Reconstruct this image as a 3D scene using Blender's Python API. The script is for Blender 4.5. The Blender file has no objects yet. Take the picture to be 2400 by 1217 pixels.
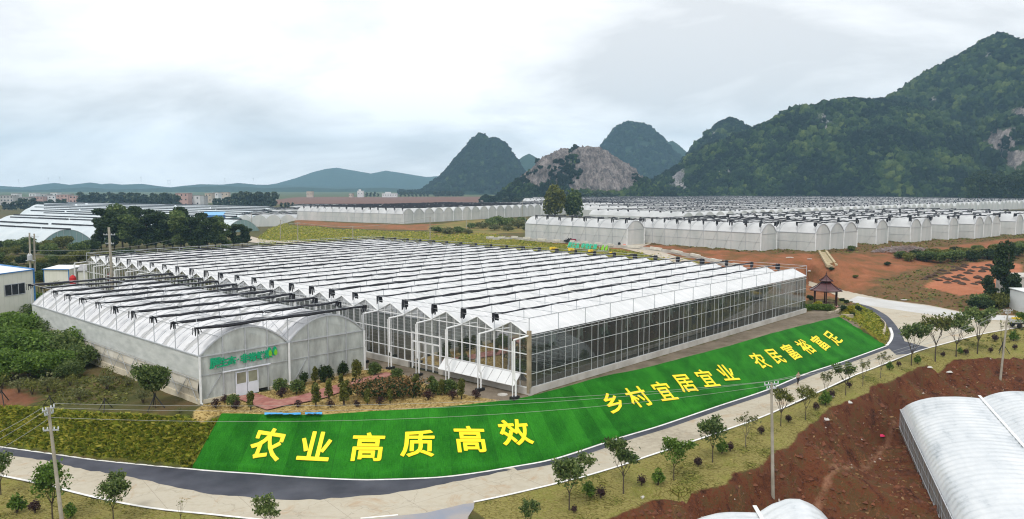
import bpy, bmesh, math, random
import numpy as np
from mathutils import Vector, Matrix, noise as mnoise
from mathutils.geometry import delaunay_2d_cdt
R = math.radians
random.seed(7)
rng = np.random.default_rng(7)
scene = bpy.context.scene
C = scene.collection

# ------------------------------------------------------------------ camera
F, PITCH, H = 1861.0, 0.09313, 25.0          # focal length in photo pixels (2400 wide), tilt, height
cd = bpy.data.cameras.new('camera')
cam = bpy.data.objects.new('camera', cd); C.objects.link(cam)
cam.location = (0, 0, H); cam.rotation_euler = (math.pi/2-PITCH, 0, 0)
cd.sensor_width = 36; cd.lens = 36*F/2400
cd.clip_start = 0.5; cd.clip_end = 20000
scene.camera = cam

# ------------------------------------------------------------------ world, sun, exposure
SUN_EL, SUN_AZ = R(52), R(200)               # azimuth clockwise from +Y: behind the camera, a little to the left
w = bpy.data.worlds.new('World'); scene.world = w; w.use_nodes = True
nt = w.node_tree; nt.nodes.clear()
def wn(t): return nt.nodes.new(t)
out = wn('ShaderNodeOutputWorld'); bg = wn('ShaderNodeBackground')
sky = wn('ShaderNodeTexSky'); sky.sky_type = 'NISHITA'; sky.sun_disc = False
sky.sun_elevation = SUN_EL; sky.sun_rotation = SUN_AZ
tc = wn('ShaderNodeTexCoord'); sep = wn('ShaderNodeSeparateXYZ')
nt.links.new(tc.outputs['Generated'], sep.inputs[0])
def wmath(op, a, b=None, c=None, clamp=False):
    m = wn('ShaderNodeMath'); m.operation = op; m.use_clamp = clamp
    for i, v in enumerate((a, b, c)):
        if v is None: continue
        if isinstance(v, (int, float)): m.inputs[i].default_value = v
        else: nt.links.new(v, m.inputs[i])
    return m.outputs[0]
zc = wmath('MAXIMUM', sep.outputs[2], 0.0)
den = wmath('ADD', zc, 0.30)
px = wmath('DIVIDE', sep.outputs[0], den); py = wmath('DIVIDE', sep.outputs[1], den)
cmb = wn('ShaderNodeCombineXYZ'); nt.links.new(px, cmb.inputs[0]); nt.links.new(py, cmb.inputs[1])
mp = wn('ShaderNodeMapping'); mp.inputs['Rotation'].default_value = (0, 0, R(38)); mp.inputs['Scale'].default_value = (.8, 1.0, 1)
mp.inputs['Location'].default_value = (2.6, .4, 0)
nt.links.new(cmb.outputs[0], mp.inputs[0])
n1 = wn('ShaderNodeTexNoise'); n1.inputs['Scale'].default_value = 1.5; n1.inputs['Detail'].default_value = 8; n1.inputs['Roughness'].default_value = .53; n1.inputs['Distortion'].default_value = .35
nt.links.new(mp.outputs[0], n1.inputs['Vector'])
r1 = wn('ShaderNodeValToRGB'); r1.color_ramp.elements[0].position = .38; r1.color_ramp.elements[1].position = .60
r1.color_ramp.elements[0].color = (.675, .682, .69, 1); r1.color_ramp.elements[1].color = (1.05, 1.05, 1.05, 1)
nt.links.new(n1.outputs[0], r1.inputs[0])
# cloud deck: bluish grey low down, brighter overhead
r2 = wn('ShaderNodeValToRGB'); cr = r2.color_ramp
cr.elements[0].position = 0; cr.elements[0].color = (.96, .97, .98, 1)
cr.elements[1].position = 1; cr.elements[1].color = (1.3, 1.3, 1.3, 1)
for p_, c_ in ((.025, (.97, .97, .97, 1)), (.06, (.945, .95, .955, 1)), (.12, (.99, .99, .99, 1)), (.2, (1.03, 1.03, 1.03, 1)), (.45, (1.15, 1.15, 1.15, 1))):
    e = cr.elements.new(p_); e.color = c_
nt.links.new(zc, r2.inputs[0])
mul = wn('ShaderNodeMix'); mul.data_type = 'RGBA'; mul.blend_type = 'MULTIPLY'; mul.inputs[0].default_value = 1
nt.links.new(r1.outputs[0], mul.inputs[6]); nt.links.new(r2.outputs[0], mul.inputs[7])
scl = wn('ShaderNodeMix'); scl.data_type = 'RGBA'; scl.blend_type = 'MULTIPLY'; scl.inputs[0].default_value = 1
scl.inputs[7].default_value = (.10, .10, .10, 1); nt.links.new(sky.outputs[0], scl.inputs[6])
mix = wn('ShaderNodeMix'); mix.data_type = 'RGBA'; mix.inputs[0].default_value = .96
nt.links.new(scl.outputs[2], mix.inputs[6]); nt.links.new(mul.outputs[2], mix.inputs[7])
nt.links.new(mix.outputs[2], bg.inputs[0]); bg.inputs[1].default_value = 1.12
nt.links.new(bg.outputs[0], out.inputs[0])
sl = bpy.data.lights.new('sun', 'SUN'); sl.energy = 1.5; sl.angle = R(10); sl.color = (1, .965, .91)
so = bpy.data.objects.new('sun', sl); C.objects.link(so)
sd = Vector((math.sin(SUN_AZ)*math.cos(SUN_EL), math.cos(SUN_AZ)*math.cos(SUN_EL), math.sin(SUN_EL)))
so.rotation_euler = sd.to_track_quat('Z', 'Y').to_euler()
vs = scene.view_settings
scene.display_settings.display_device = 'sRGB'
vs.view_transform = 'Standard'; vs.look = 'None'; vs.exposure = 0.18; vs.gamma = 1; vs.use_curve_mapping = False
cy = scene.cycles
cy.max_bounces = 7; cy.transparent_max_bounces = 24; cy.volume_bounces = 1; cy.diffuse_bounces = 3; cy.glossy_bounces = 3
cy.use_denoising = True; cy.denoising_prefilter = 'ACCURATE'; cy.pixel_filter_type = 'BLACKMAN_HARRIS'; cy.filter_width = 1.15; cy.caustics_reflective = False; cy.caustics_refractive = False

# ------------------------------------------------------------------ picture -> place
cp, sp_ = math.cos(PITCH), math.sin(PITCH)
def ray(u, v):
    x = (u-1200)/F; y = -(v-608.5)/F
    return np.array([x, cp+y*sp_, -sp_+y*cp])
def G(u, v, z=0.0):
    d = ray(u, v); t = (z-H)/d[2]
    return np.array([d[0]*t, d[1]*t, z])
def at(u, v, Y):
    d = ray(u, v); t = Y/d[1]
    return np.array([d[0]*t, Y, H+d[2]*t])
def px_of(P):
    P = np.asarray(P, float); d = P-np.array([0, 0, H])
    fw = d[..., 1]*cp-d[..., 2]*sp_; up = d[..., 1]*sp_+d[..., 2]*cp
    return 1200+F*d[..., 0]/fw, 608.5-F*up/fw

# ------------------------------------------------------------------ object helpers
def tag(o, label=None, cat=None, group=None, kind=None):
    if label: o['label'] = label
    if cat: o['category'] = cat
    if group: o['group'] = group
    if kind: o['kind'] = kind
    return o
def link(o, parent=None):
    C.objects.link(o)
    if parent is not None: o.parent = parent
    return o
def thing(name, label, cat, loc=(0, 0, 0), rz=0.0, group=None):
    o = bpy.data.objects.new(name, None); C.objects.link(o)
    o.location = tuple(float(c) for c in loc); o.rotation_euler = (0, 0, rz); o.empty_display_size = .3
    return tag(o, label, cat, group)
KIDS = {}
def kids(o): return [c for c in KIDS.get(o.name, [])]
def adopt(o, parent):
    if parent is not None:
        o.parent = parent; KIDS.setdefault(parent.name, []).append(o)
    return o
def dup(src, loc=None, rz=None, scale=None, label=None, parent=None):
    o = src.copy(); C.objects.link(o)
    if parent is not None: adopt(o, parent)
    if loc is not None: o.location = tuple(float(c) for c in loc)
    if rz is not None: o.rotation_euler = (0, 0, rz)
    if scale is not None: o.scale = scale if hasattr(scale, '__len__') else (scale,)*3
    if label: o['label'] = label
    for ch in kids(src): dup(ch, parent=o)
    return o
def raw_mesh(name, V, Fq, mats, parent=None, smooth=False):
    """V (n,3) array, Fq (m,3|4) array"""
    V = np.asarray(V, np.float32); Fq = np.asarray(Fq, np.int32)
    me = bpy.data.meshes.new(name)
    k = Fq.shape[1]
    me.vertices.add(len(V)); me.vertices.foreach_set('co', V.ravel())
    me.loops.add(Fq.size); me.loops.foreach_set('vertex_index', Fq.ravel())
    me.polygons.add(len(Fq)); me.polygons.foreach_set('loop_start', np.arange(0, Fq.size, k, dtype=np.int32))
    me.polygons.foreach_set('loop_total', np.full(len(Fq), k, np.int32))
    if smooth: me.polygons.foreach_set('use_smooth', np.ones(len(Fq), bool))
    me.update(calc_edges=True); me.validate()
    for m in (mats if isinstance(mats, (list, tuple)) else [mats]): me.materials.append(m)
    o = bpy.data.objects.new(name, me); C.objects.link(o)
    return adopt(o, parent)
class MB:
    def __init__(s): s.v = []; s.f = []; s.mi = []; s.cur = 0
    def add(s, vs, fs):
        b = len(s.v); s.v += [tuple(map(float, q)) for q in vs]
        for f in fs: s.f.append([b+i for i in f]); s.mi.append(s.cur)
    def quad(s, a, b, c, d): s.add([a, b, c, d], [(0, 1, 2, 3)])
    def box(s, c, size, rz=0.0):
        x, y, z = size[0]/2, size[1]/2, size[2]/2; ca, sa = math.cos(rz), math.sin(rz)
        vs = []
        for dz in (-z, z):
            for dx, dy in ((-x, -y), (x, -y), (x, y), (-x, y)):
                vs.append((c[0]+dx*ca-dy*sa, c[1]+dx*sa+dy*ca, c[2]+dz))
        s.add(vs, [(3, 2, 1, 0), (4, 5, 6, 7), (0, 1, 5, 4), (1, 2, 6, 5), (2, 3, 7, 6), (3, 0, 4, 7)])
    def beam(s, p, q, w_=.06, h_=None):
        p = Vector(p); q = Vector(q); h_ = h_ or w_; d = (q-p)
        if d.length < 1e-6: return
        d.normalize(); u = Vector((0, 0, 1)) if abs(d.z) < .95 else Vector((1, 0, 0))
        a = d.cross(u).normalized()*(w_/2); b = a.cross(d).normalized()*(h_/2)
        vs = [p-a-b, p+a-b, p+a+b, p-a+b, q-a-b, q+a-b, q+a+b, q-a+b]
        s.add(vs, [(3, 2, 1, 0), (4, 5, 6, 7), (0, 1, 5, 4), (1, 2, 6, 5), (2, 3, 7, 6), (3, 0, 4, 7)])
    def tube(s, pts, rad, n=6, cap=True):
        pts = [Vector(p) for p in pts]; k = len(pts)
        rad = rad if hasattr(rad, '__len__') else [rad]*k
        rings = []; b = len(s.v)
        for i, p in enumerate(pts):
            d = (pts[min(i+1, k-1)]-pts[max(i-1, 0)]).normalized()
            u = Vector((0, 0, 1)) if abs(d.z) < .9 else Vector((1, 0, 0))
            a = d.cross(u).normalized(); c = a.cross(d)
            for j in range(n):
                t = 2*math.pi*j/n
                s.v.append(tuple(p+(a*math.cos(t)+c*math.sin(t))*rad[i]))
        for i in range(k-1):
            for j in range(n):
                j2 = (j+1) % n
                s.f.append([b+i*n+j, b+i*n+j2, b+(i+1)*n+j2, b+(i+1)*n+j]); s.mi.append(s.cur)
        if cap:
            s.f.append([b+j for j in range(n)][::-1]); s.mi.append(s.cur)
            s.f.append([b+(k-1)*n+j for j in range(n)]); s.mi.append(s.cur)
    def lathe(s, prof, n=12, c=(0, 0, 0), ph=0.0):
        b = len(s.v)
        for r_, z_ in prof:
            for j in range(n):
                t = 2*math.pi*j/n+ph; s.v.append((c[0]+r_*math.cos(t), c[1]+r_*math.sin(t), c[2]+z_))
        for i in range(len(prof)-1):
            for j in range(n):
                j2 = (j+1) % n
                s.f.append([b+i*n+j, b+i*n+j2, b+(i+1)*n+j2, b+(i+1)*n+j]); s.mi.append(s.cur)
        s.f.append([b+j for j in range(n)][::-1]); s.mi.append(s.cur)
        s.f.append([b+(len(prof)-1)*n+j for j in range(n)]); s.mi.append(s.cur)
    def build(s, name, mats, parent=None, smooth=False):
        me = bpy.data.meshes.new(name); me.from_pydata(s.v, [], s.f)
        mats = mats if isinstance(mats, (list, tuple)) else [mats]
        for m in mats: me.materials.append(m)
        if len(mats) > 1: me.polygons.foreach_set('material_index', s.mi)
        if smooth: me.polygons.foreach_set('use_smooth', [True]*len(me.polygons))
        me.update()
        o = bpy.data.objects.new(name, me); C.objects.link(o)
        return adopt(o, parent)
ORD = ['first', 'second', 'third', 'fourth', 'fifth', 'sixth', 'seventh', 'eighth', 'ninth', 'tenth', 'eleventh', 'twelfth', 'thirteenth',
       'fourteenth', 'fifteenth', 'sixteenth', 'seventeenth', 'eighteenth', 'nineteenth', 'twentieth', 'twenty-first', 'twenty-second',
       'twenty-third', 'twenty-fourth', 'twenty-fifth', 'twenty-sixth', 'twenty-seventh', 'twenty-eighth', 'twenty-ninth', 'thirtieth']
def ordw(i):
    if i < 30: return ORD[i]
    tens = {3: 'thirty', 4: 'forty', 5: 'fifty', 6: 'sixty', 7: 'seventy', 8: 'eighty'}
    t, o = divmod(i+1, 10)
    return (tens[t]+'-'+ORD[o-1]) if o else {4: 'fortieth', 5: 'fiftieth', 6: 'sixtieth', 7: 'seventieth'}[t]

# ------------------------------------------------------------------ materials
def new_mat(name):
    m = bpy.data.materials.new(name); m.use_nodes = True
    t = m.node_tree; b = t.nodes['Principled BSDF']
    return m, t, b
def vec_node(t, space, scale=(1, 1, 1), rot=(0, 0, 0)):
    if space == 'world':
        g = t.nodes.new('ShaderNodeNewGeometry'); o = g.outputs['Position']
    elif space == 'uv':
        g = t.nodes.new('ShaderNodeUVMap'); o = g.outputs[0]
    else:
        g = t.nodes.new('ShaderNodeTexCoord'); o = g.outputs['Object']
    mp = t.nodes.new('ShaderNodeMapping'); mp.inputs['Scale'].default_value = scale; mp.inputs['Rotation'].default_value = rot
    t.links.new(o, mp.inputs[0]); return mp.outputs[0]
def noise_node(t, vec, scale, detail=4, rough=.55, dist=0.0):
    n = t.nodes.new('ShaderNodeTexNoise'); n.inputs['Scale'].default_value = scale; n.inputs['Detail'].default_value = detail
    n.inputs['Roughness'].default_value = rough; n.inputs['Distortion'].default_value = dist
    if vec is not None: t.links.new(vec, n.inputs['Vector'])
    return n.outputs[0]
def ramp_node(t, fac, stops):
    r = t.nodes.new('ShaderNodeValToRGB'); cr = r.color_ramp
    cr.elements[0].position = stops[0][0]; cr.elements[0].color = (*stops[0][1], 1)
    cr.elements[1].position = stops[-1][0]; cr.elements[1].color = (*stops[-1][1], 1)
    for p, c in stops[1:-1]:
        e = cr.elements.new(p); e.color = (*c, 1)
    if fac is not None: t.links.new(fac, r.inputs[0])
    return r.outputs[0]
def mixc(t, fac, a, b, mode='MIX'):
    m = t.nodes.new('ShaderNodeMix'); m.data_type = 'RGBA'; m.blend_type = mode
    for i, v in ((0, fac), (6, a), (7, b)):
        if isinstance(v, (int, float)): m.inputs[i].default_value = v
        elif isinstance(v, tuple): m.inputs[i].default_value = (*v[:3], 1)
        else: t.links.new(v, m.inputs[i])
    return m.outputs[2]
def math_node(t, op, a, b=None, clamp=False):
    m = t.nodes.new('ShaderNodeMath'); m.operation = op; m.use_clamp = clamp
    for i, v in enumerate((a, b)):
        if v is None: continue
        if isinstance(v, (int, float)): m.inputs[i].default_value = v
        else: t.links.new(v, m.inputs[i])
    return m.outputs[0]
def bump(t, b, height, strength, dist=.1):
    n = t.nodes.new('ShaderNodeBump'); n.inputs['Strength'].default_value = strength; n.inputs['Distance'].default_value = dist
    t.links.new(height, n.inputs['Height']); t.links.new(n.outputs[0], b.inputs['Normal'])
def mat(name, c1, c2=None, scale=2.0, rough=.6, space='world', detail=5, bmp=0.0, metal=0.0, sc3=(1, 1, 1), spec=.3, lo=.35, hi=.65):
    m, t, b = new_mat(name)
    b.inputs['Roughness'].default_value = rough; b.inputs['Metallic'].default_value = metal
    b.inputs['Specular IOR Level'].default_value = spec
    if c2 is None: c2 = tuple(c*.82 for c in c1)
    v = vec_node(t, space, sc3); n = noise_node(t, v, scale, detail)
    t.links.new(ramp_node(t, n, [(lo, c1), (hi, c2)]), b.inputs['Base Color'])
    if bmp: bump(t, b, n, bmp)
    return m
def leaf_mat(name, dark, mid, light, trans=.25):
    m, t, b = new_mat(name)
    g = t.nodes.new('ShaderNodeNewGeometry'); oi = t.nodes.new('ShaderNodeObjectInfo')
    r = math_node(t, 'MULTIPLY', oi.outputs['Random'], .22)
    f = math_node(t, 'MULTIPLY', g.outputs['Random Per Island'], .85)
    f = math_node(t, 'ADD', r, f)
    col = ramp_node(t, f, [(0, dark), (.5, mid), (1, light)])
    t.links.new(col, b.inputs['Base Color']); b.inputs['Roughness'].default_value = .55; b.inputs['Specular IOR Level'].default_value = .25
    tr = t.nodes.new('ShaderNodeBsdfTranslucent'); t.links.new(col, tr.inputs[0])
    mx = t.nodes.new('ShaderNodeMixShader'); mx.inputs[0].default_value = trans
    o = t.nodes['Material Output']
    t.links.new(b.outputs[0], mx.inputs[1]); t.links.new(tr.outputs[0], mx.inputs[2]); t.links.new(mx.outputs[0], o.inputs[0])
    return m
def clear_mat(name, tint, refl=.5, dirt=(.6, .62, .6), dirt_amt=.06, rough=.03, nscale=.4, opq=0.0):
    """window glass / thin film: tinted see-through, grazing reflection, some dirt"""
    m, t, b = new_mat(name)
    tr = t.nodes.new('ShaderNodeBsdfTransparent'); tr.inputs[0].default_value = (*tint, 1)
    gl = t.nodes.new('ShaderNodeBsdfGlossy'); gl.inputs['Roughness'].default_value = rough
    fr = t.nodes.new('ShaderNodeFresnel'); fr.inputs[0].default_value = 1.5
    f = math_node(t, 'MULTIPLY', fr.outputs[0], refl, True)
    mx = t.nodes.new('ShaderNodeMixShader'); t.links.new(f, mx.inputs[0]); t.links.new(tr.outputs[0], mx.inputs[1]); t.links.new(gl.outputs[0], mx.inputs[2])
    b.inputs['Base Color'].default_value = (*dirt, 1); b.inputs['Roughness'].default_value = .5
    v = vec_node(t, 'world', (1, 1, .35)); n = noise_node(t, v, nscale, 5, .6)
    d = math_node(t, 'MULTIPLY', n, dirt_amt); d = math_node(t, 'ADD', d, opq, True)
    m2 = t.nodes.new('ShaderNodeMixShader'); t.links.new(d, m2.inputs[0]); t.links.new(mx.outputs[0], m2.inputs[1]); t.links.new(b.outputs[0], m2.inputs[2])
    t.links.new(m2.outputs[0], t.nodes['Material Output'].inputs[0])
    return m
M = {}
M['concrete_road'] = mat('concrete_road', (.50, .45, .36), (.40, .355, .28), .12, .8, detail=9, bmp=.05)
M['asphalt'] = mat('asphalt', (.034, .036, .050), (.075, .078, .098), .25, .75, detail=9, bmp=.1)
M['line_paint'] = mat('line_paint', (.80, .80, .78), (.62, .60, .56), 1.3, .7)
M['roof_white'] = None
M['steel'] = mat('galvanised_steel', (.50, .52, .54), (.42, .44, .46), 3, .45, metal=.35)
M['mullion'] = mat('mullion', (.58, .60, .60), (.5, .52, .52), 1.5, .45)
M['white_paint'] = mat('white_paint', (.78, .79, .79), (.66, .67, .66), 1.5, .45)
M['brown_post'] = mat('stained_post', (.34, .28, .19), (.20, .165, .11), .9, .7)
M['concrete'] = mat('concrete', (.52, .50, .46), (.36, .335, .295), .5, .85, detail=8, bmp=.1)
M['net'] = mat('shade_net', (.013, .013, .017), (.030, .030, .036), 4, .85)
M['glass_end'] = clear_mat('gable_glass', (.60, .67, .64), .7, (.40, .45, .42), .10)
M['glass'] = clear_mat('glass', (.46, .53, .49), 1.5, (.42, .47, .44), .17)
M['inner_soil'] = mat('inner_soil', (.075, .058, .036), (.035, .028, .018), .3, .95)
M['yellow_plastic'] = mat('yellow_plastic', (.78, .55, .03), (.66, .45, .02), 1, .5)
M['pole_concrete'] = mat('pole_concrete', (.38, .35, .29), (.28, .255, .20), 1.2, .85)
M['insulator'] = mat('insulator', (.72, .74, .74), (.55, .58, .6), 6, .3)
M['wire'] = mat('wire', (.34, .35, .32), (.28, .28, .26), 1, .5)
M['bark'] = mat('bark', (.085, .065, .045), (.045, .035, .026), 6, .9)
M['bark_pale'] = mat('bark_pale', (.20, .17, .12), (.11, .09, .06), 6, .9)
M['stake'] = mat('stake', (.035, .032, .03), (.02, .02, .02), 4, .8)
M['letter_yellow'] = mat('letter_yellow', (.90, .68, .005), (.84, .61, .004), .7, .45)
M['letter_side'] = mat('letter_side', (.62, .40, .01), (.55, .34, .01), .7, .5)
M['green_letter'] = mat('green_letter', (.004, .34, .155), (.004, .30, .135), 2, .5)
M['lime_letter'] = mat('lime_letter', (.20, .52, .025), (.17, .46, .02), 2, .5)
M['red_wood'] = mat('red_wood', (.055, .018, .014), (.035, .012, .010), 3, .55)
M['red_tile'] = mat('red_tile', (.080, .020, .023), (.055, .016, .018), 1.5, .3, spec=.5)
M['blue_trim'] = mat('blue_trim', (.05, .20, .46), (.04, .16, .40), 2, .4)
M['cream_panel'] = mat('cream_panel', (.62, .62, .53), (.56, .56, .48), .6, .6)
M['dark_pane'] = mat('dark_pane', (.018, .02, .024), (.04, .042, .046), 1, .12, spec=.5)
M['brick_path'] = None
M['stone'] = mat('stone', (.46, .40, .30), (.26, .22, .16), 1.2, .9, bmp=.5)
M['rubber'] = mat('rubber', (.012, .012, .013), (.02, .02, .02), 5, .8)
# ================================================================== the lie of the land
KS = .954; T = 4.2                                                       # the greenhouse terrace above the road
GH_O, GH_A, GH_L, GH_W, GH_N = np.array([1.78, 81.39])*KS, 0.8365, 72.73*KS, 4.972*KS, 24
TU_O, TU_A, TU_W, TU_L = np.array([-31.19, 77.78])*KS, 0.8224, 10.035*KS, 51.35*KS
eA = np.array([math.cos(GH_A), math.sin(GH_A)]); eB = np.array([-eA[1], eA[0]])
def gh(s, t): return GH_O+eA*s+eB*t
LINE_IN = [(-150, 1025), (0, 1046), (125, 1063), (225, 1077), (350, 1089.5), (450, 1098.5), (500, 1103), (600, 1109.5), (700, 1117), (825, 1123), (900, 1123), (1025, 1118),
           (1112, 1108), (1200, 1093.5), (1305, 1073), (1450, 1026), (1550, 996), (1680, 952), (1795, 914), (1887, 876), (1975, 847), (2075, 811)]
RING = [(2084, 797), (2087, 782), (2080, 764), (2062, 742), (2044, 730), (2025, 720), (2005, 714), (1987, 710)]
LINE_OUT_L = [(-150, 1085), (0, 1116), (87, 1134), (220, 1167), (350, 1192), (500, 1208), (575, 1216), (700, 1229), (800, 1237)]
LINE_OUT_R = [(1112, 1178), (1200, 1159.5), (1355, 1122), (1457, 1092), (1512, 1073), (1650, 1027), (1700, 1009.5), (1800, 973), (1930, 915), (2005, 880),
              (2045, 865), (2132, 831), (2182, 815), (2300, 784), (2400, 766), (2550, 738)]
ROAD_UP = [(2600, 705), (2400, 741), (2275, 735), (2175, 715), (2075, 702), (1975, 680), (1892, 657)]
REDGE = [(1330, 1250), (1407, 1217), (1500, 1184), (1535, 1166), (1575, 1160), (1625, 1151), (1712, 1130), (1725, 1107), (1762, 1097), (1787, 1088), (1815, 1060), (1832, 1052),
         (1865, 1032), (1875, 1012), (1912, 987), (1950, 952), (2000, 933), (2040, 917), (2045, 900), (2087, 892), (2112, 880), (2150, 862), (2175, 852), (2237, 840), (2325, 835), (2400, 831), (2520, 822)]
TURF_T = [(520, 970), (620, 972), (755, 973), (815, 969), (940, 961), (1015, 957), (1080, 951), (1150, 943), (1225, 933), (1300, 915), (1410, 884), (1500, 866), (1600, 840), (1700, 814), (1810, 782), (1880, 764), (1966, 743)]
EMB_T = [(-200, 935), (0, 945), (120, 952), (230, 962), (350, 967), (440, 969), (520, 970)]
# ---- the turf surface: pairs of points on its lower and upper edge
def dens(P, step=1.0):
    P = [np.asarray(p, float) for p in P]; o = []
    for i in range(len(P)-1):      # Catmull-Rom
        p0, p1, p2, p3 = P[max(i-1, 0)], P[i], P[i+1], P[min(i+2, len(P)-1)]
        n = max(1, int(np.linalg.norm(p2-p1)/step))
        for k in range(n):
            t = k/n; o.append(.5*((2*p1)+(-p0+p2)*t+(2*p0-5*p1+4*p2-p3)*t*t+(-p0+3*p1-3*p2+p3)*t**3))
    o.append(P[-1]); return o
topW = np.array(dens([G(u, v, T) for u, v in TURF_T], .5)); botW = np.array(dens([G(u, v, 0) for u, v in LINE_IN[5:]], .5))
def arclen(P): return np.concatenate([[0], np.cumsum(np.linalg.norm(np.diff(P[:, :2], axis=0), axis=1))])
def along(P, s):
    a = arclen(P); return np.stack([np.interp(s, a, P[:, k]) for k in range(3)], -1)
def s_at_px(P, us):
    U, _ = px_of(P); return np.interp(us, U, arclen(P))
pair = [(520, 450), (770, 735), (1017, 1017), (1225, 1290), (1412, 1515), (1700, 1790), (1966, 2075)]
botW = botW[px_of(botW)[0] > 449]
NS, NW = 260, 14
ss = np.linspace(0, 1, NS)
tp = s_at_px(topW, [p[0] for p in pair]); bp = s_at_px(botW, [p[1] for p in pair]); tp[0] = bp[0] = 0
kk = np.linspace(0, 1, len(pair))
Tp = along(topW, np.interp(ss, kk, tp)); Bp = along(botW, np.interp(ss, kk, bp))
sdir = np.gradient(Bp[:, :2], axis=0); sdir /= np.linalg.norm(sdir, axis=1)[:, None]
nrm_in = np.stack([-sdir[:, 1], sdir[:, 0]], 1)               # towards the slope
Bp = Bp.copy(); Bp[:, :2] += nrm_in*.06
ws = np.array([0, .012, .03, .07, .11, .16, .25, .37, .5, .62, .75, .88, .97, 1.0])
lift = np.array([.02, .26, .36, .30, .14, .12, .14, .17, .18, .17, .15, .12, .10, .05])
rows = []
for wv, lf in zip(ws, lift):
    q = Bp*(1-wv)+Tp*wv; q = q.copy(); wob = np.array([mnoise.noise((float(a)*.35, float(b)*.35, 3)) for a, b in q[:, :2]])
    q[:, 2] += lf*(1 if wv > .12 else (.7+.5*np.array([mnoise.noise((float(a)*.12, 7.7, 1)) for a in q[:, 0]])))+.05*wob
    rows.append(q)
TURF_TRI = []
for a_ in range(len(rows)-1):
    for b_ in range(NS-1):
        TURF_TRI += [(rows[a_][b_], rows[a_][b_+1], rows[a_+1][b_+1]), (rows[a_][b_], rows[a_+1][b_+1], rows[a_+1][b_])]
EMB_Z = [3.0, 3.2, 3.3, 3.5, 3.7, 3.95, T]
cps = []
def cp_px(pts): cps.extend([G(u, v, z) for u, v, z in pts])
def cp_w(pts): cps.extend([np.array(p, float) for p in pts])
cp_px([(u, v, 0) for u, v in LINE_IN+RING+LINE_OUT_L+LINE_OUT_R])
cp_px([(u, v, 0) for u, v in ROAD_UP[:-2]]+[(1975, 680, .2), (1892, 657, .8)])
cp_px([(u, v, -.3) for u, v in REDGE])
cp_px([(u, v, T) for u, v in TURF_T]+[(u, v, z) for (u, v), z in zip(EMB_T[:-1], EMB_Z)])
cp_w([(*gh(s, t), T) for s in (-4.2, 0, 36, GH_L) for t in (0, 12, 24, 60, 100, 114)])
cp_w([(*gh(GH_L+4, t), T) for t in (20, 60, 113)])
cp_px([(0, 860, 3.7), (0, 760, T), (-200, 800, T), (100, 690, T), (0, 660, T-.2), (-200, 640, T-.2), (0, 900, 3.5), (130, 890, 3.8), (270, 900, T-.2), (470, 948, T), (480, 960, T)])
cp_px([(0, 600, 2.5), (230, 590, 2.5), (-200, 590, 2.5), (400, 584, 2.8), (560, 578, 3), (640, 572, T), (0, 562, 1.2), (200, 575, 1.4), (500, 530, 1.4), (590, 548, 2.2), (640, 536, 1.5), (300, 560, 1.4)])
# mound by the pavilion, pavilion platform
cp_px([(1900, 700, T), (1935, 722, T), (1975, 716, T), (1992, 724, T-.2), (2015, 735, 3.1), (2035, 750, 2.5), (2052, 770, 1.8), (2062, 790, 1.2), (2000, 752, 3.6), (2030, 772, 2.4), (1925, 690, 3.6), (1900, 683, 2.6)])
# red bank and the lower field
cp_px([(1912, 1177, -4.2), (2025, 1079, -4.5), (2075, 1024, -4.6), (2112, 972, -4.3), (2160, 925, -3.8), (2240, 900, -3.2), (2400, 862, -2.4), (2344, 890, -2.4),
       (2280, 925, -3.4), (2110, 1000, -4.1), (2150, 1090, -4.2), (2200, 1212, -4.2), (2400, 1000, -3.8), (2400, 900, -3.0), (1800, 1240, -4.3), (1812, 1165, -2.5),
       (1690, 1190, -1.7), (1600, 1210, -1.1), (1500, 1240, -1.0), (2600, 860, -2.6), (2600, 1100, -4)])
cp_w([(-60, 40, -.2), (0, 43, -.1), (12, 50, -.2), (22, 44, -4.3), (40, 40, -4.4), (90, 50, -4.4), (0, 20, -1), (-80, 20, -1), (80, 10, -5), (-90, 62, 0)])
# slopes right of the glasshouse and up to the plateau
cp_px([(1920, 640, 2.8), (2000, 650, 2.4), (2050, 655, 2.0), (1880, 640, 3), (1800, 640, 3.4), (1700, 628, 4.0), (1760, 605, 5.6), (1830, 608, 5.5), (1700, 600, 5.8), (1900, 600, 6.0), (1640, 596, 5.9),
       (1985, 592, 5.9), (2050, 605, 4.8), (2100, 625, 3.4), (2160, 660, 1.9), (2330, 660, 1.9), (2250, 625, 3.4), (2330, 625, 3.4), (2100, 590, 5.7), (2200, 582, 5.8), (2300, 575, 6.0), (2400, 575, 6.0), (2400, 640, 2.6), (2600, 600, 5), (2600, 660, 2)])
PLAT = [(1200, 549), (1241, 554), (1330, 562), (1469, 576), (1514, 571), (1650, 579), (1782, 590), (1910, 590), (1990, 578), (2052, 574), (2132, 570), (2222, 563), (2283, 561), (2340, 553), (2410, 546), (2600, 535)]
cp_px([(u, v, 6.6) for u, v in PLAT])
cp_px([(1437, 580, 6.3), (1575, 592, 5.9), (1690, 618, 4.6), (1200, 560, 6.2), (1330, 570, 6.1)])
cp_px([(700, 574, T), (1000, 562, T), (1100, 570, T), (1200, 582, 4.3), (1350, 598, 4.3), (1500, 611, 4.3), (1600, 622, 4.2)])
cp_px([(683, 517, 6.3), (760, 524, 6.2), (945, 529, 6.4), (1100, 524, 6.5), (1240, 518, 6.6), (800, 546, 5.0), (900, 552, 4.8), (1000, 547, 5.3), (1120, 541, 5.7), (720, 540, 4.8), (660, 530, 4.0), (640, 548, 3.5)])
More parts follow.
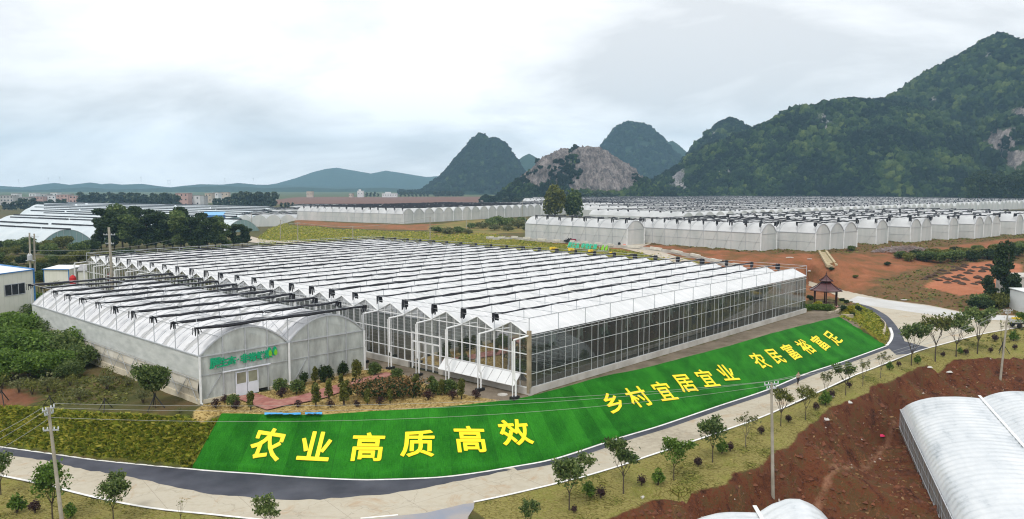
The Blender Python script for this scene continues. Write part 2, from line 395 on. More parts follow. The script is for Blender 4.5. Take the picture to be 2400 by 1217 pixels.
cp_w([(0, 450, 6.6), (-60, 520, 6.4), (100, 320, 6.6), (300, 400, 6.6), (600, 600, 6.6), (300, 880, 6.6), (700, 880, 6.6), (0, 880, 5), (-110, 640, 4.5), (1200, 900, 7), (190, 260, 6.6), (400, 280, 6.6), (60, 400, 6.6),
      (-300, 500, 1.5), (-500, 900, 1.5), (-190, 640, 2), (-130, 940, 4), (-800, 500, 1.5), (-300, 330, 1.2), (-130, 420, 1.6), (-125, 500, 2), (-400, 250, 1.5), (-200, 150, 2.5), (-150, 90, 3), (500, 120, 1)])
cp_w([(-5500, 5600, 2), (0, 5600, 2), (5500, 5600, 4), (-5500, 1000, 1), (5500, 1000, 8), (-5500, -150, 0), (5500, -150, 0), (0, -150, -3), (0, 1500, 4), (-900, 1500, 2), (1200, 1500, 9), (-300, -100, 0), (300, -100, -4)])
P3 = np.array(cps)
_, keep = np.unique(np.round(P3[:, :2], 1), axis=0, return_index=True); P3 = P3[np.sort(keep)]
dl = delaunay_2d_cdt([Vector((float(p[0]), float(p[1]))) for p in P3], [], [], 0, 1e-5)
tv = np.array([tuple(v) for v in dl[0]]); tz = np.array([P3[o[0], 2] for o in dl[3]]); tris = np.array([f for f in dl[2] if len(f) == 3])
def grow(a, step, k, end):
    o = []; x = a
    while abs(x) < end if step < 0 else x < end:
        o.append(x); x += step; step *= k
    return o
gx = np.array(sorted(grow(-96, -.6, 1.075, 5400)+list(np.arange(-95.5, 96, .5))+grow(96, .6, 1.075, 5400)))
gy = np.array(sorted(list(np.linspace(-140, 38, 24))+list(np.arange(40, 196, .5))+grow(196, .6, 1.035, 5500)))
NX, NY = len(gx), len(gy)
GZ = np.full((NY, NX), np.nan)
def rast(A, B, Cc, Z, dz=0.0):
    """write a triangle's plane into the height grid"""
    x0, x1 = min(A[0], B[0], Cc[0]), max(A[0], B[0], Cc[0]); y0, y1 = min(A[1], B[1], Cc[1]), max(A[1], B[1], Cc[1])
    i0, i1 = np.searchsorted(gx, x0-1e-6), np.searchsorted(gx, x1+1e-6); j0, j1 = np.searchsorted(gy, y0-1e-6), np.searchsorted(gy, y1+1e-6)
    if i1 <= i0 or j1 <= j0: return
    X, Y = np.meshgrid(gx[i0:i1], gy[j0:j1]); d = (B[1]-Cc[1])*(A[0]-Cc[0])+(Cc[0]-B[0])*(A[1]-Cc[1])
    if abs(d) < 1e-9: return
    l1 = ((B[1]-Cc[1])*(X-Cc[0])+(Cc[0]-B[0])*(Y-Cc[1]))/d; l2 = ((Cc[1]-A[1])*(X-Cc[0])+(A[0]-Cc[0])*(Y-Cc[1]))/d; l3 = 1-l1-l2
    ins = (l1 > -1e-6) & (l2 > -1e-6) & (l3 > -1e-6)
    sub = Z[j0:j1, i0:i1]; z = l1*A[2]+l2*B[2]+l3*Cc[2]+dz; sub[ins] = z[ins]
for a, b, c in tris: rast((*tv[a], tz[a]), (*tv[b], tz[b]), (*tv[c], tz[c]), GZ)
GZ[np.isnan(GZ)] = 1.0
GX, GY = np.meshgrid(gx, gy)
def sdf(poly, X=GX, Y=GY):
    """signed distance to a polygon, positive inside"""
    P = np.asarray(poly, float)[:, :2]; d = np.full(X.shape, 1e9); ins = np.zeros(X.shape, bool)
    for i in range(len(P)):
        a, b = P[i], P[(i+1) % len(P)]; e = b-a; L = max(e@e, 1e-9)
        t = np.clip(((X-a[0])*e[0]+(Y-a[1])*e[1])/L, 0, 1)
        d = np.minimum(d, np.hypot(X-a[0]-t*e[0], Y-a[1]-t*e[1]))
        c = (a[1] > Y) != (b[1] > Y)
        with np.errstate(divide='ignore', invalid='ignore'):
            ins ^= c & (X < (b[0]-a[0])*(Y-a[1])/(b[1]-a[1]+1e-12)+a[0])
    return np.where(ins, d, -d)
def GP(pts, z): return [G(u, v, z)[:2] for u, v in pts]
road_poly = GP(LINE_IN, 0)+GP(RING, 0)+GP([(1960, 700), (1900, 690), (1888, 676)], 0)+GP(ROAD_UP[::-1], 0)+GP(LINE_OUT_R[::-1], 0)+GP([(1100, 1190), (1090, 1290), (850, 1290)], 0)+GP(LINE_OUT_L[::-1], 0)
turf_poly = GP(LINE_IN[5:], 0)+GP(TURF_T[::-1], T)
S_road = sdf(road_poly); S_turf = sdf(turf_poly)
# bumps of the natural ground
def fbm(X, Y, sc, oct_=4, seed=0.0):
    o = np.zeros(X.shape); it = np.nditer([X, Y, o], op_flags=[['readonly'], ['readonly'], ['writeonly']])
    for x, y, q in it: q[...] = mnoise.fractal((float(x)/sc, float(y)/sc, seed), 1.0, 2.0, oct_)
    return o
gh_poly = [gh(-.3, -.3), gh(GH_L+.3, -.3), gh(GH_L+.3, 114.2), gh(-.3, 114.2)]
S_gh = sdf(gh_poly)
nat = np.clip((-np.maximum(np.maximum(S_road, S_turf), S_gh)-.2)/2.5, 0, 1)
near = (GY < 260) & (np.abs(GX) < 130)
B1 = np.zeros(GX.shape); B1[near] = fbm(GX[near], GY[near], 3.2, 4, 1.5)
far_amp = np.where(near, 0, 1)
red_poly = GP(REDGE, -.3)+[np.array([200, 110]), np.array([200, 20]), np.array([10, 36])]
S_red = sdf(red_poly)
slope_poly = GP([(1500, 590), (1690, 620), (1800, 655), (1895, 660), (1975, 682), (2100, 705), (2280, 738), (2600, 700), (2600, 540), (2340, 550), (2222, 560), (2052, 571), (1910, 587), (1782, 587), (1514, 568)], 5)
S_slope = sdf(slope_poly)
amp = .09+.60*np.clip(S_red/1.5, 0, 1)+.30*np.clip(S_slope/4, 0, 1)
GZ = GZ+B1*amp*nat
# low earth ridges that break up the right-hand slope
for u, v, z, r, h in ((1990, 637, 3.0, 6, 1.6), (1955, 645, 2.6, 4, 1.2), (2090, 625, 3.6, 5, .8), (1750, 605, 5.6, 6, .5), (1830, 615, 5.2, 5, .5)):
    q = G(u, v, z); GZ += h*np.exp(-(((GX-q[0])/r)**2+((GY-q[1])/(r*.6))**2))*nat
# the bank is cut back below the verge: a raw step, ledges, a trench with a pale bed
wobr = fbm(GX[near], GY[near], 5.0, 3, 9.1); stp = np.zeros(GX.shape); stp[near] = wobr
st_ = (np.clip((S_red+.5*stp)/1.2, 0, 1)*1.0*np.clip(1-(S_red-2)/9, 0, 1)+np.clip((S_red-3.2+1.2*stp)/.9, 0, 1)*.55*np.clip(1-(S_red-5)/8, 0, 1))*(S_red > -.5)
for _ in range(14): st_ = (st_+np.roll(st_, 1, 0)+np.roll(st_, -1, 0)+np.roll(st_, 1, 1)+np.roll(st_, -1, 1))/5
GZ -= st_
tr0, tr1 = G(1500, 1168, -.8)[:2], G(1590, 1203, -2.2)[:2]; td = tr1-tr0; tl_ = np.linalg.norm(td); td = td/tl_
ta = (GX-tr0[0])*td[0]+(GY-tr0[1])*td[1]; tb = np.abs(-(GX-tr0[0])*td[1]+(GY-tr0[1])*td[0])
GZ -= 1.0*np.exp(-(tb/.55)**2)*((ta > -.3) & (ta < tl_+1))
GZ = np.where(S_road > .25, np.minimum(GZ, -.12), np.where(S_road > -.4, np.minimum(GZ, GZ*.6-.02), GZ))
for a_, b_, c_ in TURF_TRI:                                    # keep the earth just under the turf
    rast(a_, b_, c_, GZ, -.22)
GZ = np.where((S_road > -.9) & (S_turf > -.9) & (S_turf < .75), np.minimum(GZ, -.08), GZ)
def gz(x, y):
    i = np.clip(np.searchsorted(gx, x)-1, 0, NX-2); j = np.clip(np.searchsorted(gy, y)-1, 0, NY-2)
    a = (x-gx[i])/(gx[i+1]-gx[i]); b = (y-gy[j])/(gy[j+1]-gy[j])
    return (GZ[j, i]*(1-a)+GZ[j, i+1]*a)*(1-b)+(GZ[j+1, i]*(1-a)+GZ[j+1, i+1]*a)*b
def hit(u, v):
    """the ground point seen at a picture point"""
    d = ray(u, v); Y = 40.0; prev = Y
    while Y < 5400:
        P = d*(Y/d[1])+np.array([0, 0, H])
        if P[2] <= gz(P[0], P[1]):
            lo, hi = prev, Y
            for _ in range(18):
                m = (lo+hi)/2; P = d*(m/d[1])+np.array([0, 0, H])
                if P[2] <= gz(P[0], P[1]): hi = m
                else: lo = m
            return P
        prev = Y; Y *= 1.012
    return P
# ------------------------------------------------------------------ zones of the ground (signed distances, used as masks with broken edges)
def hp(pts): return [hit(u, v)[:2] for u, v in pts]
emb_poly = [G(u, v, z)[:2] for (u, v), z in zip(EMB_T, EMB_Z)]+GP([(495, 1010), (470, 1060), (445, 1095)], 1.5)[:0]+GP(LINE_IN[:7][::-1], 0)
mound_poly = GP([(1966, 743)], T)+GP([(1975, 733), (1985, 722), (1995, 716)], 3)+GP(RING[::-1][1:], 0)+GP([(2075, 811)], 0)
straw_poly = GP([(440, 968), (475, 948), (680, 905), (855, 866), (880, 862), (925, 868), (980, 893), (1050, 915), (1120, 930), (1185, 940)], T)+GP(TURF_T[::-1][9:], T)
mud_poly = [gh(-6.5, -2.0), gh(0, -7), gh(30, -6), gh(72, -9), gh(74, 0), gh(0, 0), gh(0, 30), gh(-4.5, 30)]
sodR_poly = GP(LINE_OUT_R, 0)+GP(REDGE[::-1], -.3)+[np.array([8, 40])]+GP([(1100, 1190)], 0)
sodL_poly = GP(LINE_OUT_L, 0)+[np.array([-14, 40]), np.array([-70, 40])]
orange_poly = GP([(1240, 548), (1240, 556), (1330, 566), (1440, 578), (1500, 577), (1600, 590), (1700, 606), (1760, 628), (1830, 640), (1890, 662), (1960, 640), (2000, 612), (2080, 604), (2050, 600), (2120, 592), (2250, 578), (2400, 572), (2600, 560), (2600, 540), (2340, 552), (2222, 562), (2052, 573), (1910, 580), (1782, 580), (1514, 562), (1469, 566)], 8)
pits_poly = GP([(2160, 655), (2200, 640), (2270, 622), (2340, 618), (2400, 625), (2400, 668), (2330, 668), (2250, 668)], 3.2)
midg_poly = hp([(600, 560), (640, 532), (700, 530), (800, 538), (950, 543), (1100, 545), (1240, 560), (1440, 582), (1580, 600), (1700, 625), (1500, 614), (1200, 584), (1000, 566), (700, 578), (610, 575)])
mids_poly = hp([(683, 516), (760, 520), (945, 527), (1090, 523), (1150, 524), (1000, 540), (880, 538), (760, 532), (690, 528)])
midb_poly = hp([(1000, 530), (1100, 515), (1240, 512), (1240, 545), (1150, 550), (1000, 555)])
gully_poly = [G(u, v, -4.4)[:2] for u, v in [(1895, 1180), (1960, 1128), (2012, 1078), (2060, 1028), (2100, 985), (2108, 992), (2072, 1042), (2030, 1086), (1985, 1128), (1925, 1186)]]
dirtL_poly = GP([(-300, 945), (-300, 860), (0, 905), (60, 915), (110, 935), (60, 948)], 3.4)
redfar = [at(690, 462, 1500)[:2], at(1200, 462, 1500)[:2], np.array([20, 940]), np.array([-160, 880]), np.array([-330, 960])]
far_poly = [np.array([-3000, 900]), np.array([3000, 1050]), np.array([5400, 5500]), np.array([-5400, 5500])]
ZONES = [('z_field', slope_poly), ('z_orange', orange_poly), ('z_pits', pits_poly), ('z_midg', midg_poly), ('z_mids', mids_poly), ('z_emb', emb_poly), ('z_mound', mound_poly),
         ('z_straw', straw_poly), ('z_mud', mud_poly), ('z_sod', sodR_poly), ('z_sodl', sodL_poly), ('z_red', red_poly), ('z_dirtl', dirtL_poly), ('z_redfar', redfar), ('z_gully', gully_poly), ('z_far', far_poly), ('z_scrub', midb_poly)]
idx = np.arange(NX*NY).reshape(NY, NX)
Fq = np.stack([idx[:-1, :-1].ravel(), idx[:-1, 1:].ravel(), idx[1:, 1:].ravel(), idx[1:, :-1].ravel()], 1)
def ground_material():
    m, t, b = new_mat('ground'); b.inputs['Roughness'].default_value = .95; b.inputs['Specular IOR Level'].default_value = .1
    P = vec_node(t, 'world'); fine = noise_node(t, P, 1.1, 9, .65); mid_ = noise_node(t, P, .22, 7, .6); tiny = noise_node(t, P, 6, 6, .7)
    edge = math_node(t, 'SUBTRACT', noise_node(t, P, .9, 8, .62), .5)
    col = ramp_node(t, mid_, [(.3, (.045, .055, .016)), (.5, (.085, .08, .028)), (.7, (.13, .085, .042))])
    hgt = math_node(t, 'ADD', math_node(t, 'MULTIPLY', fine, .7), math_node(t, 'MULTIPLY', tiny, .4))
    def zone(attr, stops, fac, wob=2.0, soft=.5, off=0.0):
        nonlocal col
        a = t.nodes.new('ShaderNodeAttribute'); a.attribute_name = attr
        s = math_node(t, 'ADD', math_node(t, 'ADD', a.outputs['Fac'], off), math_node(t, 'MULTIPLY', edge, wob))
        k = math_node(t, 'DIVIDE', s, soft, True)
        col = mixc(t, k, col, ramp_node(t, fac, stops))
    mixn = math_node(t, 'ADD', math_node(t, 'MULTIPLY', fine, .55), math_node(t, 'MULTIPLY', tiny, .45))
    big = math_node(t, 'ADD', math_node(t, 'MULTIPLY', mid_, .6), math_node(t, 'MULTIPLY', fine, .4))
    fieldn = math_node(t, 'ADD', math_node(t, 'MULTIPLY', mid_, .55), math_node(t, 'MULTIPLY', tiny, .45))
    zone('z_far', [(.35, (.05, .075, .03)), (.65, (.10, .11, .05))], mid_, 60, 30)
    zone('z_redfar', [(.35, (.10, .075, .05)), (.5, (.16, .08, .058)), (.65, (.17, .115, .085))], big, 60, 8)
    zone('z_field', [(.34, (.060, .055, .018)), (.46, (.115, .075, .032)), (.53, (.165, .085, .040)), (.60, (.10, .095, .026)), (.70, (.14, .10, .045))], fieldn, 6, 2)
    zone('z_orange', [(.36, (.085, .070, .022)), (.45, (.17, .085, .035)), (.54, (.25, .095, .045)), (.70, (.34, .15, .075))], fieldn, 6, 2.0)
    zone('z_pits', [(.35, (.30, .11, .055)), (.65, (.40, .16, .085))], big, 3, 1)
    zone('z_midg', [(.35, (.085, .092, .014)), (.5, (.145, .14, .020)), (.66, (.23, .175, .045))], big, 8, 1.5)
    zone('z_mids', [(.38, (.13, .09, .04)), (.6, (.28, .11, .05))], big, 5, 1)
    zone('z_scrub', [(.38, (.09, .10, .025)), (.5, (.18, .16, .05)), (.62, (.30, .14, .06))], big, 5, 1)
    zone('z_emb', [(.30, (.055, .075, .009)), (.45, (.14, .17, .016)), (.56, (.22, .23, .028)), (.72, (.33, .28, .06))], mixn, 1.0, .4)
    zone('z_mound', [(.30, (.10, .10, .014)), (.5, (.19, .165, .022)), (.7, (.26, .20, .04))], mixn, .6, .3)
    zone('z_dirtl', [(.35, (.13, .055, .03)), (.65, (.22, .10, .055))], big, 3, 1)
    zone('z_mud', [(.34, (.11, .088, .062)), (.5, (.19, .155, .115)), (.68, (.27, .22, .165))], big, 2.0, .6)
    zone('z_straw', [(.32, (.27, .19, .07)), (.48, (.44, .325, .13)), (.68, (.54, .42, .20))], mixn, .9, .3)
    # squares of laid sod with dark joints
    vo = t.nodes.new('ShaderNodeTexVoronoi'); vo.feature = 'DISTANCE_TO_EDGE'; vo.inputs['Scale'].default_value = 2.7; vo.inputs['Randomness'].default_value = .75
    wv = vec_node(t, 'world', (.8, 1.35, .15), (0, 0, R(-38)))
    t.links.new(wv, vo.inputs['Vector'])
    joint = ramp_node(t, vo.outputs[0], [(.0, (.22, .20, .12)), (.035, (.42, .38, .24)), (.085, (1, 1, 1))])
    jm = ramp_node(t, mid_, [(.38, (1, 1, 1)), (.62, (.25, .25, .25))]); joint = mixc(t, jm, (1, 1, 1), joint)
    sodc = mixc(t, 1.0, ramp_node(t, fieldn, [(.33, (.075, .095, .018)), (.42, (.15, .155, .032)), (.50, (.28, .235, .085)), (.58, (.19, .195, .042)), (.70, (.40, .31, .15))]), joint, 'MULTIPLY')
    for attr in ('z_sod', 'z_sodl'):
        a = t.nodes.new('ShaderNodeAttribute'); a.attribute_name = attr
        k = math_node(t, 'DIVIDE', math_node(t, 'ADD', a.outputs['Fac'], math_node(t, 'MULTIPLY', edge, .5)), .2, True)
        col = mixc(t, k, col, sodc)
    redn = math_node(t, 'ADD', math_node(t, 'MULTIPLY', noise_node(t, vec_node(t, 'world', (1.0, .45, 1), (0, 0, R(35))), .55, 8, .7, .5), .65), math_node(t, 'MULTIPLY', tiny, .35))
    zone('z_red', [(.33, (.016, .009, .006)), (.42, (.062, .024, .013)), (.50, (.13, .043, .019)), (.56, (.075, .052, .021)), (.63, (.20, .072, .032)), (.70, (.10, .042, .022))], redn, 1.0, .25, .35)
    zone('z_gully', [(.35, (.16, .07, .04)), (.65, (.30, .16, .095))], mixn, 1.4, .5)
    t.links.new(col, b.inputs['Base Color']); bump(t, b, hgt, .9, .35)
    return m
ground = raw_mesh('ground', np.stack([GX.ravel(), GY.ravel(), GZ.ravel()], 1), Fq, ground_material(), smooth=True)
tag(ground, kind='structure')
for nm, poly in ZONES:
    at_ = ground.data.attributes.new(nm, 'FLOAT', 'POINT')
    lim = 60 if nm in ('z_far', 'z_redfar') else 12
    at_.data.foreach_set('value', np.clip(sdf(poly), -lim, lim).astype(np.float32).ravel())

# ------------------------------------------------------------------ road, patches of asphalt, painted lines
def sheet(name, poly, z, m, kind='structure'):
    bm = bmesh.new(); vs = [bm.verts.new((float(p[0]), float(p[1]), z)) for p in poly]; f = bm.faces.new(vs)
    if f.normal.z < 0: f.normal_flip()
    bm.normal_update(); bmesh.ops.triangulate(bm, faces=bm.faces[:]); me = bpy.data.meshes.new(name); bm.to_mesh(me); bm.free()
    for p in me.polygons:
        if p.normal.z < 0: me.flip_normals(); break
    me.materials.append(m); o = bpy.data.objects.new(name, me); C.objects.link(o); return tag(o, kind=kind)
def ribbon(P, w_, side=0):
    """left/right offsets of a plan polyline; side -1 / 1 keeps one edge on the line"""
    P = np.array([p[:2] for p in P]); d = np.gradient(P, axis=0); d /= np.linalg.norm(d, axis=1)[:, None]+1e-9
    n = np.stack([-d[:, 1], d[:, 0]], 1)
    lo, hi = {0: (-.5, .5), 1: (0, 1), -1: (-1, 0)}[side]
    return P+n*w_*lo, P+n*w_*hi
def strip_poly(P, w_, side=0):
    a, b = ribbon(P, w_, side); return list(a)+list(b[::-1])
inW = dens(GP(LINE_IN, 0)); outL = dens(GP(LINE_OUT_L, 0)); outR = dens(GP(LINE_OUT_R, 0)); ringW = dens(GP(RING, 0), .5)
def road_material():
    m, t, b = new_mat('concrete_road'); b.inputs['Roughness'].default_value = .85; b.inputs['Specular IOR Level'].default_value = .2
    P = vec_node(t, 'world'); a = noise_node(t, P, .1, 8, .6, .4); f = noise_node(t, P, 1.6, 8, .65)
    k = math_node(t, 'ADD', math_node(t, 'MULTIPLY', a, .65), math_node(t, 'MULTIPLY', f, .35))
    col = ramp_node(t, k, [(.34, (.28, .245, .185)), (.46, (.40, .355, .275)), (.56, (.44, .40, .32)), (.68, (.36, .31, .225))])
    st = noise_node(t, vec_node(t, 'world', (.06, .5, 1), (0, 0, R(-30))), 2.0, 6, .6)
    col = mixc(t, ramp_node(t, st, [(.56, (0, 0, 0)), (.72, (.55, .55, .55))]), col, (.33, .30, .24))
    jn = t.nodes.new('ShaderNodeTexBrick'); jn.inputs['Scale'].default_value = 1; jn.inputs['Mortar Size'].default_value = .02; jn.inputs['Brick Width'].default_value = 5.2; jn.inputs['Row Height'].default_value = 7.5; jn.offset = 0
    t.links.new(vec_node(t, 'world', (1, 1, 1), (0, 0, R(-38))), jn.inputs['Vector'])
    col = mixc(t, math_node(t, 'MULTIPLY', jn.outputs['Fac'], .5), col, (.16, .14, .11))
    vc = t.nodes.new('ShaderNodeTexVoronoi'); vc.feature = 'DISTANCE_TO_EDGE'; vc.inputs['Scale'].default_value = .16; wz = t.nodes.new('ShaderNodeVectorMath'); wz.operation = 'ADD'; nz_ = t.nodes.new('ShaderNodeTexNoise'); nz_.inputs['Scale'].default_value = .8; nz_.inputs['Detail'].default_value = 6; t.links.new(P, nz_.inputs['Vector']); sc_ = t.nodes.new('ShaderNodeVectorMath'); sc_.operation = 'SCALE'; sc_.inputs['Scale'].default_value = 2.2; t.links.new(nz_.outputs['Color'], sc_.inputs[0]); t.links.new(P, wz.inputs[0]); t.links.new(sc_.outputs[0], wz.inputs[1]); t.links.new(wz.outputs[0], vc.inputs['Vector'])
    col = mixc(t, ramp_node(t, vc.outputs[0], [(.0, (.4, .4, .4)), (.004, (.25, .25, .25)), (.007, (0, 0, 0))]), col, (.17, .15, .11))
    sp2 = noise_node(t, vec_node(t, 'world', (1, 1, 1)), .33, 7, .7, .8); col = mixc(t, ramp_node(t, sp2, [(.55, (0, 0, 0)), (.66, (.6, .6, .6))]), col, (.36, .25, .15))
    t.links.new(col, b.inputs['Base Color']); bump(t, b, f, .12, .02); return m
road = sheet('road', road_poly, 0.0, road_material())
asph_low = [(1200, 1100), (1125, 1117), (1062, 1129), (1000, 1142), (912, 1157), (800, 1167), (700, 1171.5), (575, 1164.5), (500, 1158), (400, 1139.5), (300, 1117), (200, 1101), (125, 1083), (0, 1064.5), (-150, 1040)]
seamP = dens(GP(asph_low, 0), .7)
seamP = [p+np.array([.0, random.uniform(-.16, .16)]) for p in seamP]
n_in = [p for p in inW if p[0] < G(1200, 1093.5)[0]]
a_, b_ = ribbon([p for p in inW if p[0] >= G(1190, 1094)[0]], 1.15, -1)
b_ = np.array([p+np.random.default_rng(i).uniform(-.12, .12, 2) for i, p in enumerate(b_)])
tag(sheet('asphalt_strip', n_in+seamP, .004, M['asphalt']), kind='structure')
tag(sheet('asphalt_strip', list(a_)+list(b_[::-1]), .004, M['asphalt']), kind='structure')
a_, b_ = ribbon(ringW, 1.5, -1)
tag(sheet('asphalt_strip', list(a_)+list(b_[::-1]), .006, M['asphalt']), kind='structure')
tag(sheet('asphalt_strip', GP([(2078, 812), (2090, 790), (2108, 770), (2120, 800), (2180, 816), (2130, 830), (2100, 832)], 0), .008, M['asphalt']), kind='structure')
tag(sheet('side_road', GP([(932, 1209), (1000, 1202), (1060, 1188), (1085, 1182), (1112, 1179), (1110, 1192), (1095, 1215), (1090, 1288), (850, 1288), (850, 1222)], 0), .006,
      mat('worn_asphalt', (.22, .24, .29), (.32, .29, .27), .35, .8, detail=9)), kind='structure')
tag(sheet('painted_line', strip_poly(inW, .26, -1), .014, M['line_paint']), kind='structure')
tag(sheet('painted_line', strip_poly(outL, .26, 1), .014, M['line_paint']), kind='structure')
tag(sheet('painted_line', strip_poly(outR, .26, 1), .014, M['line_paint']), kind='structure')
tag(sheet('painted_line', strip_poly(dens(GP([(2078, 810), (2088, 797), (2091, 783), (2086, 768)], 0), .5), .42, 0), .016, M['line_paint']), kind='structure')
tag(sheet('painted_line', strip_poly([G(845, 1215), G(880, 1212), G(933, 1207)], .22, 0), .014, M['line_paint']), kind='structure')
# grey wheel-worn tarmac on the road up behind the pavilion
tag(sheet('upper_road_surface', GP([(2600, 708), (2420, 742), (2275, 737), (2175, 717), (2080, 704), (2010, 694), (1985, 706), (2030, 716), (2100, 726), (2250, 748), (2400, 752), (2600, 722)], 0), .004,
      mat('grey_road', (.50, .50, .49), (.42, .41, .39), .2, .8, detail=8)), kind='structure')
# ================================================================== green turf slope with its slogan
def turf_material():
    m, t, b = new_mat('artificial_turf'); b.inputs['Roughness'].default_value = .8; b.inputs['Specular IOR Level'].default_value = .12
    uv = t.nodes.new('ShaderNodeUVMap'); sx = t.nodes.new('ShaderNodeSeparateXYZ'); t.links.new(uv.outputs[0], sx.inputs[0])
    u = math_node(t, 'DIVIDE', sx.outputs[0], 2.0)
    fl = math_node(t, 'FLOOR', u); fr = math_node(t, 'FRACT', u)
    wn_ = t.nodes.new('ShaderNodeTexWhiteNoise'); wn_.noise_dimensions = '1D'; t.links.new(fl, wn_.inputs['W'])
    P = vec_node(t, 'uv', (1, 1, 1)); n1 = noise_node(t, P, .35, 4); n2 = noise_node(t, vec_node(t, 'uv', (14, 1.4, 1)), 1.0, 5, .7); n3 = noise_node(t, P, 9, 4, .7)
    k = math_node(t, 'ADD', math_node(t, 'MULTIPLY', wn_.outputs[0], .075), math_node(t, 'MULTIPLY', n1, .34))
    k = math_node(t, 'ADD', k, math_node(t, 'MULTIPLY', n2, .34)); k = math_node(t, 'ADD', k, math_node(t, 'MULTIPLY', n3, .28))
    col = ramp_node(t, k, [(.33, (.003, .042, .002)), (.46, (.007, .095, .003)), (.60, (.022, .185, .009)), (.72, (.045, .24, .02))])
    seam = math_node(t, 'LESS_THAN', fr, .035)
    col = mixc(t, math_node(t, 'MULTIPLY', math_node(t, 'MULTIPLY', seam, wn_.outputs[0]), .45), col, (.004, .035, .003))
    t.links.new(col, b.inputs['Base Color']); bump(t, b, n3, .8, .05)
    return m
TV = np.array(rows)                                             # (NW, NS, 3)
ti = np.arange(NW*NS).reshape(NW, NS)
TF = np.stack([ti[:-1, :-1].ravel(), ti[:-1, 1:].ravel(), ti[1:, 1:].ravel(), ti[1:, :-1].ravel()], 1)
turf = raw_mesh('artificial_turf', TV.reshape(-1, 3), TF, turf_material(), smooth=True)
uvl = turf.data.uv_layers.new(name='UVMap')
sal = np.concatenate([[0], np.cumsum(np.linalg.norm(np.diff((Bp+Tp)/2, axis=0), axis=1))])
slen = np.linalg.norm(Tp-Bp, axis=1)
UU = np.tile(sal, (NW, 1)); VV = np.outer(ws, slen)
lv = np.empty(len(turf.data.loops), np.int32); turf.data.loops.foreach_get('vertex_index', lv)
uvl.data.foreach_set('uv', np.stack([UU.ravel()[lv], VV.ravel()[lv]], 1).astype(np.float32).ravel())
tag(turf, 'long curved slope covered in bright green artificial turf below the glasshouse', 'artificial turf')

def glyph_mesh(ch, size, depth, bold):
    cu = bpy.data.curves.new('glyph', 'FONT'); cu.body = ch; cu.size = size; cu.extrude = depth/2; cu.offset = bold
    cu.align_x = 'CENTER'; cu.align_y = 'CENTER'; cu.resolution_u = 3
    ob = bpy.data.objects.new('glyph', cu); C.objects.link(ob)
    dg = bpy.context.evaluated_depsgraph_get(); dg.update()
    me = bpy.data.meshes.new_from_object(ob.evaluated_get(dg)); bpy.data.objects.remove(ob); bpy.data.curves.remove(cu)
    co = np.empty(len(me.vertices)*3, np.float32); me.vertices.foreach_get('co', co); co = co.reshape(-1, 3)
    if len(co):
        c = (co.max(0)+co.min(0))/2; ext = co.max(0)-co.min(0); co -= c; me.vertices.foreach_set('co', co.ravel())
    return me, co
def bold_glyph(ch, size, depth, off, spread):
    """heavy strokes: the glyph laid over itself, shifted by a few centimetres"""
    me, co = glyph_mesh(ch, size, depth, off)
    vs = [tuple(v.co) for v in me.vertices]; fs = [tuple(p.vertices) for p in me.polygons]; V, Fs = [], []
    for k, (dx, dy) in enumerate(((0, 0), (1, 0), (-1, 0), (0, 1), (0, -1), (.7, .7), (-.7, .7), (.7, -.7), (-.7, -.7))):
        b = len(V); V += [(x+dx*spread, y+dy*spread, z-.0015*k) for x, y, z in vs]; Fs += [tuple(b+i for i in f) for f in fs]
    m2 = bpy.data.meshes.new('glyph'); m2.from_pydata(V, [], Fs); m2.update(); bpy.data.meshes.remove(me); return m2, None
TU, TVp = px_of(TV)
def turf_at(u, v):
    d = (TU[4:]-u)**2+(TVp[4:]-v)**2; j, i = np.unravel_index(np.argmin(d), d.shape); j += 4
    j = min(max(j, 1), NW-2); i = min(max(i, 2), NS-3)
    # local inverse
    P = TV[j, i]; a = TV[j, i+2]-TV[j, i-2]; b = TV[j+1, i]-TV[j-1, i]
    for _ in range(3):
        f0 = np.array(px_of(P)); fa = (np.array(px_of(P+a*.05))-f0)/.05; fb = (np.array(px_of(P+b*.05))-f0)/.05
        s_, t_ = np.linalg.solve(np.stack([fa, fb], 1), np.array([u, v])-f0); P = P+a*s_+b*t_
    return P, a/np.linalg.norm(a), b/np.linalg.norm(b)
SLOGAN = [('农', 628, 1041), ('业', 740, 1046), ('高', 862, 1048), ('质', 979, 1040), ('高', 1102, 1030), ('效', 1207, 1014), ('乡', 1437, 945), ('村', 1495, 931), ('宜', 1555, 917),
          ('居', 1605, 899), ('宜', 1655, 887), ('业', 1702, 874), ('农', 1780, 846), ('民', 1818, 836), ('富', 1853, 825), ('裕', 1887, 813), ('富', 1921, 804), ('足', 1952, 793)]
WHERE = {0: 'first, at the left end of the slope', 1: 'second, beside the leftmost 农', 2: 'between 业 and 质', 3: 'between the two 高', 4: 'between 质 and 效', 5: 'last of the left phrase', 6: 'first of the middle phrase',
         7: 'between 乡 and 宜', 8: 'between 村 and 居', 9: 'between the two 宜', 10: 'between 居 and 业', 11: 'last of the middle phrase', 12: 'first of the right phrase', 13: 'between 农 and 富',
         14: 'between 民 and 裕', 15: 'between the two 富', 16: 'between 裕 and 足', 17: 'last, at the right end of the slope'}
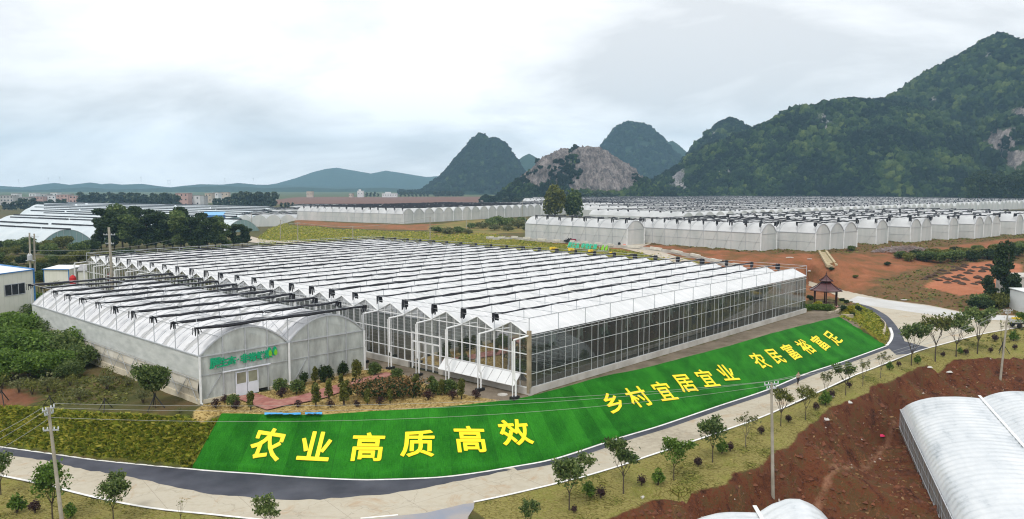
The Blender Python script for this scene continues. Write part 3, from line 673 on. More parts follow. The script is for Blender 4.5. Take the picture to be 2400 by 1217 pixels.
for i, (ch, u, v) in enumerate(SLOGAN):
    P, a, b = turf_at(u, v)
    me, co = bold_glyph(ch, 3.1 if i < 6 else 3.0, .03, .03 if i < 6 else .02, .04 if i < 6 else .026)
    me.materials.append(M['letter_yellow']); me.materials.append(M['letter_side'])
    mi = [0 if abs(p.normal.z) > .5 else 1 for p in me.polygons]; me.polygons.foreach_set('material_index', mi)
    n = np.cross(a, b); n /= np.linalg.norm(n)
    if n[2] < 0: n = -n
    up = b-n*(b@n); up /= np.linalg.norm(up); rt = np.cross(up, n)
    o = bpy.data.objects.new('slogan_letter', me); C.objects.link(o)
    mw = Matrix(((rt[0], up[0], n[0], 0), (rt[1], up[1], n[1], 0), (rt[2], up[2], n[2], 0), (0, 0, 0, 1)))
    o.matrix_world = Matrix.Translation(Vector(tuple(map(float, P+n*.06)))) @ mw
    tag(o, f'big yellow character {ch} on the green turf, {WHERE[i]}', 'letter', 'yellow slogan characters on the turf slope')
# blue sheet showing at the top edge
mb = MB()
for u0, u1, v0 in ((620, 705, 971), (715, 755, 970)):
    for k in range(6):
        ua, ub = u0+(u1-u0)*k/6, u0+(u1-u0)*(k+1)/6
        p, q = G(ua, v0+1.5, T+.2), G(ub, v0+1.5, T+.2); r, s = G(ub, v0-3.5+random.uniform(-.8, .8), T+.12), G(ua, v0-3.5+random.uniform(-.8, .8), T+.12)
        for x in (p, q): x[2] += random.uniform(0, .1)
        mb.quad(p, q, r, s)
tag(mb.build('tarpaulin', mat('blue_sheet', (.05, .33, .70), (.08, .42, .80), 2, .45)), 'strip of bright blue sheeting at the top edge of the turf slope', 'tarpaulin')

# ================================================================== the glasshouse
HE, HR, HT = 6.33*KS, 7.43*KS, 8.1*KS
NB = 15; BAY = GH_L/NB
def roof_material():
    m, t, b = new_mat('white_roof_panel'); b.inputs['Roughness'].default_value = .38; b.inputs['Specular IOR Level'].default_value = .4
    v = vec_node(t, 'world'); n = noise_node(t, v, .28, 7, .65); n2 = noise_node(t, vec_node(t, 'object', (3, .3, 1)), 1.2, 4)
    k = math_node(t, 'ADD', math_node(t, 'MULTIPLY', n, .6), math_node(t, 'MULTIPLY', n2, .4))
    t.links.new(ramp_node(t, k, [(.30, (.48, .49, .485)), (.42, (.62, .63, .63)), (.55, (.69, .695, .70)), (.75, (.74, .74, .745))]), b.inputs['Base Color'])
    tr = t.nodes.new('ShaderNodeBsdfTranslucent'); tr.inputs[0].default_value = (.7, .72, .70, 1); mx = t.nodes.new('ShaderNodeMixShader'); mx.inputs[0].default_value = .14
    t.links.new(b.outputs[0], mx.inputs[1]); t.links.new(tr.outputs[0], mx.inputs[2]); t.links.new(mx.outputs[0], t.nodes['Material Output'].inputs[0]); return m
M['roof_white'] = roof_material()
M['roof_bar'] = mat('roof_bar', (.85, .86, .87), (.8, .8, .8), 1, .4)
G_ROOT = thing('glasshouse', 'large multi-span glasshouse with white ridged roof and clear glass walls on the terrace', 'glasshouse', (*GH_O, T), GH_A)
LB = GH_W*GH_N
def span_roof():
    mb = MB(); w_ = GH_W
    for s0, s1 in ((0, 1),):
        mb.cur = 0
        x0, x1 = -.12, GH_L+.12
        mb.quad((x0, 0.04, HE), (x1, .04, HE), (x1, w_/2, HR), (x0, w_/2, HR))
        mb.quad((x0, w_/2, HR), (x1, w_/2, HR), (x1, w_-.04, HE), (x0, w_-.04, HE))
        mb.quad((x0, .04, HE-.03), (x0, w_/2, HR-.03), (x1, w_/2, HR-.03), (x1, .04, HE-.03))
        mb.quad((x0, w_/2, HR-.03), (x0, w_-.04, HE-.03), (x1, w_-.04, HE-.03), (x1, w_/2, HR-.03))
    mb.cur = 1
    for k in range(NB*4+1):
        x = GH_L*k/(NB*4)
        if k % 2 == 0:
            mb.beam((x, .05, HE+.02), (x, w_/2, HR+.02), .05, .03); mb.beam((x, w_/2, HR+.02), (x, w_-.05, HE+.02), .05, .03)
    mb.beam((-.12, w_/2, HR+.02), (GH_L+.12, w_/2, HR+.02), .10, .06)
    mb.cur = 2
    mb.beam((-.15, w_, HE-.04), (GH_L+.15, w_, HE-.04), .22, .12)
    return mb.build('roof_span', [M['roof_white'], M['roof_bar'], M['steel']], G_ROOT)
r0 = span_roof()
for k in range(1, GH_N): dup(r0, loc=(0, GH_W*k, 0), parent=G_ROOT)
# side wall: one glazed bay, copied along the length (each with its own frame)
ZB, ZT = .68, HE-.12
mb = MB(); mb.quad((.03, 0, ZB), (BAY-.03, 0, ZB), (BAY-.03, 0, ZT), (.03, 0, ZT))
bay0 = mb.build('glass_bay', M['glass'], G_ROOT)
mb = MB()
for k in range(1, 4): mb.beam((BAY*k/4, -.03, ZB), (BAY*k/4, -.03, ZT), .034)
for z in (ZB+.02, 2.05, 4.0, HE-.42, ZT): mb.beam((0, -.025, z), (BAY, -.025, z), .045)
mb.build('frame', M['mullion'], bay0)
for k in range(1, NB): dup(bay0, loc=(BAY*k, 0, 0), parent=G_ROOT)
# gable end towards the camera-left: one glazed span, copied
mb = MB(); w_ = GH_W
mb.quad((0, .03, ZB), (0, w_-.03, ZB), (0, w_-.03, HE-.1), (0, .03, HE-.1))
mb.add([(0, .1, HE-.02), (0, w_-.1, HE-.02), (0, w_/2, HR-.1)], [(0, 1, 2)])
gab0 = mb.build('glass_gable', M['glass_end'], G_ROOT)
mb = MB()
for k in range(1, 4):
    y = w_*k/4; mb.beam((-.03, y, ZB), (-.03, y, HE+(HR-HE)*(1-abs(y-w_/2)/(w_/2))-.05), .055)
mb.beam((-.03, 0.0, ZB), (-.03, 0.0, HE), .10)
for z in (ZB+.02, 2.05, 4.05, HE-.06): mb.beam((-.028, 0, z), (-.028, w_, z), .08)
mb.beam((-.05, .02, HE), (-.05, w_/2, HR), .09); mb.beam((-.05, w_/2, HR), (-.05, w_-.02, HE), .09)
mb.build('frame', M['white_paint'], gab0)
for k in range(1, GH_N): dup(gab0, loc=(0, w_*k, 0), parent=G_ROOT)
# far walls, base wall, corner post
mb = MB(); mb.quad((GH_L, 0, ZB), (GH_L, LB, ZB), (GH_L, LB, HE), (GH_L, 0, HE)); mb.quad((0, LB, ZB), (GH_L, LB, ZB), (GH_L, LB, HE), (0, LB, HE))
mb.build('rear_glazing', M['glass'], G_ROOT)
mb = MB()
for k in range(GH_N):
    mb.add([(GH_L, w_*k+.1, HE), (GH_L, w_*k+w_-.1, HE), (GH_L, w_*k+w_/2, HR-.1)], [(0, 1, 2)])
    mb.beam((GH_L+.05, w_*k, HE), (GH_L+.05, w_*k+w_/2, HR), .08); mb.beam((GH_L+.05, w_*k+w_/2, HR), (GH_L+.05, w_*k+w_, HE), .08)
mb.build('rear_gable', M['steel'], G_ROOT)
mb = MB()
mb.box((GH_L/2, -.02, .2), (GH_L+.3, .3, .92)); mb.box((-.02, 6.6, .2), (.3, 13.0, .92)); mb.box((-.02, (18.2+LB)/2, .2), (.3, LB-18.2, .92))
mb.box((GH_L, LB/2, .2), (.3, LB-.4, .92)); mb.box((GH_L/2, LB, .2), (GH_L-.4, .3, .92))
for k in range(1, 9): mb.box((GH_L*k/9, -.02, .21), (.1, .36, .93))
mb.build('base_wall', M['concrete'], G_ROOT)
mb = MB(); mb.box((0, 0, 3.3), (.34, .34, 6.3)); mb.build('corner_post', M['brown_post'], G_ROOT)
# inside: soil, columns, trusses, pale bundles of curtain film, ochre sheet
mb = MB(); mb.quad((.2, .2, .06), (GH_L-.2, .2, .06), (GH_L-.2, LB-.2, .06), (.2, LB-.2, .06)); mb.build('floor_soil', M['inner_soil'], G_ROOT)
mb = MB()
for r_ in range(0, NB+1):
    for k in list(range(0, 5))+(list(range(5, GH_N)) if r_ < 4 else []):
        if r_ == 0 or k == 0: continue
        mb.beam((BAY*r_, GH_W*k, 0), (BAY*r_, GH_W*k, HE-.1), .12)
for r_ in range(1, NB):
    y1 = LB if r_ < 5 else GH_W*5
    mb.beam((BAY*r_, 0, HE-.35), (BAY*r_, y1, HE-.35), .08); mb.beam((BAY*r_, 0, HE-.95), (BAY*r_, y1, HE-.95), .06)
for k in range(1, 8): mb.beam((0, GH_W*k, HE-.9), (GH_L, GH_W*k, HE-.9), .07)
mb.build('inner_frame', M['steel'], G_ROOT)
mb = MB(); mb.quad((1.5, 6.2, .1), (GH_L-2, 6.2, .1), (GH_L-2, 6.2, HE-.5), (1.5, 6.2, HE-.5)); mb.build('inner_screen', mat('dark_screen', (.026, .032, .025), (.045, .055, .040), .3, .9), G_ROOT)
mb = MB()
for r_ in range(2, 6):
    for k in range(GH_N*2):
        mb.beam((1.2+r_*1.5, GH_W*k/2, 2.2), (1.2+r_*1.5, GH_W*(k+.92)/2, 2.2), .05)
    for z in (1.2, 3.2, 4.4): mb.beam((1.0+r_*1.5, 0.3, z), (1.0+r_*1.5, LB, z), .06)
mb.build('hanging_rail', M['white_paint'], G_ROOT)
mb = MB()
for i in range(14): mb.box((4.5+i*4.6, 13+((i*7) % 5), 1.1), (.9, 21, 2.0))
mb.build('crop_row', mat('crop_row', (.012, .020, .008), (.03, .032, .012), 1.5, .9), G_ROOT)
mb = MB(); mb.box((9.5, 15.5, .2), (10, 5.0, .2)); mb.build('ochre_sheet', mat('ochre_sheet', (.40, .29, .09), (.30, .2, .06), .6, .8), G_ROOT)
cur = mat('curtain_film', (.55, .60, .57), (.42, .47, .44), 5, .5)
mb = MB()
for k in range(7):
    a = k*.9; mb.beam((.18*math.sin(a*1.7), .14*math.cos(a*2.3), 0), (.28*math.sin(a*1.7+.3), .2*math.cos(a*2.3), -1.15-.25*math.sin(a*3)), .14)
cb = mb.build('curtain_bundle', cur, G_ROOT); cb.location = (BAY*.9, .35, HE-.35)
for k in range(1, NB-2): dup(cb, loc=(BAY*(k+.9), .35, HE-.35-.05*(k % 3)), parent=G_ROOT)
# gutters run out past the gable end and drop into downpipes
mb = MB(); mb.tube([(.1, 0, HE-.05), (-2.3, 0, HE-.18)], .09, 8)
mb.tube([(-2.2, 0, HE-.15), (-2.2, 0, 2.0), (-2.05, -.05, 1.8), (-2.05, -.05, .1)], .095, 8)
mb.beam((-2.34, .1, HE-.3), (-2.34, .1, .05), .08)
dp0 = mb.build('downpipe', M['white_paint'], G_ROOT)
mb = MB(); mb.box((-2.15, 0, .12), (.9, .55, .3)); mb.build('drain_block', M['rubber'], dp0)
for k in range(1, GH_N+1): dup(dp0, loc=(0, GH_W*k, 0), parent=G_ROOT)
# double doors in the fourth span
mb = MB(); yd = GH_W*3-1.05
for y0, y1 in ((yd-.2, yd+1.25), (yd+1.35, yd+2.4), (yd+2.5, yd+4.0)):
    pass
y0, y1 = GH_W*2+.9+2.5, GH_W*3+3.3
mb = MB(); mb.box((-.06, (y0+y1)/2, 3.16), (.12, y1-y0, .14)); mb.box((-.06, (y0+y1)/2, 4.1), (.14, y1-y0+.2, .10))
nD = 4
for k in range(nD+1): mb.box((-.06, y0+(y1-y0)*k/nD, 1.58), (.12, .16, 3.1))
mb.box((-.06, y0, 2.1), (.2, .14, 4.2)); mb.box((-.06, y1, 2.1), (.2, .14, 4.2))
door = mb.build('door', M['white_paint'], G_ROOT)
mb = MB()
for k in range(nD):
    a_, b_ = y0+(y1-y0)*k/nD+.1, y0+(y1-y0)*(k+1)/nD-.1
    mb.box((-.06, (a_+b_)/2, .12), (.08, b_-a_, .2)); mb.quad((-.05, a_, .2), (-.05, b_, .2), (-.05, b_, 3.05), (-.05, a_, 3.05))
mb.build('door_pane', M['glass'], door)
# propped white vent panels at the foot of the gable, first two and a half spans
mb = MB()
for k in range(9):
    ya, yb = 1.0+k*1.24, 1.0+(k+1)*1.24-.05
    mb.add([(-.12, ya, 2.0), (-.12, yb, 2.0), (-1.15, yb, .95), (-1.15, ya, .95), (-.12, ya, 1.96), (-.12, yb, 1.96), (-1.15, yb, .91), (-1.15, ya, .91)],
           [(0, 1, 2, 3), (7, 6, 5, 4), (0, 4, 5, 1), (1, 5, 6, 2), (2, 6, 7, 3), (3, 7, 4, 0)])
mb.build('vent_panel', mat('vent_panel', (.70, .71, .71), (.62, .63, .63), .6, .5), G_ROOT)
# shading frame over the roof
mb = MB()
for k in range(NB+1):
    x = BAY*k
    for j in range(GH_N+1):
        mb.beam((x, GH_W*j, HE), (x, GH_W*j, HT), .06)
    mb.beam((x, 0, HT), (x, LB, HT), .045)
for j in (0, GH_N): mb.beam((0, GH_W*j, HT), (GH_L, GH_W*j, HT), .06)
for j in range(1, GH_N): mb.beam((0, GH_W*j, HT-.08), (GH_L, GH_W*j, HT-.08), .04)
for x in (0, GH_L): mb.beam((x, 0, HT-.5), (x, LB, HT-.5), .035)
mb.build('shading_frame', M['steel'], G_ROOT)
def net_roll(L, seed, fat=.20, sag=.03, tail=1.25, both=True, wide=.5):
    """a gathered strip of shade net along +X with a hanging end"""
    r_ = random.Random(seed); mb = MB(); n = max(8, int(L/1.5)); pts = []; rad = []
    for i in range(n+1):
        x = L*i/n; pts.append((x, r_.uniform(-.03, .03), -.10+r_.uniform(-sag, sag)-.07*math.sin(math.pi*((i*1.5) % 4.85)/4.85))); rad.append(fat*r_.uniform(.65, 1.25))
    mb.tube(pts, rad, 6); roll = mb
    tails = []
    for x0 in ((0, L) if both else (0,)):
        tl = MB(); tails.append(tl)
        for k in range(5):
            dx = (.12 if x0 == 0 else -.12)*(k-1); dy = r_.uniform(-wide, wide)*.5
            ln = tail*r_.uniform(.6, 1.1); ww = r_.uniform(.22, .45)
            tl.add([(x0+dx, dy-ww/2, 0), (x0+dx, dy+ww/2, .02), (x0+dx*1.4+.05, dy+ww*.7, -ln*.55), (x0+dx*1.4, dy-ww*.5, -ln*.5), (x0+dx*1.6, dy+ww*.4, -ln), (x0+dx*1.6, dy-ww*.3, -ln*r_.uniform(.75, 1))],
                   [(0, 1, 2, 3), (3, 2, 4, 5)])
    return roll, tails
protos = []
for q in range(4):
    a_, b_ = net_roll(GH_L, q+1, fat=(.11, .13, .12, .16)[q])
    ro = a_.build('shade_net', M['net'], G_ROOT); [q_.build('net_tail', M['net'], ro) for q_ in b_]; ro.location = (0, GH_W*(q+1), HT); protos.append(ro)
for k in range(5, GH_N): dup(protos[(k*7+k//3) % 4], loc=(0, GH_W*k, HT), parent=G_ROOT)
# yellow bundles on the far edge
mb = MB()
for k in range(6):
    mb.box((random.uniform(-.9, .9), random.uniform(-.3, .3), .1+random.uniform(0, .5)), (random.uniform(.8, 1.4), .4, .25), random.uniform(-.5, .5))
yb = mb.build('film_bundle', M['yellow_plastic']); yb.location = (0, 0, 0)
yq = [(11.05, 0), (10.05, 0), (9.0, 0), (7.95, 0)]
FARN = ['leftmost of four', 'second of four', 'third of four', 'smallest and rightmost of four']
for i, (tt, _) in enumerate(yq):
    P = gh(GH_L-.2, GH_W*(tt+.22)); o = yb if i == 0 else dup(yb)
    o.location = (*P, T+HT-.35); o.rotation_euler = (0, 0, GH_A+.2*i); o.scale = (1, 1, 1) if i < 3 else (.6, .6, .7)
    tag(o, f'yellow film bundle on the far glasshouse roof edge, {FARN[i]}', 'bundle', 'yellow film bundles on the glasshouse roof')
# manhole by the corner
P = G(1178, 926, T); mb = MB(); mb.lathe([(.52, 0), (.52, .08), (.40, .09), (.38, .04)], 20); mh = mb.build('manhole', M['concrete']); mh.location = (P[0], P[1], gz(P[0], P[1])-.01)
tag(mh, 'round manhole rim in the bare ground beside the glasshouse corner', 'manhole')
# ================================================================== arched film greenhouses
def film_mat(name, c1, c2, scale=.5, rough=.35, trans=.35, sc3=(1, 1, .4)):
    m, t, b = new_mat(name); b.inputs['Roughness'].default_value = rough; b.inputs['Specular IOR Level'].default_value = .45
    v = vec_node(t, 'object', sc3); n = noise_node(t, v, scale, 7, .6, .3)
    col = ramp_node(t, n, [(.36, c1), (.5, tuple((x+y)/2 for x, y in zip(c1, c2))), (.64, c2)])
    t.links.new(col, b.inputs['Base Color'])
    tr = t.nodes.new('ShaderNodeBsdfTranslucent'); t.links.new(col, tr.inputs[0])
    mx = t.nodes.new('ShaderNodeMixShader'); mx.inputs[0].default_value = trans
    t.links.new(b.outputs[0], mx.inputs[1]); t.links.new(tr.outputs[0], mx.inputs[2]); t.links.new(mx.outputs[0], t.nodes['Material Output'].inputs[0])
    return m
def tunnel_roof_mat():
    m, t, b = new_mat('tunnel_roof_film'); b.inputs['Roughness'].default_value = .3; b.inputs['Specular IOR Level'].default_value = .5
    tc = t.nodes.new('ShaderNodeTexCoord'); sx = t.nodes.new('ShaderNodeSeparateXYZ'); t.links.new(tc.outputs['Object'], sx.inputs[0])
    # overlapping strips of film: one slack grey band per bay, with a wandering edge
    wob = noise_node(t, vec_node(t, 'object', (1, .35, 1)), .55, 4, .6)
    y = math_node(t, 'ADD', math_node(t, 'DIVIDE', sx.outputs[1], TU_L/10), math_node(t, 'MULTIPLY', math_node(t, 'SUBTRACT', wob, .5), .45))
    fr = math_node(t, 'FRACT', y)
    band = ramp_node(t, fr, [(.50, (0, 0, 0)), (.53, (1, 1, 1)), (.70, (1, 1, 1)), (.74, (0, 0, 0))])
    n = noise_node(t, vec_node(t, 'object'), .5, 6)
    col = ramp_node(t, n, [(.35, (.70, .705, .72)), (.65, (.80, .80, .81))])
    col = mixc(t, band, col, (.50, .50, .495)); t.links.new(col, b.inputs['Base Color'])
    tr = t.nodes.new('ShaderNodeBsdfTranslucent'); t.links.new(col, tr.inputs[0]); mx = t.nodes.new('ShaderNodeMixShader'); mx.inputs[0].default_value = .2
    t.links.new(b.outputs[0], mx.inputs[1]); t.links.new(tr.outputs[0], mx.inputs[2]); t.links.new(mx.outputs[0], t.nodes['Material Output'].inputs[0]); return m
M['tun_roof'] = tunnel_roof_mat()
M['tun_gable'] = clear_mat('gable_film', (.76, .82, .78), .6, (.66, .70, .665), .95, .25, .9, .10)
M['tun_side'] = mat('side_netting', (.56, .575, .55), (.42, .44, .42), .5, .6, detail=8, sc3=(1, 1, 3))
M['tun_low'] = mat('side_film', (.56, .53, .46), (.44, .40, .32), .5, .5, detail=7)
M['film_white'] = film_mat('white_film', (.77, .78, .78), (.62, .63, .63), .16)
M['film_wall'] = film_mat('wall_netting', (.66, .655, .63), (.51, .535, .515), .22, .6, .2, (1, 1, .3))
M['film_blue'] = film_mat('blue_white_film', (.64, .70, .72), (.54, .61, .64), .1, .3, .2)
M['film_aqua'] = clear_mat('aqua_film', (.45, .60, .60), .5, (.30, .46, .46), .3, .2, .15, .42)
def arch(W, he, hr, n=10, p=2.1):
    o = []
    for i in range(n+1):
        t = -1+2*i/n; o.append((W*(i/n), he+(hr-he)*(1-abs(t)**p)))
    return o
def arch_strip(mb, W, he, hr, x0, y0, y1, n=10, seg=1, p=2.1):
    A = arch(W, he, hr, n, p)
    for k in range(seg):
        ya, yb = y0+(y1-y0)*k/seg, y0+(y1-y0)*(k+1)/seg
        for (xa, za), (xb, zb) in zip(A[:-1], A[1:]): mb.quad((x0+xa, ya, za), (x0+xb, ya, zb), (x0+xb, yb, zb), (x0+xa, yb, za))
# ---- the two-span film greenhouse in front: local x across the spans, local y away from the gable
E_, RZ, RT, W2 = 4.83*KS, 7.22*KS, 7.76*KS, TU_W
TR = thing('film_greenhouse', 'two-span arched film greenhouse with a white door and green lettering on its gable', 'greenhouse', (*TU_O, T), TU_A)
for i in range(2):
    mb = MB(); arch_strip(mb, W2-.1, E_, RZ, W2*i+.05, 0, TU_L, 14, 20)
    rf = mb.build('roof_film', M['tun_roof'], TR, smooth=True)
    mb = MB()
    for k in range(31):
        y = TU_L*k/30; A = arch(W2-.1, E_+.03, RZ+.03, 10)
        for (xa, za), (xb, zb) in zip(A[:-1], A[1:]): mb.beam((W2*i+.05+xa, y, za), (W2*i+.05+xb, y, zb), .10 if k in (0, 30) else .035)
    for fx in (.22, .5, .78):
        q = arch(W2-.1, E_+.03, RZ+.03, 100)[int(fx*100)]; mb.beam((W2*i+q[0], 0, q[1]), (W2*i+q[0], TU_L, q[1]), .035)
    mb.build('hoop', M['steel'], rf)
for i in range(2):
    mb = MB(); A = arch(W2-.1, E_, RZ-.05, 14)
    mb.add([(W2*i+.05, 0.02, .35), (W2*i+W2-.05, .02, .35)]+[(W2*i+.05+x, .02, z) for x, z in A[::-1]], [tuple(range(17))])
    gw = mb.build('gable_wall', M['tun_gable'], TR)
    mb = MB()
    for k in range(0, 5):
        x = W2*k/4; z = E_+(RZ-E_)*(1-abs(2*k/4-1)**2.1)
        mb.beam((W2*i+x, -.03, 0), (W2*i+x, -.03, z), .10)
    mb.beam((W2*i, -.03, E_-.05), (W2*(i+1), -.03, E_-.05), .11); mb.beam((W2*i, -.03, 2.7), (W2*(i+1), -.03, 2.7), .05)
    for (xa, za), (xb, zb) in zip(A[:-1], A[1:]): mb.beam((W2*i+.05+xa, -.04, za), (W2*i+.05+xb, -.04, zb), .12)
    mb.beam((W2*i+.6, -.02, .4), (W2*i+2.2, -.02, 2.6), .05)
    mb.build('gable_frame', M['steel'], gw)
mb = MB()
for k in range(2): mb.quad((.0 if k == 0 else 2*W2, 0.05, 2.35), (.0 if k == 0 else 2*W2, TU_L, 2.35), (.0 if k == 0 else 2*W2, TU_L, E_), (.0 if k == 0 else 2*W2, .05, E_))
mb.build('side_wall', M['tun_side'], TR)
mb = MB()
for k in range(24):
    ya, yb = .05+TU_L*k/24, .05+TU_L*(k+1)/24; b0, b1 = .22*random.random(), .22*random.random()
    mb.quad((-.02, ya, .45), (-.02, yb, .45), (-.14-b0*.5, yb, 1.5), (-.14-b0*.5, ya, 1.5)); mb.quad((-.14-b0*.5, ya, 1.5), (-.14-b0*.5, yb, 1.5), (-.02, yb, 2.35), (-.02, ya, 2.35))
mb.quad((2*W2+.02, .05, .3), (2*W2+.02, TU_L, .3), (2*W2+.02, TU_L, 2.35), (2*W2+.02, .05, 2.35))
mb.build('side_vent', M['tun_low'], TR)
mb = MB()
for k in range(12):
    ya, ym, yb = TU_L*k/12, TU_L*(k+.5)/12, TU_L*(k+1)/12
    mb.beam((-.30, ya, .3), (-.22, ym, 2.4), .045); mb.beam((-.22, ym, 2.4), (-.30, yb, .3), .045)
mb.beam((-.25, 0, 2.38), (-.25, TU_L, 2.38), .06); mb.beam((-.28, 0, 1.35), (-.28, TU_L, 1.35), .035)
mb.build('lattice_brace', M['steel'], TR)
mb = MB(); mb.box((0, TU_L/2, .1), (.3, TU_L+.2, .75)); mb.box((2*W2, TU_L/2, .1), (.3, TU_L+.2, .75)); mb.box((W2, TU_L, .1), (2*W2-.4, .3, .75))
mb.box((1.9, 0, .1), (3.4, .2, .55)); mb.box((W2+3, 0, .08), (2*W2-8.6, .2, .5)); mb.build('base_wall', mat('plastered_base', (.60, .55, .43), (.46, .40, .29), .6, .85, detail=8), TR)
mb = MB(); mb.quad((0, TU_L, .3), (2*W2, TU_L, .3), (2*W2, TU_L, E_), (0, TU_L, E_)); mb.build('rear_wall', M['tun_side'], TR)
mb = MB(); mb.quad((.1, .1, .1), (2*W2-.1, .1, .1), (2*W2-.1, TU_L-.1, .1), (.1, TU_L-.1, .1)); mb.build('floor_soil', M['inner_soil'], TR)
for i in range(3):
    mb = MB(); mb.beam((W2*i, -.16, .05), (W2*i, -.16, E_-.05), .16); mb.beam((W2*i, -.16, .1), (W2*i+.8*(i == 2), -.5, .08), .1)
    mb.build('downpipe', M['white_paint'], TR)
mb = MB(); mb.beam((W2, -.2, E_), (W2, TU_L, E_), .3, .12); mb.beam((0, -.1, E_+.02), (0, TU_L, E_+.02), .16, .12); mb.beam((2*W2, -.1, E_), (2*W2, TU_L, E_), .16, .12); mb.build('gutter', M['steel'], TR)
# door
d0, d1 = 3.62, 6.05
mb = MB()
for a_, b_ in ((d0, (d0+d1)/2-.03), ((d0+d1)/2+.03, d1)):
    mb.box(((a_+b_)/2, -.10, .62), (b_-a_, .08, 1.14))
    for z in (1.22, 2.42): mb.box(((a_+b_)/2, -.10, z), (b_-a_, .08, .10))
    for x in (a_+.05, b_-.05): mb.box((x, -.10, 1.82), (.10, .08, 1.2))
mb.beam((d0-1.4, -.25, 2.75), (d1+1.3, -.25, 2.75), .14, .10)
door = mb.build('door', mat('white_door', (.70, .73, .79), (.64, .67, .72), 1, .35), TR)
mb = MB()
for a_, b_ in ((d0+.1, (d0+d1)/2-.13), ((d0+d1)/2+.13, d1-.1)): mb.quad((a_, -.11, 1.27), (b_, -.11, 1.27), (b_, -.11, 2.37), (a_, -.11, 2.37))
mb.build('door_pane', mat('frosted_pane', (.30, .31, .22), (.19, .18, .13), .8, .2), door)
# lettering on the gable: a green line of characters and two leaf drops
def drop_shape(mb, c, s, split=False):
    pts = []
    for k in range(15):
        t = k/14*math.pi; pts.append((-.30*s*math.sin(t)**.8*(1-.35*(1-math.cos(t))/2*0+0), -.5*s+s*.5*(1-math.cos(t))))
    L = [(x*(1-.75*max(0, (z+.5*s)/s-.45)), z) for x, z in pts]; Rr = [(-x, z) for x, z in L[::-1]]
    P = L+Rr[1:-1]
    mb.add([(c[0]+x, c[1], c[2]+z) for x, z in P]+[(c[0]+x, c[1]+.05, c[2]+z) for x, z in P], [tuple(range(len(P)))]+[(i, (i+1) % len(P), len(P)+(i+1) % len(P), len(P)+i) for i in range(len(P))])
def sign_text(word, x0, pitch, z, size, y, parent, xform=None, big_first=True):
    x = x0
    for i, ch in enumerate(word):
        if ch == '·':
            mb = MB(); mb.lathe([(.09, -.03), (.09, .03)], 10); o = mb.build('lettering', M['green_letter'], parent)
            o.rotation_euler = (math.pi/2, 0, 0); o.location = (x-pitch*.2, y, z); x += pitch*.6; continue
        sz = size*(1.25 if i < 1 else 1.0)
        me, co = glyph_mesh(ch, sz, .06, .035*sz); me.materials.append(M['green_letter'])
        o = bpy.data.objects.new('lettering', me); C.objects.link(o); adopt(o, parent); o.rotation_euler = (math.pi/2, 0, 0); o.location = (x, y, z); x += pitch
    return x
xe = sign_text('原生态·非常鲜果', 1.55, .86, 3.72, .92, -.12, TR)
for i in range(2):
    mb = MB(); drop_shape(mb, (7.35+i*.62, -.14, 3.95), .95); o = mb.build('leaf_emblem', M['green_letter'], TR)
    mb = MB(); drop_shape(mb, (7.42+i*.62, -.18, 3.82), .62); mb.build('leaf_centre', M['lime_letter'], o)
# shade frame and gathered nets
mb = MB()
for k in range(11):
    y = TU_L*k/10
    for i in range(3): mb.beam((W2*i, y, E_), (W2*i, y, RT), .07)
    for q in (.25, .5, .75, 1.25, 1.5, 1.75):
        zz = E_+(RZ-E_)*(1-abs(2*(q % 1)-1)**2.1); mb.beam((W2*q, y, zz), (W2*q, y, RT), .035)
    mb.beam((0, y, RT), (2*W2, y, RT), .04)
    if k % 5 == 0 and k < 10:
        mb.beam((0, y, RT), (2.2, y+TU_L/10, RT), .04); mb.beam((W2, y, E_+.2), (W2, y+TU_L/10, RT), .04)
for x in (0, W2, 2*W2): mb.beam((x, 0, RT), (x, TU_L, RT), .045)
for x in (W2*.5, W2*1.5): mb.beam((x, 0, RT-.03), (x, TU_L, RT-.03), .02)
mb.build('shading_frame', M['steel'], TR)
net_open = clear_mat('open_net', (.22, .22, .24), .0, (.02, .02, .025), .3, .5, 1.5, .35)
for k in range(11):
    a_, b_ = net_roll(2*W2+.6, 40+k, fat=.15, sag=.06, tail=1.0 if k not in (0, 1, 10) else .8, wide=.5)
    o = a_.build('shade_net', M['net'], TR); o.location = (-.3, TU_L*k/10, RT); [q_.build('net_tail', M['net'], o) for q_ in b_]
    if k == 0:      # the first net is half drawn
        mb = MB(); n = 22; r_ = random.Random(3)
        top = [(x*2*W2/n, .0, -.05-.12*math.sin(x*2.2)**2) for x in range(n+1)]
        low = [(x*2*W2/n, .4+1.7*math.sin(min(1, x/8)*1.4)*(1-x/n*.6)+r_.uniform(-.25, .25), -.15+r_.uniform(-.12, .12)) for x in range(n+1)]
        for i in range(n): mb.quad(top[i], top[i+1], low[i+1], low[i])
        mb.build('drawn_net', net_open, o)

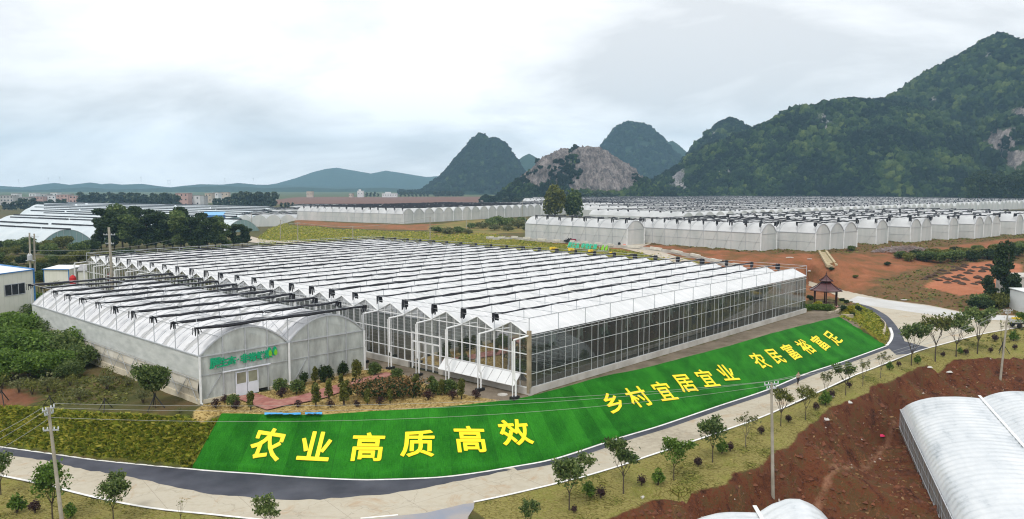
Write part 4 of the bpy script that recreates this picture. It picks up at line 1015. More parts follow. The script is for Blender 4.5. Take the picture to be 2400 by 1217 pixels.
# ---- blocks of arched greenhouses on the plateau
def block(name, label, group, origin, ang, nsp, W, L, he, hr, nets=8, detail=True, posts=True, proto=None, loose=0):
    """local x across spans (the gables, at y=0, face -y), local y along the spans"""
    B = thing(name, label, 'greenhouse', origin, ang, group)
    mb = MB()
    for i in range(nsp): arch_strip(mb, W-.08, he, hr, W*i+.04, 0, L, 8, 1, 2.2)
    mb.build('roof_film', M['film_white'], B, smooth=False)
    mb = MB(); z0 = -2.2 if detail else -.6
    for i in range(nsp):
        A = arch(W-.08, he, hr-.03, 8, 2.2)
        mb.add([(W*i, .02, z0), (W*i+W, .02, z0)]+[(W*i, .02, he)][:0]+[(W*i+W*x/(W-.08), .02, z) for x, z in A[::-1]], [tuple(range(11))])
    mb.build('gable_wall', M['film_wall'], B)
    for x in ((0, W*nsp) if detail else (0,)):
        mb = MB(); mb.quad((x, 0, z0), (x, L, z0), (x, L, he), (x, 0, he)); mb.build('side_wall', M['film_wall'], B)
    if detail: mb = MB(); mb.quad((0, L, z0), (W*nsp, L, z0), (W*nsp, L, he), (0, L, he)); mb.build('rear_wall', M['film_wall'], B)
    mb = MB(); nb = max(2, nets); RT_ = hr+.55
    if detail:
        for i in range(nsp+1):
            dpm = MB(); dpm.beam((W*i, -.1, z0), (W*i, -.1, he+.05), .22); dpm.build('downpipe', M['white_paint'], B)
        for k in range(1, nb):
            for i in range(nsp):
                A = arch(W-.08, he+.03, hr+.03, 8, 2.2)
                for (xa, za), (xb, zb) in zip(A[:-1], A[1:]): mb.beam((W*i+xa, L*k/nb, za), (W*i+xb, L*k/nb, zb), .07)
        for k in range(nb+1):
            for x in (-.03, W*nsp+.03): mb.beam((x, L*k/nb, z0), (x, L*k/nb, RT_), .07)
        for x in (-.04, W*nsp+.04): mb.beam((x, 0, he), (x, L, he), .16); mb.beam((x, 0, he*.5), (x, L, he*.5), .06)
        for i in range(nsp):
            mb.beam((W*i, -.05, he*.95), (W*(i+1), -.05, he*.95), .07)
            A = arch(W-.08, he, hr, 8, 2.2)
            for (xa, za), (xb, zb) in zip(A[:-1], A[1:]): mb.beam((W*i+xa, -.06, za), (W*i+xb, -.06, zb), .14)
        for k in range(nb): mb.beam((-.04, L*k/nb+.2, he*.95), (-.04, L*(k+.5)/nb, .3), .04)
    for x in (0, W*nsp): mb.beam((x, 0, RT_), (x, L, RT_), .05)
    mb.build('frame', M['steel'], B)
    for k in range(nb):
        a_, b_ = net_roll(W*nsp+.4, 100+k+int(abs(origin[0])), fat=.20 if detail else .11, sag=.12, tail=1.5 if detail else .9, wide=.7)
        if detail:
            o = a_.build('shade_net', M['net'], B); o.location = (-.2, L*(k+.0)/nb+.2, RT_); [q_.build('net_tail', M['net'], o) for q_ in b_]
        else:
            if k == 0: acc = MB()
            for s in [a_]+b_:
                acc.add([(x-.2, y+L*k/nb, z+RT_) for x, y, z in s.v], s.f)
    if not detail: acc.build('shade_net', M['net'], B)
    return B
DV = np.array([.655, -.756]); EV = np.array([.756, .655]); AE = math.atan2(EV[1], EV[0])
# edge of the plateau: near gable corners read off the photograph, spans of 8 m; each step is a block of its own
PZ = 6.6
steps = [((1469, 576), 1, 47, 8), ((1782, 590), 1, 48, 10), ((1910, 590), 3, 56, 10), ((2052, 574), 1, 60, 10), ((2132, 570), 2, 66, 10), ((2222, 563), 1, 66, 10), ((2283, 561), 3, 66, 10), ((2379, 552), 2, 70, 10), ((2450, 546), 3, 70, 10)]
PLABEL = ['single white arched greenhouse left of the gravel track, a red tractor parked before it', 'white arched greenhouse just right of the gravel track with black net tails along its side',
          'three-gabled white greenhouse above the concrete drainage chute', 'single white arch just right of the three-gabled greenhouse', 'two-gabled white greenhouse behind the grey heap of dry stalks',
          'narrow single white arch right of the two-gabled greenhouse', 'three-gabled white greenhouse behind the shrubs on the right slope', 'two-gabled white greenhouse close to the right edge of the plateau row', 'last white greenhouse of the plateau edge, cut by the right of the view']
prevx = None
for i, ((u, v), n, L, nets) in enumerate(steps):
    P = G(u, v-1, 6.6)
    block('arched_greenhouse', PLABEL[i], 'white greenhouses along the plateau edge', (P[0], P[1], PZ), AE, n, 8.2, L, 5.0, 7.5, nets)
# rows behind, out to the foot of the hills
mid0 = hit(1241, 554)[:2]
far_blocks = []
def in_plateau(p): return p[1] > 200
k = 0
rowdefs = []
for r_ in range(9):
    off = 52+r_*62                                      # metres behind the edge row, along -DV
    for c in range(-3, 14):
        o = np.array([43, 248.])-DV*off+EV*(c*43+ (r_ % 3)*9)
        mid = o+EV*20-DV*28
        u, v = px_of(np.array([mid[0], mid[1], 12.]))
        if u < 1230 or u > 2560 or mid[1] > 860: continue
        ul, _ = px_of(np.array([o[0]-DV[0]*56, o[1]-DV[1]*56, 12.]))
        if ul < 1225: continue
        rowdefs.append((r_, c, o))
byrow = {}
for r_, c, o in rowdefs: byrow.setdefault(r_, []).append((c, o))
protoB = {}
for r_, lst in sorted(byrow.items()):
    for j, (c, o) in enumerate(sorted(lst, key=lambda q: q[0])):
        lab = f'white multi-span greenhouse on the plateau, {ordw(r_)} row behind the edge, {ordw(j)} from the left'
        key = (r_*5+j) % 3
        z = gz(o[0]+10, o[1]+10)
        if key not in protoB:
            protoB[key] = block('multispan_greenhouse', lab, 'rows of white greenhouses on the plateau', (*o, z), AE, 5, 7.9, 56, 4.3, 6.6, (9, 11, 8)[key], detail=False)
        else: dup(protoB[key], loc=(*o, z), label=lab)
# the long greenhouse in the middle distance
DV2 = np.array([.815, -.58]); EV2 = np.array([.58, .815]); AE2 = math.atan2(EV2[1], EV2[0])
P = hit(945, 525); Lm = np.linalg.norm(hit(686, 513)[:2]-P[:2])
block('arched_greenhouse', 'long white many-arched greenhouse above the ochre bank beyond the glasshouse', None, (P[0], P[1], 6.5), AE2, 16, 7.6, min(Lm, 78), 4.6, 7.0, 14)
q = P[:2]-DV2*min(Lm, 78)*1.12
for j in range(1):
    o = P[:2]+EV2*128
    block('multispan_greenhouse', f'greenhouse with black net strips at the far end of the long many-arched one', 'rows behind the long greenhouse', (o[0], o[1], 6.5), AE2, 16, 7.6, 62, 4.3, 6.6, 10, detail=False)
P = hit(600, 530)
block('multispan_greenhouse', 'low greenhouse with rippled white side left of the long many-arched one', None, (P[0]-8, P[1]-8, 1.6), R(8), 9, 8, 60, 4.2, 6.6, 8, detail=False)
block('multispan_greenhouse', 'low grey-roofed greenhouse behind the blue shed roof', None, (P[0]-18, P[1]+75, 1.8), R(6), 12, 8, 60, 4.2, 6.6, 9, detail=False)
block('multispan_greenhouse', 'grey-roofed greenhouse in front of the far grove, farthest in the left valley', None, (P[0]-30, P[1]+170, 2.0), R(4), 14, 8, 70, 4.2, 6.6, 9, detail=False)

# ---- wide blue-white film houses in the valley on the left
FL = ['nearest wide blue-white film house, its aqua arched end facing the tree row', 'second wide blue-white film house from the front in the left valley', 'third wide blue-white film house from the front in the left valley',
      'fourth wide blue-white film house from the front in the left valley', 'fifth wide blue-white film house from the front in the left valley', 'sixth wide blue-white film house from the front in the left valley',
      'seventh wide blue-white film house from the front in the left valley', 'eighth wide blue-white film house from the front in the left valley']
def wide_house(i, corner, ang, L, Wd, h):
    B = thing('film_house', FL[i], 'greenhouse', corner, ang, 'wide film houses in the left valley')
    mb = MB(); A = [(x, z) for x, z in arch(Wd, .4, h, 16, 2.0)]     # local y across, x along (to the left = -x)
    for s in range(10):
        x0, x1 = -L*s/10, -L*(s+1)/10
        for (ya, za), (yb, zb) in zip(A[:-1], A[1:]): mb.quad((x0, ya, za), (x1, ya, za), (x1, yb, zb), (x0, yb, zb))
    mb.build('roof_film', M['film_blue'], B, smooth=True)
    mb = MB(); mb.add([(0.02, y, z) for y, z in A]+[(.02, Wd, -.3), (.02, 0, -.3)], [tuple(range(len(A)+2))]); gw = mb.build('gable_wall', M['film_aqua'], B)
    mb = MB()
    for k in range(1, 9): y = Wd*k/9; mb.beam((.05, y, 0), (.05, y, .4+(h-.4)*(1-abs(2*k/9-1)**2)), .09)
    for (ya, za), (yb, zb) in zip(A[:-1], A[1:]): mb.beam((.05, ya, za), (.05, yb, zb), .14)
    mb.build('gable_frame', M['steel'], gw)
    mb = MB(); r_ = random.Random(i)
    for s in range(5):
        x0 = -L*(s/5)+r_.uniform(0, 3); mb.tube([(x0, Wd*.5+r_.uniform(-1.2, .4), h+.25), (x0-L/5*.98, Wd*.5+r_.uniform(-1.2, .4), h+.25)], r_.uniform(.28, .42), 7)
        mb.beam((x0-L/10, Wd*.45, h), (x0-L/10, Wd*.45, h+.6), .08)
    mb.build('rolled_net', M['net'], B)
base = hit(90, 580); FL += [f'wide blue-white film house near the far grove, {ordw(k)} from the back of the left valley' for k in range(5)]
for i in range(12):
    yv = np.array([.515, .857]); xv = np.array([.857, -.515]); o = base[:2]+yv*(24.5*i)+xv*((0, -6, 5, -14, -4, -20, -10, -28, -16, -30, -20, -40)[i]-3.0*i-16*max(0, i-4))
    wide_house(i, (o[0], o[1], gz(o[0], o[1])-.1), R(-31), 95+22*i, 22, 6.3)

# ---- ribbed plastic tunnels at the lower right
def ribbed_tunnel(name, label, origin, ang, spans, W, L, side, h, skew=0.0, mirror=False):
    """local y runs away from the viewer, x across"""
    B = thing(name, label, 'polytunnel', origin, ang, 'ribbed plastic tunnels in the lower field')
    nr = int(L/1.15)
    for s in range(spans):
        mb = MB(); n = 18; rows = []
        for k in range(nr*4+1):
            y = L*k/(nr*4); d = (k % 4)/4; fl = .10*(1-math.sin(math.pi*d)) if 1 else 0
            end = min(1, (L-y)/1.6+.0); end0 = min(1, (y)/1.2); e = (1-(1-min(end, 1))**2)**.5; e0 = (1-(1-min(end0, 1))**2)**.5
            ring = []
            for i in range(n+1):
                t = i/n; x = W*t; a = abs(2*t-1)
                tt = 1-t if (s == spans-1 and mirror) else t; prof = (side+np.interp(t, (0, .15, .35, .5, .65, .8, .9, .96, 1), (2.45, 3.15, 3.65, 3.65, 3.3, 2.6, 1.8, 1.0, 0))) if (s == spans-1 and mirror) else np.interp(tt, (0, .04, .10, .2, .35, .5, .65, .8, .92, 1), (side, side+.75, side+1.2, side+1.65, side+2.05, side+2.3, side+2.45, side+2.5, side+2.5, side+2.45)) if (s == 0 or (s == spans-1 and mirror)) else side+2.45+(h-side-2.45)*(1-a**2.3)
                z = side+(prof-side)*(.5+.5*e)*(.5+.5*e0)-(.0 if d == 0 else .11*math.sin(math.pi*d)*(.25+a**1.2))
                ring.append((W*s+x, y+skew*x, z+.05*mnoise.noise((x*.5+s*9, y*.9, W))))
            rows.append(ring)
        V = [p for r_ in rows for p in r_]; Fs = []
        for k in range(len(rows)-1):
            for i in range(n): b0 = k*(n+1)+i; Fs.append((b0, b0+1, b0+n+2, b0+n+1))
        mb.add(V, Fs); mb.build('roof_film', M['poly_film'], B, smooth=True)
    mb = MB()
    for k in range(nr):
        y0, y1 = L*k/nr, L*(k+1)/nr; mb.quad((0, y0, -.4), (0, y1, -.4), (-.05, y1, side), (-.05, y0, side)); x = W*spans; mb.quad((x, y0+skew*x, -.4), (x, y1+skew*x, -.4), (x, y1+skew*x, side), (x, y0+skew*x, side))
    for i in range(int(spans*6)):
        x0, x1 = W*i/6, W*(i+1)/6; mb.quad((x0, L+skew*x0-.05, -.4), (x1, L+skew*x1-.05, -.4), (x1, L+skew*x1-.05, side), (x0, L+skew*x0-.05, side)); mb.quad((x0, skew*x0+.05, -.4), (x1, skew*x1+.05, -.4), (x1, skew*x1+.05, side), (x0, skew*x0+.05, side))
    mb.build('side_film', M['poly_side'], B)
    mb = MB()
    for k in range(nr+1): mb.beam((-.10, L*k/nr, -.2), (-.08, L*k/nr+(.6 if k % 3 == 0 else 0), side+.05), .05)
    mb.beam((-.1, 0, side), (-.1, L, side), .08); mb.beam((-.12, 0, .25), (-.12, L, .25), .07); mb.beam((-.1, 0, side*.55), (-.1, L, side*.55), .04)
    mb.build('side_rail', M['steel'], B)
    if spans > 1:
        mb = MB()
        for s in range(1, spans): mb.beam((W*s, 0, side+2.47), (W*s, L, side+2.47), .30, .06)
        mb.build('gutter', M['white_paint'], B)
    return B
def poly_mat():
    m, t, b = new_mat('ribbed_film'); b.inputs['Roughness'].default_value = .3; b.inputs['Specular IOR Level'].default_value = .5
    v = vec_node(t, 'object', (.5, .12, 1), (0, 0, R(8))); n = noise_node(t, v, 1.0, 6, .6); n2 = noise_node(t, vec_node(t, 'object', (1, 2.5, 1)), 1.8, 8, .7)
    k = math_node(t, 'ADD', math_node(t, 'MULTIPLY', n, .7), math_node(t, 'MULTIPLY', n2, .3))
    col = ramp_node(t, k, [(.36, (.40, .44, .47)), (.45, (.60, .635, .66)), (.60, (.71, .735, .75))])
    t.links.new(col, b.inputs['Base Color']); tr = t.nodes.new('ShaderNodeBsdfTranslucent'); t.links.new(col, tr.inputs[0]); mx = t.nodes.new('ShaderNodeMixShader'); mx.inputs[0].default_value = .15
    t.links.new(b.outputs[0], mx.inputs[1]); t.links.new(tr.outputs[0], mx.inputs[2]); t.links.new(mx.outputs[0], t.nodes['Material Output'].inputs[0]); return m
M['poly_film'] = poly_mat(); M['poly_side'] = clear_mat('dirty_side_film', (.6, .6, .55), .4, (.30, .29, .25), .5, .3, .8, .45)
Pf = G(2110, 1000, -4.1); Pn = G(2205, 1217, -4.2); dirv = (Pf-Pn)[:2]; Lr = np.linalg.norm(dirv); ang = math.atan2(dirv[1], dirv[0])-math.pi/2
dirv /= Lr; o = Pf[:2]-dirv*(Lr+22)
ribbed_tunnel('polytunnel', 'large ribbed white plastic tunnel house with two spans in the lower right field', (o[0], o[1], -4.3), ang, 3, 8.2, Lr+22, 2.3, 6.0, .0)
Pc = G(1732, 1213, .3)
ribbed_tunnel('polytunnel', 'white plastic tunnel roof just showing at the bottom edge, left of the large one', (Pc[0]-6.2, Pc[1]-26, -4.3), R(-4), 2, 6.0, 28.5, 2.2, 4.9, .0, True)
# ================================================================== buildings, pavilion, poles, figures
def on_ground(u, v):
    P = hit(u, v); return np.array([P[0], P[1], gz(P[0], P[1])])
# ---- cream panel hall at the left edge
def panel_mat(name, c1, c2):
    m, t, b = new_mat(name); b.inputs['Roughness'].default_value = .5
    v = vec_node(t, 'object'); wv = t.nodes.new('ShaderNodeTexWave'); wv.wave_profile = 'SAW'; wv.inputs['Scale'].default_value = .42; wv.bands_direction = 'X'
    t.links.new(v, wv.inputs['Vector']); n = noise_node(t, v, .5, 6)
    col = ramp_node(t, n, [(.35, c1), (.65, c2)]); col = mixc(t, ramp_node(t, wv.outputs[0], [(0, (.5, .5, .5)), (.07, (0, 0, 0))]), col, tuple(c*.55 for c in c1))
    t.links.new(col, b.inputs['Base Color']); return m
M['panel'] = panel_mat('cream_panel_wall', (.60, .61, .52), (.66, .66, .58)); M['panel_white'] = panel_mat('white_panel_wall', (.66, .69, .68), (.72, .74, .74))
Yh = 118.0; q0 = at(-150, 662, Yh-14); q1 = at(77, 632, Yh)
hz = T; Hh = q1[2]-hz; Lh = np.linalg.norm((q1-q0)[:2]); ah = math.atan2(q1[1]-q0[1], q1[0]-q0[0])
HB = thing('warehouse', 'cream panel hall with blue trim and one dark three-pane window at the left edge', 'building', (q0[0], q0[1], hz), ah)
mb = MB(); h0 = q0[2]-hz
mb.add([(0, 0, -.5), (Lh, 0, -.5), (Lh, 0, Hh), (0, 0, h0), (Lh, 16, -.5), (Lh, 16, Hh+.2), (0, 16, -.5), (0, 16, h0)], [(0, 1, 2, 3), (1, 4, 5, 2), (6, 7, 5, 4)])
mb.build('wall', M['panel'], HB)
mb = MB(); mb.add([(0, -.1, h0+.02), (Lh+.1, -.1, Hh+.02), (Lh+.1, 8, Hh+.55), (0, 8, h0+.9), (0, 16, h0+.5), (Lh+.1, 16, Hh+.2)], [(0, 1, 2, 3), (3, 2, 5, 4)]); mb.build('roof', mat('white_sheet_roof', (.66, .69, .70), (.6, .62, .63), .5, .5), HB)
mb = MB(); mb.beam((0, -.14, h0), (Lh+.14, -.14, Hh), .14); mb.beam((Lh+.05, -.06, -.4), (Lh+.05, -.06, Hh), .16); mb.beam((Lh+.1, -.1, Hh+.05), (Lh+.1, 8, Hh+.6), .2)
mb.build('trim', M['blue_trim'], HB)
wl = at(5, 683, Yh-4.5); wr = at(55, 683, Yh-1.4); xa, xb = np.linalg.norm((wl-q0)[:2]), np.linalg.norm((wr-q0)[:2]); zc_ = wl[2]-hz
mb = MB(); wz = .80
for x in np.linspace(xa, xb, 4): mb.beam((x, -.05, zc_-wz+.1), (x, -.05, zc_+wz+.1), .09)
for z in (-wz, wz): mb.beam((xa, -.05, zc_+z+.1), (xb, -.05, zc_+z+.1), .09)
wf = mb.build('window', M['steel'], HB); mb = MB(); mb.quad((xa, -.02, zc_-wz+.1), (xb, -.02, zc_-wz+.1), (xb, -.02, zc_+wz+.1), (xa, -.02, zc_+wz+.1)); mb.build('pane', M['dark_pane'], wf)
def box_house(name, label, cat, P, size, rz, wall, roof_m, trim=None, slope=.3, group=None):
    B = thing(name, label, cat, P, rz, group); x, y, h = size
    mb = MB(); mb.box((0, 0, h/2-.4), (x, y, h+.8)); wl_ = mb.build('wall', wall, B)
    mb = MB(); mb.add([(-x/2-.2, -y/2-.2, h+.03), (x/2+.2, -y/2-.2, h+.03), (x/2+.2, y/2+.2, h+.03+slope), (-x/2-.2, y/2+.2, h+.03+slope), (-x/2-.2, -y/2-.2, h+.16), (x/2+.2, -y/2-.2, h+.16), (x/2+.2, y/2+.2, h+.16+slope), (-x/2-.2, y/2+.2, h+.16+slope)],
                      [(3, 2, 1, 0), (4, 5, 6, 7), (0, 1, 5, 4), (1, 2, 6, 5), (2, 3, 7, 6), (3, 0, 4, 7)]); mb.build('roof', roof_m, B)
    if trim:
        mb = MB(); mb.beam((-x/2-.22, -y/2-.22, h+.1), (x/2+.22, -y/2-.22, h+.1), .16); mb.beam((x/2+.03, -y/2-.03, 0), (x/2+.03, -y/2-.03, h), .14); mb.beam((-x/2-.03, -y/2-.03, 0), (-x/2-.03, -y/2-.03, h), .10)
        mb.build('trim', trim, B)
    return B
Y = 165; a_ = at(108, 660, Y); b_ = at(168, 660, Y); zt = at(140, 632, Y)[2]
box_house('site_cabin', 'small white panel cabin with blue edges behind the hall, shrubs in front', 'cabin', ((a_[0]+b_[0])/2, Y+2, T), (b_[0]-a_[0], 5.0, zt-T), R(-4), M['panel'], M['panel_white'], M['blue_trim'], .35)
P = at(197, 640, 168); box_house('hut', 'small pale hut with a grey pitched roof behind the glasshouse downpipes', 'hut', (P[0]+1, P[1], T), (3.4, 4, P[2]-T+.6), R(20), M['panel'], mat('grey_roof', (.22, .22, .23), (.3, .3, .3), 1, .7), None, 1.0)
# right edge
Y = 152; a_ = at(2378, 740, Y); zt = at(2380, 691, Y)[2]
box_house('site_cabin', 'white panel building with a blue roof edge at the right border behind the parked truck', 'building', (a_[0]+9.6, Y+4, -.1), (12, 7, zt+.1), R(-3), M['panel_white'], M['panel_white'], M['blue_trim'], .2)
Y = 160; a_ = at(2396, 690, Y); zt = at(2390, 655, Y)[2]; box_house('shed', 'weathered grey block shed behind the dark tree at the right border', 'shed', (a_[0]+4, Y+6, 0), (8, 6, zt), R(-3), M['concrete'], M['concrete'], None, .2)
P = at(500, 496, 430); box_house('shed', 'long shed with a bright blue roof behind the tree row in the valley', 'shed', (P[0], P[1], 1.4), (11, 6, P[2]-3.4), R(6), mat('blue_shed_wall', (.05, .13, .30), (.06, .16, .36), 1, .6), mat('blue_roof', (.12, .33, .58), (.16, .38, .62), .6, .4), None, 1.6)
# furled red flag on a pale pole by the cabin
P = at(170, 668, 150); mb = MB(); mb.tube([(0, 0, 0), (0, 0, at(168, 636, 150)[2]-P[2]+.1)], .05, 6); FL_ = thing('flag', 'furled red flag on a thin white pole beside the white cabin', 'flag', (P[0], P[1], P[2]-.6)); mb.build('pole', M['white_paint'], FL_)
mb = MB(); mb.lathe([(.05, .6), (.55, .75), (.62, 1.4), (.58, 2.0), (.34, 2.35), (.1, 2.5)], 10, (.12, 0, 0)); mb.build('cloth', mat('red_cloth', (.52, .02, .02), (.40, .015, .015), 3, .7), FL_)
# ---- pavilion: six posts, two-tier hipped roof, railing bench
P = G(1934, 716, T); GP_ = thing('pavilion', 'dark red hexagonal pavilion with a two-tier tiled roof and railing', 'pavilion', (P[0], P[1], T), R(12))
hx = lambda r_, k: (r_*math.cos(k*math.pi/3), r_*math.sin(k*math.pi/3))
mb = MB(); mb.lathe([(2.75, -.3), (2.75, .06), (2.6, .10)], 6); GP_.scale = (.88, .88, .84); mb.build('floor', mat('paved_floor', (.40, .22, .19), (.32, .18, .16), 3, .8), GP_)
for k in range(6):
    mb = MB(); x, y = hx(2.3, k); mb.lathe([(.14, .1), (.13, .2), (.13, 3.3)], 8, (x, y, 0)); mb.build('post', M['red_wood'], GP_)
mb = MB()
for k in range(6):
    a_, b_ = hx(2.3, k), hx(2.3, k+1); mb.beam((*a_, 3.2), (*b_, 3.2), .12, .24); mb.beam((*a_, 2.95), (*b_, 2.95), .06, .08)
mb.build('lintel', M['red_wood'], GP_)
mb = MB()
for k in range(6):
    if k == 3: continue
    a_, b_ = Vector((*hx(2.3, k), 0)), Vector((*hx(2.3, k+1), 0)); Z = Vector((0, 0, 1))
    mb.beam(a_+Z*.98, b_+Z*.98, .08); mb.beam(a_+Z*.5, b_+Z*.5, .34, .06)
    for j in range(1, 9): p = a_.lerp(b_, j/9); mb.beam(p+Z*.12, p+Z*.98, .045)
mb.build('railing', M['red_wood'], GP_)
def hip(prof, name):
    mb = MB()
    for k in range(6):
        for (r0_, z0), (r1_, z1) in zip(prof[:-1], prof[1:]):
            lift = .0
            mb.quad((*hx(r0_, k), z0), (*hx(r0_, k+1), z0), (*hx(r1_, k+1), z1), (*hx(r1_, k), z1))
    mb.add([(*hx(prof[0][0], k), prof[0][1]-.02) for k in range(6)], [tuple(range(6))[::-1]])
    o = mb.build(name, M['red_tile'], GP_); mb = MB()
    for k in range(6):
        for (r0_, z0), (r1_, z1) in zip(prof[:-1], prof[1:]): mb.beam((*hx(r0_, k), z0+.03), (*hx(r1_, k), z1+.03), .12)
        mb.beam((*hx(prof[0][0], k), prof[0][1]), (*hx(prof[0][0], k+1), prof[0][1]), .10)
    mb.build('ridge', M['red_wood'], o); return o
hip([(3.35, 3.25), (2.6, 3.55), (1.7, 4.15), (.95, 4.85)], 'lower_roof'); mb = MB(); mb.lathe([(.85, 4.7), (.85, 5.2)], 6); mb.build('lantern', M['red_wood'], GP_)
hip([(1.45, 5.15), (.95, 5.4), (.45, 5.85), (.12, 6.25)], 'upper_roof'); mb = MB(); mb.lathe([(.10, 6.2), (.17, 6.35), (.09, 6.5), (.13, 6.62), (.05, 6.8), (.02, 7.1)], 8); mb.build('finial', M['red_wood'], GP_)
# stone facing on the low side of the mound, kerb by the hedge
mb = MB(); RW = dens([G(u, v, 0) for u, v in [(2075, 808), (2079, 796), (2080, 782), (2075, 767), (2064, 752)]], .6)
cen = G(2040, 775, 1); V0 = []; n = len(RW)
for i, p in enumerate(RW):
    d = (cen-p)[:2]; d /= np.linalg.norm(d); h = 1.35*math.sin(math.pi*min(1, (i+2)/n*1.0)*.5+.2)*(1 if i < n*.6 else max(.35, 1-(i/n-.6)*1.6)); j = random.uniform(-.06, .06)
    V0.append(((p[0]+d[0]*.25, p[1]+d[1]*.25, -.1), (p[0]+d[0]*(.5+j), p[1]+d[1]*(.5+j), h*.95), (p[0]+d[0]*1.1, p[1]+d[1]*1.1, h)))
for a_, b_ in zip(V0[:-1], V0[1:]): mb.quad(a_[0], b_[0], b_[1], a_[1]); mb.quad(a_[1], b_[1], b_[2], a_[2])
tag(mb.build('stone_wall', M['stone']), 'low curved rubble stone wall holding the grassy mound at the road bend', 'wall')
mb = MB(); kp = [(1942, 737), (1960, 727), (1975, 719), (1990, 716), (2003, 713)]
kq = [G(u, v, T) for u, v in kp]
for a_, b_ in zip(kq[:-1], kq[1:]): mb.beam((a_[0], a_[1], gz(a_[0], a_[1])+.12), (b_[0], b_[1], gz(b_[0], b_[1])+.12), .4, .5)
tag(mb.build('low_wall', M['stone']), 'low stepped stone border beside the hedge in front of the pavilion', 'wall')
mb = MB(); P = G(1985, 748, 2.9); mb.box((0, 0, .2), (1.9, .5, .5), .2); o = mb.build('stone_bench', M['stone']); o.location = (P[0], P[1], gz(P[0], P[1])); o.rotation_euler = (0, 0, R(-25)); tag(o, 'weathered stone block at the top right corner of the turf', 'stone')
# ---- red brick path through the garden
def brick_mat():
    m, t, b = new_mat('brick_path'); b.inputs['Roughness'].default_value = .85
    br = t.nodes.new('ShaderNodeTexBrick'); br.inputs['Scale'].default_value = 1; br.inputs['Brick Width'].default_value = .42; br.inputs['Row Height'].default_value = .21; br.inputs['Mortar Size'].default_value = .014
    br.inputs['Color1'].default_value = (.33, .105, .085, 1); br.inputs['Color2'].default_value = (.24, .075, .062, 1); br.inputs['Mortar'].default_value = (.19, .12, .09, 1)
    t.links.new(vec_node(t, 'world', (1, 1, 1), (0, 0, -R(47))), br.inputs['Vector']); n = noise_node(t, vec_node(t, 'world'), .9, 7, .65)
    col = mixc(t, ramp_node(t, n, [(.42, (0, 0, 0)), (.68, (.75, .75, .75))]), br.outputs[0], (.40, .22, .17)); t.links.new(col, b.inputs['Base Color']); return m
def draped(name, poly_px, lift, m, z=T):
    poly = [G(u, v, z) for u, v in poly_px]; xs = [p[0] for p in poly]; ys = [p[1] for p in poly]
    bm = bmesh.new(); f = bm.faces.new([bm.verts.new((p[0], p[1], 0)) for p in poly]); bmesh.ops.triangulate(bm, faces=[f])
    for _ in range(4): bmesh.ops.subdivide_edges(bm, edges=[e for e in bm.edges if e.calc_length() > .8], cuts=1)
    bmesh.ops.triangulate(bm, faces=bm.faces[:])
    for v in bm.verts: v.co.z = gz(v.co.x, v.co.y)+lift
    bm.normal_update(); me = bpy.data.meshes.new(name); bm.to_mesh(me); bm.free()
    if len(me.polygons) and me.polygons[0].normal.z < 0: me.flip_normals()
    me.materials.append(m); o = bpy.data.objects.new(name, me); C.objects.link(o); return tag(o, kind='structure')
draped('brick_path', [(548, 934), (600, 925), (651, 941), (700, 930), (760, 912), (830, 894), (880, 880), (905, 876), (925, 880), (895, 890), (830, 912), (760, 934), (690, 950), (640, 961), (625, 964), (600, 955), (575, 945)], .14, brick_mat())
# ---- small retaining wall with pale blocks beyond the glasshouse
def ground_path(px_): return [on_ground(u, v) for u, v in px_]
mb = MB(); W_ = dens([G(u, v, z) for u, v, z in [(1140, 554, 6.2), (1200, 560, 6.2), (1330, 570, 6.1), (1437, 580, 6.3), (1500, 585, 6.1), (1575, 593, 5.9), (1640, 607, 5.2), (1690, 619, 4.6), (1740, 630, 4.0)]], 3.2)
for i, (a_, b_) in enumerate(zip(W_[:-1], W_[1:])):
    a_ = Vector(a_); b_ = Vector(b_); a_.z = gz(a_.x, a_.y); b_.z = gz(b_.x, b_.y)
    mb.cur = 0; mb.beam(a_+Vector((0, 0, .2)), b_+Vector((0, 0, .2)), .4, 1.3)
    mb.cur = 1
    if i % 2: mb.beam(a_+Vector((0, -.1, .75)), b_+Vector((0, -.1, .75)), .55, .75)
tag(mb.build('retaining_wall', [M['concrete'], mat('pale_block', (.62, .59, .52), (.52, .49, .42), .8, .8)]), 'low concrete wall with alternating pale blocks along the track below the plateau', 'wall')
# gravel track up to the gap between the greenhouses
a1 = ground_path([(1437, 580), (1475, 574), (1512, 568), (1540, 572), (1500, 580), (1560, 590), (1640, 604), (1700, 618), (1690, 624), (1620, 608), (1540, 594), (1470, 584)])
o = draped('gravel_track', [(1437, 580), (1475, 574), (1512, 568), (1540, 571), (1506, 581), (1560, 590), (1640, 604), (1700, 617), (1692, 622), (1620, 607), (1540, 593), (1470, 584)], .12, mat('gravel', (.46, .40, .32), (.36, .31, .25), .6, .9, detail=8), 6.2)
draped('gravel_track', [(560, 562), (590, 557), (625, 566), (690, 574), (760, 578), (700, 581), (640, 577), (590, 570)], .12, bpy.data.materials['gravel'], 3.0)
# concrete drainage chute
c0, c1 = on_ground(1928, 592), on_ground(1950, 626); mb = MB(); n_ = Vector((c1-c0)[:]).cross(Vector((0, 0, 1))).normalized()
for s in (-1, 1): mb.beam(Vector(c0)+n_*s*.9+Vector((0, 0, .25)), Vector(c1)+n_*s*1.1+Vector((0, 0, .3)), .55, .7)
mb.beam(Vector(c0)+Vector((0, 0, .1)), Vector(c1)+Vector((0, 0, .12)), 1.6, .2); mb.beam(Vector(c1)+n_*1.1+Vector((0, 0, .3)), Vector(c1)+n_*1.1+Vector((.8, -1.2, .1)), .6, .7)
tag(mb.build('drainage_chute', mat('stained_concrete', (.42, .35, .22), (.30, .24, .14), .9, .9, detail=8)), 'yellowish concrete drainage chute running down the red bank', 'chute')
